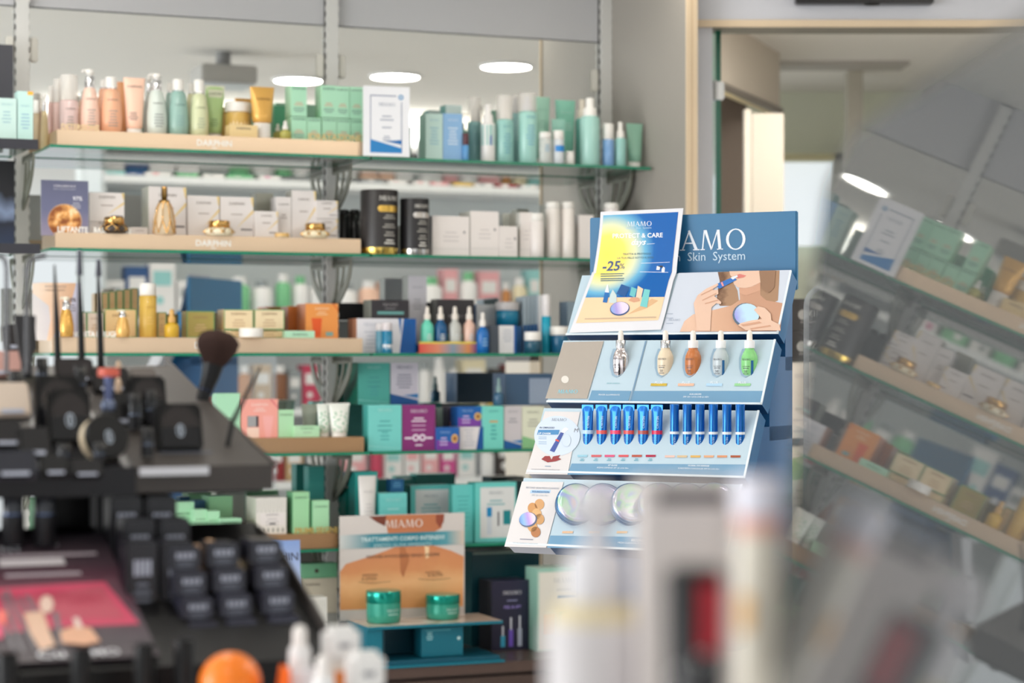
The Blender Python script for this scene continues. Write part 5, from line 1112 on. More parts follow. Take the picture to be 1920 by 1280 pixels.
# poster sheet slipped in front of the first tray
def post(px, py):                           # lower part lies on the tray face, upper part leans on the header
    if py >= 512:
        a, s = on_plate(0, px, py); return Vector((a, s * sin(BETA) - .005 * cos(BETA), .053 + s * cos(BETA) + .005 * sin(BETA)))
    g = radians(13); b1, z1 = .08 - .005 * cos(BETA), .189 + .005 * sin(BETA)
    n = BX * cos(g) - Vector((0, 0, sin(g))); P0 = OX + BX * b1 + Vector((0, 0, CAMZ + z1)); C = Vector((0, 0, CAMZ)); r = pt(px, py, 1.0) - C
    P = C + r * (n.dot(P0 - C) / n.dot(r)); q = P - P0; return Vector((q.dot(AX), b1 + q.dot(BX), z1 + q.z))
def edge_l(py): return 1126 - 14 * ((py - 397) / 115.0) ** 1.5 if py < 512 else 1112 - 44 * (py - 512) / 116.0
def edge_r(py): return 1282 - 13 * ((py - 390) / 115.0) if py < 512 else 1268 - 27 * (py - 512) / 112.0
pb = CAMZ; post_o = MB(); ws = mat((222, 221, 226), .45)
def lift(v, d): return (v.x, v.y - d, v.z + d * .3)
rows = [397, 420, 445, 470, 495, 511.9, 512.1, 530, 560, 590, 626]
def slope(py, t_): return -7 * t_ * (1 if py < 505 else .4)     # the top edge rises to the right
def P_(t_, py, d=0.0, inset=0.0):
    y = py + slope(py, t_) if py < 505 else py - 6 * t_ * (1 if py > 600 else .2)
    return lift(post(edge_l(py) + (edge_r(py) - edge_l(py)) * t_, y), d)
for i in range(len(rows) - 1):
    for j in range(6):
        q = [P_(j / 6, rows[i + 1]), P_((j + 1) / 6, rows[i + 1]), P_((j + 1) / 6, rows[i]), P_(j / 6, rows[i])]
        post_o.add(q, [(0, 1, 2, 3)], ws)
        post_o.add([(x, y + .0006, z) for x, y, z in q][::-1], [(0, 1, 2, 3)], ws)
cen = post(1138, 478)
pm = ramp_mat('sun_print', (1, 0, 0), [(0, (255, 226, 96)), (.36, (255, 228, 110)), (.58, (222, 226, 190)), (.75, (110, 180, 214)), (.93, (2, 100, 178)), (1, (0, 94, 174))], .25, origin=tuple(cen), radial=True, scale=.125)
sand = mat((240, 206, 168), .3, noise=.05)
for i in range(len(rows) - 1):
    ya, yb = rows[i], rows[i + 1]
    if ya < 405: ya = 404
    mm = pm
    if ya >= 556: mm = sand
    if yb > 606: yb = 608
    for j in range(6):
        ta, tb = .035 + .91 * j / 6, .035 + .91 * (j + 1) / 6
        post_o.add([P_(ta, yb, .0006), P_(tb, yb, .0006), P_(tb, ya, .0006), P_(ta, ya, .0006)], [(0, 1, 2, 3)], mm)
def ptext(s, px, py, wpx, m_, bold=False, slant=0.0, d=.0012):
    vs_, fs, W, H = text_geo(s, bold); k = wpx / W
    post_o.add([lift(post(px + (x + slant * y) * k, py - y * k - .02 * x * k), d) for x, y in vs_], fs, m_)
def ppoly(pts, m_, d=.0012): post_o.add([lift(post(*p), d) for p in pts][::-1], [tuple(range(len(pts)))], m_)
wv = mat((244, 246, 250), .3); inkb = mat((60, 84, 130), .3); inkg = mat((70, 110, 130), .3)
ptext('@MIAMO', 1199, 424, 46, wv); ptext('Health  Skin  System', 1198, 430.5, 47, mat((190, 216, 236), .3)); ptext('PROTECT & CARE', 1196, 446, 94, wv, True); ptext('days', 1195, 463, 27, wv, True, .35)
ppoly([(1213, 458.2), (1228, 457), (1228, 456.4), (1213, 457.4)], wv); ptext('TRATTA & PROTEGGI', 1194, 478, 52, inkg); ptext('LA TUA PELLE SOTTO IL SOLE', 1192, 485, 68, inkg)
ptext('-25', 1145, 508, 32, inkb, True, .2); ptext('%', 1167, 504, 9, inkb)
for y in (516, 520, 525, 528.5): ppoly([(1128, y + 1), (1172 - (y % 3) * 3, y), (1172 - (y % 3) * 3, y - 1.6), (1128, y - .8)], inkg)
for a_, b_ in (((1202, 494), (1256, 492)), ((1200, 510), (1253, 511))): ppoly([a_, b_, (b_[0], b_[1] - .7), (a_[0], a_[1] - .7)], wv)
ppoly([(1231, 506), (1237, 506), (1238, 499), (1232, 499)], wv); ppoly([(1234, 500), (1243, 502), (1243, 498), (1236, 498)], mat((50, 50, 60), .3)); ppoly([(1241, 511), (1246, 511), (1247, 502), (1244, 500), (1241, 505)], wv)
for pts, c in (([(1132, 569), (1140, 570), (1144, 551), (1136, 550)], (40, 110, 180)), ([(1136, 550), (1144, 551), (1142, 536), (1140, 536)], (236, 240, 246)), ([(1158, 553), (1174, 559), (1183, 541), (1167, 535)], (40, 90, 150)),
               ([(1182, 556), (1192, 560), (1196, 544), (1186, 540)], (110, 190, 196)), ([(1194, 560), (1204, 562), (1208, 544), (1198, 538)], (226, 206, 180)), ([(1202, 576), (1215, 579), (1221, 546), (1210, 544)], (120, 200, 200)), ([(1143, 570), (1158, 571), (1158, 556), (1151, 545), (1146, 555)], (200, 214, 214)), ([(1180, 565), (1190, 569), (1202, 566), (1198, 560), (1186, 560)], (214, 160, 130))):
    ppoly(pts, mat(c, .3), .0014)
ppoly([(1178, 592), (1214, 580), (1236, 566), (1224, 562), (1190, 584)], mat((220, 178, 136), .3), .0009)
ppoly(ell(1164, 581, 18.5, 13, 20, -.15), mat((60, 90, 140), .3), .0015); ppoly(ell(1164, 580, 17, 11.5, 20, -.15), ramp_mat('sky_compact', (1, 0, .5), [(0, (70, 130, 200)), (.5, (120, 180, 230)), (.8, (176, 160, 220)), (1, (230, 214, 236))], .2, scale=.075, origin=(cen.x + .005, 0, .085)), .0019)
ppoly([(1098, 601), (1232, 598), (1232, 595.5), (1098, 599)], mat((200, 176, 150), .3), .0013)
po = post_o.build('promotion_poster', None, dwp(0, 0, CAMZ), (0, 0, -PH)); po.scale = (DS, DS, DS); tag(po, 'blue and yellow PROTECT & CARE poster sheet leaning on the display header', 'poster')
# plinth under the display
v_ = dwp(-.19, -.04, 0); t = thing('display_plinth', (v_.x, v_.y, 0), -PH, 'white plinth carrying the stepped blue tester display', 'plinth')
m = MB(); m.box(-.175, .16, -.14, .14, 0.0, DW - .03, mat((214, 212, 212), .4), .003); m.build('body', t)
m = MB(); m.box(-.185, .175, -.16, .16, DW - .03, DW - .0005, mat((224, 222, 222), .35), .003); m.build('top', t)

# ------------------------------------------------------------------ body treatment display on the base cabinet
teal = mat((14, 112, 132), .35); teal_d = mat((8, 84, 104), .4)
ZP = .869; uL = wall(690, 1172, .50)[0]; uR = wall(943, 1157, .50)[0]; uc = (uL + uR) / 2; hw = (uR - uL) / 2
td = thing('treatment_display', wp(uc, .50, .755), TH, 'teal counter display with a bare shoulder photo board and two body cream jars', 'display stand')
zp = ZP - .755
marb = ramp_mat('ripple_print', (1, 0, 0), [(0, (206, 176, 160)), (.4, (236, 214, 198)), (.5, (250, 238, 228)), (.6, (214, 182, 160)), (.75, (240, 222, 206)), (1, (226, 196, 176))], .12, radial=True, origin=(-hw * .3, .08, zp), scale=.18, noise=.35, nscale=12)
m = MB(); m.box(-hw, hw, 0, .19, zp - .008, zp, teal, 0, {'t': marb}); m.build('top_plate', td)
m = MB(); m.box(-hw, hw, -.015, .19, 0, .006, teal); m.box(-hw + .05, hw - .01, -.0, .17, .006, .018, teal_d); m.build('bottom_plate', td)
m = MB(); m.box(-hw, -hw + .05, .01, .18, .006, zp - .008, teal); m.box(-hw + .05, hw - .10, .15, .18, .018, zp - .008, teal_d); m.box(-hw + .045, -hw + .05, .006, .01, .006, zp - .008, mat((10, 50, 60), .4)); m.build('riser_block', td)
c_ = carton(790, 868, 1176, 0, 'small teal carton with white print inside the teal counter display', (16, 110, 130), .47, .06, z0=.773 + .0015, deco=lambda m, W, H: (m.lines(-W * .3, H * .85, W * .2, 4, .006, .003, mat((150, 200, 206), .4)), m.disc(W * .4, H * .6, .005, .005, mat((190, 220, 220), .4)), m.rect(-W * .4, W * .2, H * .9, H * .93, mat((90, 170, 180), .4))), side=(10, 84, 100))
wc = .335
def tp(px, py):
    u, z, _ = wall(px, py, wc); return (u - uc, z - .755)
m = MB(); x0 = tp(637, 1000)[0]; x1 = tp(871, 1000)[0]; z1 = tp(754, 964)[1]; yc = .50 - wc
tan_ = ramp_mat('shoulder_photo', (0, 0, 1), [(0, (238, 176, 116)), (.2, (232, 160, 98)), (.45, (240, 184, 130)), (.6, (222, 150, 100)), (.75, (214, 140, 96)), (1, (196, 122, 84))], .35, origin=(0, 0, zp), scale=z1 - zp, noise=.22, nscale=11)
m.box(x0, x1, yc, yc + .004, zp, z1, mat((216, 208, 204), .4))
def tpoly(pts, mm, lay=1): m.poly([tp(*p) for p in pts], mm, yc, lay)
Y5 = lambda pts: [(580 + x / 2.783, 820 + y / 2.783) for x, y in pts]
tpoly(Y5([(160, 900), (160, 700), (190, 660), (300, 625), (400, 590), (470, 560), (410, 500), (395, 405), (700, 398), (690, 470), (640, 500), (640, 560), (740, 590), (806, 620), (802, 880)]), tan_, 1)
tpoly(Y5([(310, 412), (400, 408), (395, 462), (350, 440)]), mat((120, 60, 44), .4), 2); tpoly(Y5([(660, 402), (704, 400), (700, 440), (680, 470), (660, 440)]), mat((150, 76, 56), .4), 2)
tpoly(Y5([(470, 570), (500, 575), (520, 640), (490, 730), (475, 700)]), mat((190, 118, 76), .35), 2); tpoly(Y5([(600, 565), (625, 570), (622, 625), (608, 632)]), mat((250, 214, 170), .35), 2)
tpoly(Y5([(158, 510), (806, 484), (804, 556), (158, 582)]), ramp_mat('teal_band_print', (1, 0, 0), [(0, (214, 216, 214)), (.25, (60, 140, 158)), (.6, (40, 126, 146)), (.85, (90, 160, 174)), (1, (226, 206, 190))], .35, origin=(x0, 0, 0), scale=x1 - x0), 3)
def ttext(s, px, py, wpx, mm, bold=False): a, z = tp(px, py); m.text(s, a, z, tp(px + wpx / 2, py)[0] - tp(px - wpx / 2, py)[0], mm, yc, 5, None, bold, 0, .0)
ttext('@MIAMO', 757, 988, 70, mat((244, 236, 230), .4)); ttext('TRATTAMENTI CORPO INTENSIVI', 755, 1013, 156, mat((216, 236, 238), .4), True); ttext('EFFETTO GLOW IMMEDIATO', 755, 1024, 108, mat((190, 224, 228), .4)); ttext('TEXTURE AVVOLGENTE SENZA UNGERE', 755, 1044, 138, mat((110, 84, 72), .4))
brn = mat((130, 92, 66), .4)
for s, x, y in (('RASSODA', 694, 1080), ('& LEVIGA', 692, 1087), ('ELASTICIZZA', 812, 1074), ('& NUTRE', 816, 1080)): ttext(s, x, y, 28, brn)
for x, y in ((700, 1091), (812, 1085)):
    for q in range(6): tpoly([(x - 28 + 10 * q, y + 2 * sin(q / 5 * pi)), (x - 18 + 10 * q, y + 2 * sin((q + 1) / 5 * pi)), (x - 18 + 10 * q, y - .8 + 2 * sin((q + 1) / 5 * pi)), (x - 28 + 10 * q, y - .8 + 2 * sin(q / 5 * pi))], brn, 4)
m.build('photo_board', td)
for px, wpx, top, wf, lb in ((719, 65, 1106, .41, 'taller shiny green cream jar on the teal counter display'), (830, 63, 1113, .395, 'flatter shiny green cream jar on the teal counter display')):
    u, zt, Y = wall(px, top, wf); r = wpx / 2 * Y / F; H = zt - ZP - .0006
    t = thing('cream_jar', wp(u, wf, ZP + .0006), TH, lb, 'jar', 'green body cream jars'); gm_ = mat((20, 150, 132), .12, .6)
    m = MB(); p = [(r * .88, 0), (r * .97, .002), (r, H * .3), (r, H * .62)]; m.lathe(p, mat((60, 160, 138), .15, .2), n=36); m.map = arc_map(lambda z: r); m.text('@MIAMO', r * .3, H * .36, r * .9, mat((200, 226, 220), .3)); m.lines(r * .3, H * .3, r * 1.0, 1, .005, .003, mat((170, 210, 200), .3)); m.build('body', t)
    m = MB(); m.lathe([(r * 1.0, H * .62), (r * 1.02, H * .63), (r * 1.02, H - .004), (r * .98, H)], gm_, n=36); m.build('lid', t)
# ------------------------------------------------------------------ black makeup stand at the left
SU = -0.306; SW = 3.85; SZ = 0.0
st = thing('makeup_stand', wp(SU, SW, 0), TH, 'black two tier makeup tester stand filling the lower left', 'display stand')
def sl(u, w_, z): return (u - SU, SW - w_, CAMZ + z)          # to the stand's own axes
def zup(w_): return -.012 - .23 * (w_ - 3.06)
def zlo(w_): return -.215 - .36 * (w_ - 3.5)
blk = mat((15, 14, 15), .35, 0, .3); blk2 = mat((26, 25, 28), .3, 0, .3); taupe = mat((70, 65, 62), .45, 0, .3); gtxt = mat((176, 180, 196), .4); wtxt = mat((226, 226, 232), .4)
def sloped(mb, u0, u1, wa, wb, fz, th, m_, fm=None):
    P = [sl(u0, wb, fz(wb)), sl(u1, wb, fz(wb)), sl(u1, wa, fz(wa)), sl(u0, wa, fz(wa))]
    Q = [(x, y, z - th) for x, y, z in P]
    mb.add(P, [(0, 1, 2, 3)], m_); mb.add(Q, [(3, 2, 1, 0)], m_)
    for i in range(4): j = (i + 1) % 4; mb.add([P[i], Q[i], Q[j], P[j]], [(0, 1, 2, 3)], m_)
m = MB(); sloped(m, -1.1, SU - .003, 3.05, 3.555, zup, .03, taupe); sloped(m, -1.1, -.475, 3.30, 3.558, lambda w_: zup(w_) + .0012, .033, blk2); m.box(-.79, -.003, SW - 3.50, SW - 3.10, CAMZ - .162, CAMZ - .14, blk); m.build('upper_tray', st)
m = MB(); sloped(m, -1.1, SU - .003, 3.46, 3.80, zlo, .03, blk); m.build('lower_tray', st)
m = MB(); m.box(-.79, -.004, SW - 3.79, SW - 3.0, 0, CAMZ - .345, blk); m.box(-.24, -.15, SW - 3.38, SW - 3.33, CAMZ - .345, CAMZ - .16, blk); m.box(-.79, -.74, SW - 3.38, SW - 3.33, CAMZ - .345, CAMZ - .16, blk); m.build('cabinet', st)
def side(pts, name):
    n = len(pts); m = MB(); a = [sl(SU, w_, z) for w_, z in pts]; b = [(x - .003, y, z) for x, y, z in a]
    m.add(a, [tuple(range(n))], taupe); m.add(b[::-1], [tuple(range(n))], taupe)
    for i in range(n): j = (i + 1) % n; m.add([a[i], b[i], b[j], a[j]], [(0, 1, 2, 3)], taupe)
    return m.build(name, st)
side([(3.0, .002), (3.06, -.012), (3.263, -.060), (3.565, -.125), (3.47, -.155), (3.32, -.172), (3.05, -.165)], 'upper_side_panel')
side([(3.46, -.202), (3.50, -.207), (3.585, -.225), (3.768, -.298), (3.82, -.36), (3.46, -.36)], 'lower_side_panel')
def onslope(px, py, f):
    best = min((abs(wall(px, py, 2.95 + .005 * k)[1] - CAMZ - f(2.95 + .005 * k)), 2.95 + .005 * k) for k in range(190))
    w_ = best[1]; u, z, Y = wall(px, py, w_); return u, w_, z - CAMZ + .004, Y
# label strips on the tray's front lip
for px0, px1, py0, py1, w_, lb in ((262, 392, 874, 892, 3.566, 'white label strip'), (300, 398, 846, 853, 3.5, 'grey label strip'), (172, 272, 868, 875, 3.5, 'grey label strip')):
    u0, z0, _ = wall(px0, py1, w_); u1, z1, _ = wall(px1, py0, w_); a = sl(u0, w_, z0 - CAMZ); b = sl(u1, w_, z1 - CAMZ)
    q = MB(); q.box(a[0], b[0], a[1], a[1] + .003, a[2], b[2], mat((214, 214, 220) if 'white' in lb else (120, 124, 136), .4)); q.build('label_strip', st)['label'] = lb
# holder block for brushes at the back
q = MB(); a = sl(wall(20, 690, 3.16)[0], 3.16, 0); b = sl(wall(262, 690, 3.16)[0], 3.16, 0)
q.box(a[0], b[0], a[1], a[1] + .06, CAMZ - .055, CAMZ - .022, mat((104, 100, 90), .4)); q.build('brush_holder', st)
# --- things on the upper tray
def emblem(m, cx, cz, h, yf):
    c = mat((196, 206, 220), .3)
    m.disc(cx, cz, h * .62, h, c, yf, 2); m.disc(cx, cz, h * .46, h * .8, blk, yf, 3); m.rect(cx - h * .12, cx + h * .12, cz - h * .62, cz + h * .62, c, yf, 4)
def square_compact(px0, px1, py0, py1, label, w_=None):
    cx = (px0 + px1) / 2; u, ww, z, Y = onslope(cx, py1, zup); W = (px1 - px0) / F * Y * .98; H = (py1 - py0) / F * Y * 1.08
    t = thing('powder_compact', wp(u, ww, CAMZ + z), 0, label, 'compact', 'black powder compacts', rot=(-.30, 0, TH))
    m = MB(); m.box(-W / 2, W / 2, 0, .012, .002, H, blk, .004); m.rect(-W * .42, W * .42, H * .08, H * .50, mat((10, 11, 18), .08), 0, 1)
    m.poly([(W * .42 * cos(pi * k / 14), H * .5 + H * .42 * sin(pi * k / 14)) for k in range(15)], mat((40, 34, 34), .12), 0, 1); emblem(m, 0, H * .42, H * .13, 0); m.build('lid', t)  # lighter dome paints a glossy curved reflection on the lid
    m = MB(); m.box(-W / 2, W / 2, .012, .022, .002, H * .98, blk2, .003); m.build('base', t)
square_compact(70, 158, 712, 815, 'black square powder compact, rear left one, behind its twin')
square_compact(92, 176, 738, 838, 'black square powder compact with pale monogram, front left one')
square_compact(244, 318, 712, 800, 'dark square powder compact behind the rightmost one')
square_compact(296, 386, 764, 852, 'black square powder compact with pale monogram, rightmost, under the big brush')
u, ww, z, Y = onslope(206, 868, zup); r = 44 / F * Y
t = thing('powder_compact', wp(u, ww, CAMZ + z), 0, 'black round powder compact with a cream edge, front middle', 'compact', 'black powder compacts', rot=(-.30, 0, TH + .3))
m = MB(); q = []
m2 = MB(); m2.lathe([(r * .97, -.004), (r, -.003), (r, .004), (r * .96, .0055)], blk, n=36); v = [(x, -zz, y + r) for x, y, zz in m2.v]; m.add(v, m2.f, blk); emblem(m, 0, r * .95, r * .3, -.0056); m.build('lid', t)
m = MB(); m2 = MB(); m2.lathe([(r * .96, -.018), (r, -.016), (r, -.0045)], mat((214, 196, 168), .35), n=36); m.add([(x, -zz, y + r) for x, y, zz in m2.v], m2.f, mat((214, 196, 168), .35)); m.build('pan', t)
# lipstick tester with coral bullet
u, ww, z, Y = onslope(204, 800, zup); k = Y / F
t = thing('lipstick', wp(u, ww, CAMZ + z), TH, 'upright lipstick tester with coral red top and slim grey blue stem', 'lipstick')
m = MB(); m.lathe([(16 * k, 0), (16 * k, 22 * k), (13 * k, 24 * k)], blk2); m.build('base', t)
m = MB(); m.lathe([(9 * k, 24 * k), (9 * k, 88 * k)], mat((96, 104, 140), .25, .6)); m.lathe([(14 * k, 24 * k), (16 * k, 34 * k), (12 * k, 44 * k)], mat((120, 130, 156), .2, .6)); m.build('stem', t)
m = MB(); m.lathe([(20 * k, 88 * k), (21 * k, 96 * k), (19 * k, 104 * k)], mat((222, 100, 78), .4)); m.build('bullet', t)
# big powder brush
def rodthing(name, pts, rad, mm, label, cat, group=None):
    t = thing(name, pts[0], 0, label, cat, group); o = Vector(pts[0]); m = MB(); m.tube([Vector(p) - o for p in pts], rad, mm, 12); m.build('handle', t); return t
def wpt(px, py, w_): u, z, Y = wall(px, py, w_); return wp(u, w_, z)
w_ = 3.24; u, z, Y = wall(372, 768, w_); base = wp(u, w_, z); k = Y / F
t = thing('powder_brush', base, 0, 'large fluffy dark brown powder brush with black handle standing out above the stand', 'brush')
tip = wpt(412, 622, w_) - base; mid = wpt(395, 705, w_) - base; hd = wpt(404, 668, w_) - base
m = MB(); m.tube([(0, 0, -.012), tuple(mid * .45), tuple(mid), tuple(hd * .97)], [12 * k, 13 * k, 17 * k, 22 * k], blk, 16); m.build('handle', t)
m = MB(); m.tube([tuple(mid * .55), tuple(mid * .62)], [14.6 * k, 15.2 * k], mat((30, 36, 54), .15, .6), 16); m.build('ferrule', t)
ax = (tip - hd).normalized(); m = MB(); rings = []; n = 28; a_ = ax.cross(Vector((0, 1, 0))).normalized(); b_ = ax.cross(a_)
brist = mat((62, 46, 42), .9, 0, .1, 0, 0, .3)
for s, rr in ((-.35, 20), (0, 30), (.3, 38), (.6, 40), (.85, 34), (1.0, 22), (1.06, 6)):
    c = hd + (tip - hd) * s; rings.append([tuple(c + (rr * k * (1 + .04 * random.uniform(-1, 1))) * (cos(2 * pi * i / n) * a_ + sin(2 * pi * i / n) * b_)) for i in range(n)])
m.loft(rings, brist); m.build('bristles', t)
rodthing('makeup_brush', [wpt(420, 866, 3.48), wpt(436, 790, 3.46), wpt(488, 688, 3.42)], [.0036, .0032, .0016], blk, 'thin black stick leaning right beside the big powder brush', 'brush')
for k_, (x, ya, yb) in enumerate(((105, 496, 705), (150, 486, 705), (186, 488, 705))):
    t = rodthing('makeup_brush', [wpt(x + 4, yb, 3.14), wpt(x + 1, (ya + yb) / 2, 3.14), wpt(x - 3, ya, 3.14)], [.0052, .0042, .0012], blk, 'upright slender black brush handle, %s of three' % ('left one', 'middle one', 'right one')[k_], 'brush', 'upright brush handles')
    if k_ > 0:
        o = Vector(t.location); m = MB(); m.tube([wpt(x - 1, ya + 30, 3.14) - o, wpt(x - 1, ya - (18 if k_ == 1 else 2), 3.14) - o], [.0046, .0030], mat((78, 78, 86), .25, .6), 10); m.build('metal_tip', t)
t = thing('fan_brush', wpt(50, 695, 3.2), TH, 'black wedge shaped flat brush at the far left of the stand', 'brush'); o = Vector(t.location)
m = MB(); q = [(-6, 0), (6, 0), (14, -46), (16, -104), (-24, -106), (-18, -50)]; kk = .00069
m.prism([(x * kk, -y * kk) for x, y in q], -.006, .006, mat((50, 48, 50), .5)); m.build('blade', t)
m = MB(); m.tube([(0, 0, -.01), (0, 0, .012)], .0075, blk); m.build('ferrule', t)
for k_, (x, dx) in enumerate(((12, -14), (50, 36))):
    t = thing('acrylic_rod', wpt(x, 640, 3.25), 0, ('clear bent acrylic rod cut by the left edge of the picture' if k_ == 0 else 'clear bent acrylic rod beside the black wedge brush'), 'rod', 'acrylic rods'); o = Vector(t.location)
    m = MB(); m.tube([wpt(*p, 3.25) - o for p in ((x, 700), (x, 560), (x, 505), (x + dx * .15, 488), (x + dx * .5, 483), (x + dx, 478))], .0034, mat((150, 150, 154), .08, 0, .7, .6), 10); m.build('rod', t)
# palettes and testers heaped at the left
def palette(px0, px1, py0, py1, rgb, label, f=zup, txt=None, tilt=-.6, dpt=.012, cat='palette', name='makeup_palette', group='palettes at the far left'):
    cx = (px0 + px1) / 2; u, ww, z, Y = onslope(cx, py1, f); W = (px1 - px0) / F * Y; H = (py1 - py0) / F * Y / cos(tilt) * 1.02
    m = MB(); m.box(-W / 2, W / 2, 0, dpt, .003, H, mat(rgb, .25), .003)
    if txt: m.text(txt, 0, H * .3, W * .6, gtxt, -.0005, 2)
    else: m.rect(-W * .3, W * .3, H * .1, H * .22, gtxt, -.0003, 2)
    o = m.build(name, None, wp(u, ww, CAMZ + z), (tilt, 0, TH)); return tag(o, label, cat, group)
palette(-20, 62, 662, 712, (196, 150, 140), 'pink blush palette at the far left edge of the stand')
palette(-10, 60, 722, 788, (214, 196, 180), 'cream coloured palette at the far left edge of the stand')
palette(-14, 44, 792, 846, (24, 22, 25), 'black palette with grey print below the cream palette')
palette(40, 98, 806, 866, (20, 19, 22), 'black palette with grey print left of the round compact')
palette(-14, 74, 850, 904, (36, 38, 48), 'dark slate palette at the far left, lowest of the heap')
palette(80, 132, 858, 900, (18, 18, 20), 'black palette under the square compacts')
palette(108, 180, 676, 724, (30, 22, 24), 'dark palette with a reddish pan in front of the upright brush handles')
palette(250, 300, 694, 726, (96, 88, 84), 'taupe tester card behind the dark square compact', tilt=-.9)
palette(176, 246, 694, 742, (24, 20, 22), 'black palette standing behind the coral lipstick tester', tilt=-.5)
palette(214, 262, 742, 806, (16, 15, 17), 'narrow black tester box right of the coral lipstick tester', tilt=-.3)
palette(8, 70, 612, 664, (30, 24, 26), 'dark palette below the black wedge brush at the far left', tilt=-.4)
palette(134, 196, 866, 902, (20, 19, 22), 'black tester card in front of the round compact, at the tray edge')
for q_, (x, y0, y1, wd) in enumerate(((252, 742, 812, 24), (282, 736, 800, 22), (150, 690, 752, 24), (120, 838, 872, 26), (186, 836, 872, 26), (276, 806, 862, 24), (30, 700, 760, 26), (78, 676, 730, 24))):
    u, ww, z, Y = onslope(x, y1, zup); kk = Y / F; hh = (y1 - y0) * kk
    t = thing('mascara', wp(u, ww, CAMZ + z), TH, 'upright black mascara tube on the upper tray, %s' % ('left of the rightmost compact', 'touching the rear right compact', 'behind the round compact near the brush handles', 'short one left of the round compact', 'short one before the round compact', 'between the round and the rightmost compact', 'beside the cream palette', 'by the pink palette')[q_], 'mascara', 'black mascara tubes on the upper tray')
    m = MB(); m.lathe([(wd / 2 * kk, 0), (wd / 2 * kk, hh * .42)], blk2); m.build('body', t); m = MB(); m.lathe([(wd / 2 * kk * .96, hh * .42), (wd / 2 * kk * .96, hh * .97), (wd / 2 * kk * .8, hh)], mat((12, 13, 18), .12, 0, .5)); m.build('cap', t); m = MB(); m.lathe([(wd / 2 * kk * 1.01, hh * .40), (wd / 2 * kk * 1.01, hh * .43)], mat((120, 130, 150), .2, .8)); m.build('ring', t)
for q_, py in enumerate((722, 756)):
    u, ww, z, Y = onslope(228, py + 10, zup); t = thing('makeup_sponge', wp(u, ww - .02, CAMZ + z + .012), TH, 'tiny beige sponge tip by the coral lipstick tester, %s one' % ('upper', 'lower')[q_], 'sponge tip', 'beige sponge tips')
    m = MB(); m.lathe([(.0046 * sin(pi * i / 10) + 1e-5, .012 - .012 * cos(pi * i / 10)) for i in range(11)], mat((214, 184, 156), .6)); m.build('tip', t); m = MB(); m.lathe([(.003, -.02), (.003, .002)], blk); m.build('stick', t)
# --- things on the lower tray
def nearbox(px0, px1, py0, py1, w_, rgb, label, group, name='makeup_box', cat='box', dp=.03, txt=True, tilt=0.0):
    cx = (px0 + px1) / 2; u, zt, Y = wall(cx, py0, w_); zb = wall(cx, py1, w_)[1]; W = (px1 - px0) / F * Y; H = zt - zb
    m = MB(); m.box(-W / 2, W / 2, 0, dp, 0, H, mat(rgb, .3), .003)
    if txt: [m.rect(W * (-.28 + .15 * q), W * (-.17 + .15 * q), H * .52, H * .74, gtxt, -.0003, 2) for q in range(4)]; m.lines(0, H * .42, W * .6, 3, H * .11, H * .05, mat((110, 114, 128), .4), -.0003)
    o = m.build(name, None, wp(u, w_, zb), (tilt, 0, TH)); return tag(o, label, cat, group)
gb = 'black step boxes'
for c, x0 in enumerate((182, 248)):
    for k in range(4):
        w_ = 3.49 + .055 * k
        nearbox(x0 + 25 * min(k, 2) + 5 * max(0, k - 2), x0 + 60 + 25 * min(k, 2) + 5 * max(0, k - 2), 888 + 42 * k, 888 + 42 * k + 130 + (6 if k == 3 else -10), w_, (20 + 3 * k, 19 + 3 * k, 23 + 4 * k), 'black tester box in the %s stepped row under the white label strip, %s' % (('left', 'right')[c], ('topmost', 'second step', 'third step', 'lowest step')[k]), gb, dp=.045)
gc = 'stacked slate boxes at the front'
for c, (x0, y0) in enumerate(((316, 1024), (388, 1018), (468, 1012))):
    for k in range(4):
        nearbox(x0 + 12 * k, x0 + 62 + 12 * k, y0 + 48 * k, y0 + 48 * k + 47, 3.66 + .02 * k + .02 * c * 0, (44 + 4 * k, 44 + 4 * k, 54 + 6 * k), 'slate black tester box, %s of the %s column at the front of the stand' % (('topmost', 'second', 'third', 'lowest')[k], ('left', 'middle', 'right')[c]), gc, dp=.05)
for k, (pts, r_, lb) in enumerate((([(366, 1080), (372, 1020)], 13, 'beige foundation tube between the left and middle slate columns, upper one'), ([(392, 1040), (398, 1012)], 13, 'beige foundation tube peeping over the middle slate column'), ([(384, 1088), (366, 1050)], 13, 'beige foundation tube between the left and middle slate columns, lower one'), ([(462, 1078), (440, 1052)], 9, 'pale cream foundation tube between the middle and right slate columns'))):
    w_ = 3.62; a = wpt(*pts[0], w_); b = wpt(*pts[1], w_); kk = a.y / F
    t = thing('foundation_tube', a, 0, lb, 'makeup tube', 'beige foundation tubes'); m = MB(); m.tube([(0, 0, 0), tuple((b - a) * .9), tuple(b - a)], [r_ * kk, r_ * kk, r_ * kk * .7], mat((214, 172, 134) if k < 3 else (230, 206, 168), .35), 14); m.build('body', t)
    m = MB(); m.tube([tuple((a - b) * .5), (0, 0, 0)], [r_ * kk * .9, r_ * kk * 1.02], blk, 14); m.build('cap', t)
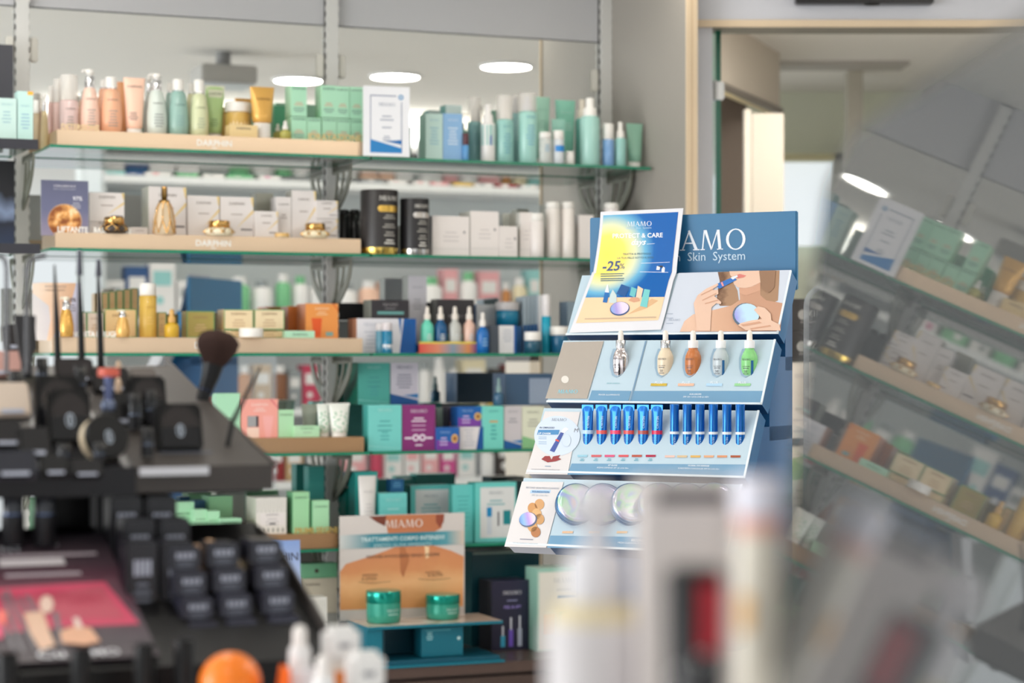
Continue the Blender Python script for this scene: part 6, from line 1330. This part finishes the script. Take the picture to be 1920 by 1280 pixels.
for k, x in enumerate((24, 84)):
    w_ = 3.53; u, zt, Y = wall(x, 912, w_); kk = Y / F
    t = thing('lipstick', wp(u, w_, zt - 110 * kk), TH, 'black lipstick case with a blue glint, %s of two above the pink sign' % ('left one', 'right one')[k], 'lipstick', 'black lipstick cases')
    m = MB(); m.lathe([(21 * kk, 0), (22 * kk, 2 * kk), (22 * kk, 58 * kk)], blk2); m.build('base', t)
    m = MB(); m.lathe([(20 * kk, 58 * kk), (20 * kk, 106 * kk), (17 * kk, 110 * kk)], mat((28, 30, 38), .12)); m.build('cap', t)
    m = MB(); m.lathe([(20.5 * kk, 56 * kk), (20.5 * kk, 60 * kk)], mat((90, 110, 150), .2, .8)); m.build('ring', t)
# plum and pink sign with brushes and a hand
w0, w1 = 3.50, 3.79; uA, zA, _ = wall(200, 1000, w0); uB, zB, _ = wall(291, 1228, w1); uR_ = (uA + uB) / 2
Pb, Pt = wp(uR_, w1, zB), wp(uR_, w0, zA)
sg = thing('makeup_sign', Pb, 0, 'plum and pink makeup sign showing brushes and a hand, lying at the lower left', 'sign', rot=(-math.atan2(w1 - w0, zA - zB), 0, TH))
Ls = sqrt((w1 - w0) ** 2 + (zA - zB) ** 2); WS = .36
def spx(px, py):
    ux = Vector((DX, DY, 0)); uz = (Pt - Pb).normalized(); n = ux.cross(uz); C = Vector((0, 0, CAMZ)); r = pt(px, py, 1.0) - C
    q = C + r * (n.dot(Pb - C) / n.dot(r)) - Pb; return q.dot(ux), q.dot(uz)
m = MB(); m.box(-WS, 0, 0, .004, 0, Ls, mat((62, 54, 60), .35), 0, {'f': ramp_mat('plum_print', (0, 0, 1), [(0, (72, 62, 68)), (.12, (70, 60, 68)), (.3, (84, 64, 74)), (.6, (104, 62, 76)), (.75, (84, 66, 74)), (1, (62, 56, 62))], .3, scale=Ls)})
def sp(pts, c, lay=1, r_=.35): m.poly([spx(*p) for p in pts], mat(c, r_), 0, lay)
sp([(-20, 1104), (196, 1090), (262, 1170), (120, 1176), (-20, 1190)], (206, 66, 100), 1); sp([(40, 1120), (190, 1100), (236, 1160), (110, 1160)], (190, 76, 96), 2)
for a, b, wd in (((8, 1108), (64, 1222), 8), ((0, 1115), (40, 1225), 8), ((45, 1118), (64, 1152), 9), ((30, 1122), (48, 1150), 8), ((98, 1150), (112, 1212), 10), ((2, 1165), (24, 1226), 8)): sp([a, (a[0] + wd, a[1]), (b[0] + wd, b[1]), b], (120, 116, 122), 4)
sp([(44, 1152), (80, 1148), (94, 1190), (104, 1212), (76, 1222), (56, 1190)], (226, 186, 160), 5); sp([(112, 1186), (140, 1176), (170, 1180), (188, 1205), (160, 1212), (116, 1208)], (226, 172, 140), 5)
sp(ell(87, 1136, 13, 17, 16), (232, 200, 184), 6); sp([(-4, 1146), (14, 1150), (10, 1176), (-8, 1170)], (246, 120, 110), 6); sp([(136, 1162), (146, 1160), (156, 1180), (142, 1180)], (232, 210, 200), 6); sp([(-10, 1168), (6, 1178), (4, 1200), (-14, 1200)], (236, 90, 130), 5)
a, z = spx(10, 1036); b = spx(56, 1036); m.text('NT', a + .008, z, (b[0] - a) * .9, wtxt, 0, 3, None, True); 
for x0, x1, y in ((66, 108, 1016), (66, 110, 1026), (62, 100, 1006)): a, z = spx(x0, y); b = spx(x1, y)[0]; m.rect(a, b, z, z + .006, wtxt, 0, 3)
for x0, x1, y in ((0, 180, 1048), (0, 120, 1064), (10, 150, 1084)): a, z = spx(x0, y); b = spx(x1, y - 12)[0]; m.rect(a, b, z, z + (.008 if y != 1064 else .018), mat((190, 176, 184) if y != 1064 else (228, 220, 224), .4), 0, 3)
for s, x0, x1, y in (('Cu', 76, 130, 1248), ('MO', 176, 230, 1236)): a, z = spx(x0, y); b = spx(x1, y)[0]; m.text(s, (a + b) / 2, max(z, .004), b - a, wtxt, 0, 3, None, True)
m.build('board', sg)
# front ledge and black caps
m = MB(); m.box(-.6, -.004, SW - 3.93, SW - 3.80, CAMZ - .44, CAMZ - .40, blk); m.build('front_ledge', st)
for k, (x, y, wd) in enumerate(((14, 1222, 40), (152, 1214, 38), (270, 1206, 38), (345, 1198, 40))):
    w_ = 3.87; u, zt, Y = wall(x, y, w_); r = wd / 2 * Y / F; zb = CAMZ - .40
    t = thing('nail_polish', wp(u, w_, zb), TH, 'black capped small bottle at the front ledge of the stand, %s of four' % ('leftmost', 'second from left', 'third from left', 'rightmost')[k], 'bottle', 'black capped bottles on the front ledge')
    m = MB(); m.lathe([(r * 1.15, 0), (r * 1.2, .003), (r * 1.2, .03), (r * .7, .036)], mat((60, 50, 54), .15)); m.build('body', t); m = MB(); m.lathe([(r, .036), (r, zt - zb - .002), (r * .9, zt - zb)], blk); m.build('cap', t)
# --- front table with an orange ball and white skin care bottles
tb = thing('front_table', wp(-.22, 4.09, 0), TH, 'pale table below the lower edge, carrying the orange ball and white bottles', 'table')
TZ = CAMZ - .42
m = MB(); m.box(-.34, .34, -.14, .14, TZ - .03, TZ, mat((210, 208, 206), .4), .003); m.build('top', tb)
for sx in (-1, 1):
    for sy in (-1, 1): m = MB(); m.box(sx * .27 - .015, sx * .27 + .015, sy * .11 - .015, sy * .11 + .015, 0, TZ - .03, mat((180, 178, 176), .4)); m.build('leg', tb)
def near(px, w_): u, _, Y = wall(px, 1200, w_); return u, Y / F
u, k = near(432, 4.0); r = 58 * k; zc = wall(432, 1281, 4.0)[1]
t = thing('orange_ball', wp(u, 4.0, TZ + .0006), TH, 'glossy orange ball on a short stand at the bottom of the picture', 'ball')
m = MB(); m.lathe([(r * sin(pi * q / 16) + .0001, zc - TZ - r * cos(pi * q / 16)) for q in range(17)], mat((250, 128, 22), .25), n=32); m.build('ball', t)
m = MB(); m.lathe([(r * .55, 0), (r * .5, .004), (r * .25, .012), (r * .2, zc - TZ - r * .9)], mat((236, 232, 228), .3)); m.build('stand', t)
u, k = near(528, 4.03)
t = thing('orange_tent_card', wp(u, 4.03, TZ + .0006), TH, 'small bright orange folded card left of the white dropper bottle', 'card')
zt = wall(535, 1250, 4.03)[1] - TZ; m = MB(); m.prism([(-34 * k, 0), (26 * k, 0), (10 * k, zt), (4 * k, zt)], -.012, .012, mat((248, 112, 36), .4)); m.build('card', t)
def whitebottle(px, py0, wd, w_, label):
    u, k = near(px, w_); zt = wall(px, py0, w_)[1] - TZ; r = wd / 2 * k
    t = thing('dropper_bottle', wp(u, w_, TZ + .0006), TH, label, 'bottle', 'white dropper bottles on the front table')
    m = MB(); zs = zt - 78 * k; m.lathe([(r * .95, 0), (r, .003), (r, zs - 10 * k), (r * .9, zs - 2 * k), (r * .5, zs)], mat((236, 232, 236), .3)); m.build('body', t)
    m = MB(); m.lathe([(22 * k, zs), (20 * k, zs + 34 * k), (16 * k, zs + 38 * k)], mat((238, 236, 236), .35)); m.build('collar', t)
    m = MB(); m.lathe([(14 * k, zs + 38 * k), (13 * k, zt - 10 * k), (8 * k, zt - 2 * k), (1 * k, zt)], mat((236, 230, 226), .4)); m.build('bulb', t)
whitebottle(562, 1172, 64, 4.0, 'white dropper bottle, the taller one at the bottom of the picture')
whitebottle(606, 1228, 42, 4.06, 'white dropper bottle, the smaller one beside the white tubes')
def whitetube(px0, px1, py0, w_, label, split):
    u, k = near((px0 + px1) / 2, w_); W = (px1 - px0) * k; zt = wall((px0 + px1) / 2, py0, w_)[1] - TZ; zs = wall(px0, split, w_)[1] - TZ
    t = thing('sun_cream_bottle', wp(u, w_, TZ + .0006), TH, label, 'bottle', 'flat white bottles with orange band')
    m = MB(); m.box(-W / 2, W / 2, -.014, .014, zs, zt, mat((240, 238, 236), .3), .006); [m.rect(W * (-.18 + .09 * q), W * (-.11 + .09 * q), zs + (zt - zs) * .42, zs + (zt - zs) * .56, mat((150, 150, 156), .4), -.014, 2) for q in range(4)]; m.build('cap', t)
    m = MB(); m.box(-W * .46, W * .46, -.013, .013, 0, zs, mat((238, 226, 216), .3), .004); m.rect(-W * .3, W * .3, zs - .03, zs - .008, mat((236, 140, 70), .35), -.013, 1); m.build('body', t)
whitetube(605, 672, 1174, 4.0, 'flat white bottle with rounded cap and grey print, rear one of two', 1242)
whitetube(650, 718, 1222, 4.05, 'flat white bottle with rounded cap and grey print, front one of two', 1300)
# ------------------------------------------------------------------ very near counter with out of focus goods
NZ = CAMZ - .24
nc = thing('near_counter', (.16, .95, 0), 0, 'pale counter just below the frame, carrying the blurred bottles nearest the camera', 'counter')
m = MB(); m.box(-.22, .16, -.45, .34, NZ - .03, NZ, mat((214, 210, 206), .4), .003); m.build('top', nc)
m = MB(); m.box(-.20, .14, -.42, .30, 0, NZ - .03, mat((206, 202, 198), .4)); m.build('body', nc)
def nz(py, Y): return CAMZ + (HZ - py) / F * Y - NZ
Y = 1.15; k = Y / F; wm = mat((214, 212, 216), .5)
t = thing('pump_bottle', (pt(1118, 0, Y).x, Y, NZ), 0, 'blurred white pump bottle with beige shoulder band nearest the camera', 'bottle')
m = MB(); m.lathe([(92 * k, 0), (96 * k, .003), (96 * k, nz(1172, Y)), (88 * k, nz(1164, Y))], mat((206, 202, 204), .5), n=32); m.build('body', t)
m = MB(); m.lathe([(88 * k, nz(1164, Y)), (86 * k, nz(1138, Y)), (60 * k, nz(1128, Y))], mat((214, 200, 164), .35), n=32); m.build('shoulder_band', t)
m = MB(); m.lathe([(54 * k, nz(1128, Y)), (58 * k, nz(1110, Y)), (58 * k, nz(1050, Y)), (44 * k, nz(1030, Y))], wm, n=28); m.build('collar', t)
m = MB(); m.lathe([(22 * k, nz(1030, Y)), (22 * k, nz(985, Y)), (42 * k, nz(975, Y)), (40 * k, nz(925, Y)), (24 * k, nz(912, Y))], wm, n=24); m.tube([(0, 0, nz(950, Y)), (-30 * k, -20 * k, nz(950, Y)), (-52 * k, -32 * k, nz(962, Y))], [16 * k, 14 * k, 10 * k], wm); m.build('pump', t)
Y = 1.1; k = Y / F
t = thing('cosmetic_carton', (pt(1290, 0, Y).x, Y, NZ), .05, 'blurred tall white carton with a grey name line nearest the camera', 'box')
m = MB(); W = 172 * k; H = nz(905, Y); m.box(-W / 2, W / 2, 0, .05, 0, H, mat((228, 220, 218), .4)); z = nz(946, Y); m.rect(-W * .36, W * .42, z, z + 30 * k, mat((84, 78, 82), .4)); m.build('box', t)
Y = 1.0; k = Y / F
t = thing('lip_balm_stick', (pt(1303, 0, Y).x, Y, NZ), 0, 'blurred black stick with a red label in front of the white carton', 'stick')
m = MB(); r = 57 * k; zz = nz(1062, Y); m.lathe([(r * .97, 0), (r, .002), (r, zz - .004), (r * .85, zz)], mat((18, 16, 17), .3, 0, .3), n=28); m.map = arc_map(lambda z: r); m.rect(r * .1, r * 1.1, nz(1215, Y), nz(1085, Y), mat((216, 56, 70), .35), 0, 3); m.build('body', t)
Y = 1.06; k = Y / F
t = thing('lotion_bottle', (pt(1424, 0, Y).x, Y, NZ), 0, 'blurred cream bottle with white cap and peach band at the right', 'bottle')
m = MB(); r = 46 * k; m.lathe([(r * .96, 0), (r, .002), (r, nz(1000, Y))], mat((232, 224, 208), .35), n=28); m.map = arc_map(lambda z: r); m.rect(-r * 1.2, -r * .5, nz(1180, Y), nz(1110, Y), mat((240, 190, 120), .35), 0, 3); m.build('body', t)
m = MB(); m.lathe([(r * 1.0, nz(1000, Y)), (r * 1.0, nz(965, Y))], mat((232, 176, 160), .35), n=28); m.build('band', t)
m = MB(); m.lathe([(r * 1.06, nz(965, Y)), (r * 1.08, nz(905, Y)), (r * .98, nz(893, Y))], mat((234, 232, 244), .35), n=28); m.build('cap', t)
for kx, (px, py, r_) in enumerate(((1318, 1236, 7), (1272, 1262, 7))):  # beads added to stand in for two bright specular glints
    Y = .94; o = thing('glint_bead', (pt(px, 0, Y).x, Y, NZ), 0, 'tiny chrome topped pin added for a glint at the bottom right, %s one' % ('right', 'left')[kx], 'pin', 'added glint beads'); q = r_ * Y / F; zz = nz(py, Y)
    m = MB(); m.lathe([(q * .3, 0), (q * .3, zz - q)], mat((170, 170, 170), .2, 1.0)); m.build('shaft', o); m = MB(); m.lathe([(q * sin(pi * i / 12) + 1e-5, zz - q * cos(pi * i / 12)) for i in range(13)], mat((230, 230, 230), .08, 1.0)); m.build('head', o)
# large leaning clear acrylic sheet whose face mirrors the shelves
DEL, YAW, LEAN = .15, radians(.8), radians(13)
def on_sheet(px, py):     # x = DEL + y tan(yaw) + z tan(lean)
    rx, rz = (px - 960) / F, (HZ - py) / F
    Y = DEL / (rx - tan(YAW) - rz * tan(LEAN)); return Vector((rx * Y, Y, CAMZ + rz * Y))
pts = [on_sheet(*p) for p in ((1440, 1440), (1478, 1000), (1520, 560), (1548, 350), (1600, 250), (1750, 150), (1905, 46), (2080, -60), (2080, 1440))]
nn = Vector((-1, tan(YAW), tan(LEAN))).normalized()
sh_ = clear_sheet('leaning_acrylic', (.84, .84, .84), 1.42, .62, .02)
nt = sh_.node_tree; df = nt.nodes.new('ShaderNodeBsdfDiffuse'); df.inputs[0].default_value = (.17, .18, .185, 1); tl = nt.nodes.new('ShaderNodeBsdfTranslucent'); tl.inputs[0].default_value = (.16, .16, .165, 1)
a1 = nt.nodes.new('ShaderNodeMixShader'); a1.inputs[0].default_value = .5; a2 = nt.nodes.new('ShaderNodeMixShader'); a2.inputs[0].default_value = .54
out = nt.nodes['Material Output']; old = out.inputs[0].links[0].from_socket
nt.links.new(df.outputs[0], a1.inputs[1]); nt.links.new(tl.outputs[0], a1.inputs[2]); nt.links.new(old, a2.inputs[1]); nt.links.new(a1.outputs[0], a2.inputs[2]); nt.links.new(a2.outputs[0], out.inputs[0])
m = MB(); n = len(pts); bk = [p - nn * .0025 for p in pts]; o0 = pts[0]
m.add([p - o0 for p in pts], [tuple(range(n))], sh_); m.add([p - o0 for p in bk][::-1], [tuple(range(n))], sh_)
for i in range(n): j = (i + 1) % n; m.add([pts[i] - o0, bk[i] - o0, bk[j] - o0, pts[j] - o0], [(0, 1, 2, 3)], mat((170, 176, 176), .2, 0, .5, .6))
t = thing('acrylic_screen', o0, 0, 'large leaning clear acrylic sheet at the right, mirroring the shelves in a haze', 'acrylic sheet'); m.build('sheet', t)
# upright acrylic holder, in focus, behind the display
Y = 4.376; a = pt(1507, 905, Y); b = pt(1690, 532, Y)
t = thing('acrylic_holder', (a.x, Y, DW), 0, 'upright clear acrylic holder with a rounded corner right of the blue display', 'holder')
R_ = .045; W = b.x - a.x; H = b.z - DW; e_ = mat((206, 210, 212), .08, 0, .8, .35)
path = [(0, 0)] + [(0, H - R_)] + [(R_ - R_ * cos(q * pi / 16), H - R_ + R_ * sin(q * pi / 16)) for q in range(1, 9)] + [(W, H), (W, 0)]
m = MB(); m.prism(path, 0, .004, ACRYLIC, None, e_); m.build('sheet', t)
m = MB()
inner = [(min(max(x, .012), W - .012) if True else x, z) for x, z in path]
for i in range(len(path) - 2):
    (x0, z0), (x1, z1) = path[i], path[i + 1]; c = (R_, H - R_)
    sh2 = lambda x, z: (x + (.011 if z <= H - R_ else .011 * (c[0] - x) / R_ if x < R_ else 0), z - (.011 * (z - c[1]) / R_ if z > H - R_ else 0))
    p, q = sh2(x0, z0), sh2(x1, z1)
    m.add([(x0, -.001, z0), (x1, -.001, z1), (q[0], -.001, q[1]), (p[0], -.001, p[1])], [(0, 1, 2, 3)], mat((214, 218, 222), .06, 0, .8, .55))
m.build('thick_edge', t)
m = MB(); m.box(0, W, -.03, .06, -.004, 0, ACRYLIC); m.build('foot', t)
t = thing('side_pedestal', (a.x + .12, Y + .02, 0), 0, 'slim white pedestal under the upright acrylic holder, hidden behind the blurred bottles', 'pedestal')
m = MB(); m.box(-.01, .17, -.05, .09, 0, DW - .0045, mat((200, 196, 190), .4)); m.build('body', t)
# stack of boxes on a low cabinet in the doorway
Y = 5.75; lo = pt(1500, 1000, Y)
t = thing('side_cabinet', (pt(1560, 0, Y).x, Y, 0), 0, 'beige low cabinet in the doorway behind the display, under cream and black boxes', 'cabinet')
m = MB(); m.box(-.16, .5, 0, .35, 0, lo.z, mat((186, 176, 158), .5)); m.build('body', t)
m = MB(); m.box(-.16, .5, -.01, .36, lo.z - .02, lo.z, mat((170, 160, 142), .5)); m.build('top', t)
def dbox(px0, px1, py0, py1, rgb, label, deco=None, dz=0.0, dep=.12, cat='box', name='boxed_set'):
    a = pt(px0, py1, Y + dz); b = pt(px1, py0, Y + dz); W = b.x - a.x; H = b.z - a.z
    m = MB(); m.box(-W / 2, W / 2, 0, dep, 0, H, mat(rgb, .4))
    if deco: deco(m, W, H)
    return tag(m.build(name, None, ((a.x + b.x) / 2, Y + dz, a.z), (0, 0, 0)), label, cat)
sp_ = mat((190, 186, 180), .4)
dbox(1464, 1560, 836, 1000, (220, 208, 190), 'cream box with green leaf print, lowest of the stack in the doorway', lambda m, W, H: (m.poly([(-W * .3, H * .6), (W * .3, H * .66), (W * .1, H * .9), (-W * .26, H * .86)], mat((150, 170, 120), .4)), m.lines(0, H * .5, W * .6, 3, .02, .005, mat((180, 170, 150), .4))), .004)
dbox(1462, 1562, 822, 835.5, (90, 84, 80), 'flat dark box lying between the two cream boxes in the doorway', None)
dbox(1464, 1566, 679, 821.5, (222, 210, 196), 'cream box with faint print under the black boxes in the doorway', lambda m, W, H: (m.lines(-W * .1, H * .85, W * .4, 1, .03, .012, mat((206, 194, 184), .4)), m.lines(-W * .1, H * .4, W * .4, 3, .03, .006, mat((196, 186, 176), .4))), .004)
def dK(m, W, H, a='KIN', b=0):
    m.text('KING' if not b else 'EZ10', W * .22, H * .42, W * .46, sp_); m.disc(-W * .12, H * .5, .014, .014, mat((160, 156, 150), .3), 0, 2); m.lines(0, H * .3, W * .5, 1, .01, .006, mat((120, 114, 110), .4))
dbox(1468, 1562, 620, 678.5, (44, 38, 36), 'black box with pale lettering, lower of two in the doorway', lambda m, W, H: dK(m, W, H, b=1))
dbox(1472, 1562, 560, 619.5, (50, 44, 42), 'black box with pale lettering, upper of two in the doorway', dK, .003)

# ------------------------------------------------------------------ other side of the shop, seen in the mirrors
OW = 4.0
def op(px, py, w_=OW): u, z, Y = wall(px, py, -w_); return u, z
obk = wbox('wall_opposite', op(188, 500)[0], 4.6, 4.45, 4.6, 0, 2.8, mat((222, 228, 230), .6)); struct(obk)
XL = 2.7 - op(190, 500)[0] - .012
ut = thing('opposite_shelving', wp(2.7, 4.44, 0), TH + pi, 'white shelving on the opposite side of the shop, visible only in the mirrors', 'shelving')
def oz(py, px=700): return op(px, py)[1]
wsh = mat((236, 238, 240), .4)
levels = {'a': oz(345, 760), 'b': oz(598, 600), 'c': oz(765, 600), 'd': oz(898, 760)}
for kx, z in levels.items():
    m = MB(); m.box(-1.9, XL, -.44, 0, z - .035, z, wsh); m.build('shelf_board', ut)
m = MB(); m.box(-1.9, XL, -.44, 0, 2.63, 2.66, wsh); m.build('canopy', ut)
for x in (-1.9, XL): m = MB(); m.box(x - .012, x + .012, -.43, 0, .05, 2.63, mat((200, 206, 208), .4)); m.build('divider', ut)
m = MB(); m.box(-1.9, XL, -.44, 0, .05, .55, mat((210, 212, 212), .4)); m.build('base', ut)
cols = dict(white=(236, 234, 234), pink=(232, 170, 176), peach=(238, 196, 174), green=(120, 190, 140), orange=(190, 128, 72), tan=(196, 164, 124), cream=(228, 216, 184), yellow=(220, 186, 90), dark=(58, 48, 46), red=(150, 46, 50), blue=(52, 88, 140), magenta=(206, 80, 146), brown=(130, 84, 56), aqua=(150, 206, 206), rose=(196, 66, 96), grey=(150, 156, 160))
rowspec = {'a': [(214, 40, 50, 'aqua', 'b'), (250, 40, 46, 'blue', 'b'), (296, 50, 40, 'white', 'b'), (350, 44, 50, 'green', 'c'), (400, 40, 46, 'white', 'b'), (450, 50, 52, 'green', 'b'), (505, 40, 40, 'white', 'b'), (700, 40, 40, 'grey', 'b'), (745, 36, 44, 'white', 'b'), (790, 30, 30, 'white', 'b'), (822, 40, 34, 'pink', 'b'), (866, 40, 30, 'yellow', 'c'), (905, 40, 34, 'white', 'b'), (950, 44, 30, 'red', 'b'), (992, 30, 34, 'white', 'b')],
 'b': [(216, 34, 70, 'white', 'b'), (255, 46, 96, 'blue', 'b'), (300, 56, 110, 'white', 'b'), (352, 40, 70, 'white', 'b'), (448, 40, 78, 'green', 'c'), (490, 38, 72, 'white', 'c'), (530, 30, 84, 'green', 'c'), (560, 34, 80, 'white', 'c'), (592, 30, 76, 'white', 'c'), (650, 36, 66, 'white', 'c'), (690, 38, 72, 'peach', 'c'), (724, 30, 70, 'peach', 'b'), (756, 34, 60, 'white', 'b'), (806, 44, 80, 'white', 'c'), (842, 34, 96, 'pink', 'b'), (876, 36, 90, 'white', 'c'), (914, 46, 92, 'pink', 'b'), (946, 22, 70, 'orange', 'c'), (972, 30, 80, 'cream', 'c'), (1000, 28, 96, 'aqua', 'b')],
 'c': [(410, 16, 70, 'pink', 'c'), (432, 22, 78, 'tan', 'b'), (456, 30, 80, 'orange', 'c'), (492, 34, 82, 'tan', 'b'), (524, 28, 80, 'brown', 'c'), (552, 26, 70, 'grey', 'b'), (580, 40, 80, 'rose', 'b'), (612, 24, 60, 'white', 'b'), (795, 22, 84, 'white', 'c'), (822, 26, 90, 'white', 'c'), (848, 24, 70, 'white', 'c'), (888, 46, 88, 'cream', 'b'), (890, 40, 40, 'yellow', 'c'), (930, 30, 70, 'dark', 'b'), (960, 36, 78, 'red', 'b'), (996, 34, 80, 'dark', 'b')],
 'd': [(480, 36, 60, 'brown', 'b'), (515, 36, 64, 'red', 'b'), (550, 36, 60, 'tan', 'b'), (590, 36, 56, 'grey', 'b'), (665, 44, 60, 'pink', 'b'), (705, 24, 60, 'rose', 'c'), (735, 40, 58, 'white', 'b'), (772, 32, 60, 'white', 'b'), (806, 34, 62, 'pink', 'b'), (838, 34, 58, 'magenta', 'b'), (872, 40, 60, 'white', 'b'), (912, 26, 56, 'white', 'c'), (950, 44, 64, 'dark', 'b'), (995, 38, 60, 'dark', 'b')]}
rn = {'a': 'highest', 'b': 'second', 'c': 'third', 'd': 'lowest'}
_n = {}
for row, items in rowspec.items():
    prev = None; edge = -99
    for px, wd, ht, c, kind in items:
        x0_ = max(px - wd / 2, edge + 2); x1_ = max(px + wd / 2, x0_ + 10); edge = x1_; px, wd = (x0_ + x1_) / 2, x1_ - x0_
        u, z, Y = wall(px, 600, -OW - .08); W = wd / F * Y; H = ht / F * Y; zb = levels[row]
        lab = '%s %s on the %s board of the opposite shelving, mirrored' % (c, 'box' if kind == 'b' else 'bottle', rn[row])
        _n[lab] = _n.get(lab, 0) + 1
        if prev: lab += ' beside a %s item' % prev
        prev = c
        m = MB(); mm = mat(cols[c], .4)
        if kind == 'b':
            m.box(-W / 2, W / 2, 0, .10, 0, H, mm); a2 = mat(cols['white'] if c != 'white' else cols[random.choice(['pink', 'aqua', 'magenta', 'grey'])], .4)
            m.rect(-W * .36, W * .36, H * .55, H * .8, a2); m.disc(W * .1, H * .3, W * .16, W * .16, a2)
        else:
            r = W / 2; m.lathe([(r * .9, 0), (r, .004), (r, H * .74), (r * .6, H * .82)], mm); m.lathe([(r * .62, H * .82), (r * .6, H)], mat(cols['white' if c != 'white' else random.choice(['white', 'green', 'grey'])], .4))
        tag(m.build('boxed_product' if kind == 'b' else 'bottle', None, wp(u, OW + .08, zb + .001), (0, 0, TH + pi)), lab, 'box' if kind == 'b' else 'bottle', 'goods on the opposite shelving')
# ceiling ventilation unit seen in the mirror
u, z, Y = wall(418, 118, -2.15)
t = thing('ceiling_unit', wp(u, 2.15, 2.80), TH, 'grey white ceiling box unit on a short stem, mirrored above the pastel bottles', 'ceiling unit')
m = MB(); m.tube([(0, 0, 0), (0, 0, -.06)], .03, mat((150, 150, 150), .4)); m.build('stem', t); m = MB(); m.box(-.11, .11, -.1, .1, -.13, -.06, mat((186, 184, 180), .4), .006); m.build('body', t); m = MB(); m.box(-.1, .1, -.09, .09, -.138, -.13, mat((226, 230, 236), .3)); m.build('plate', t)
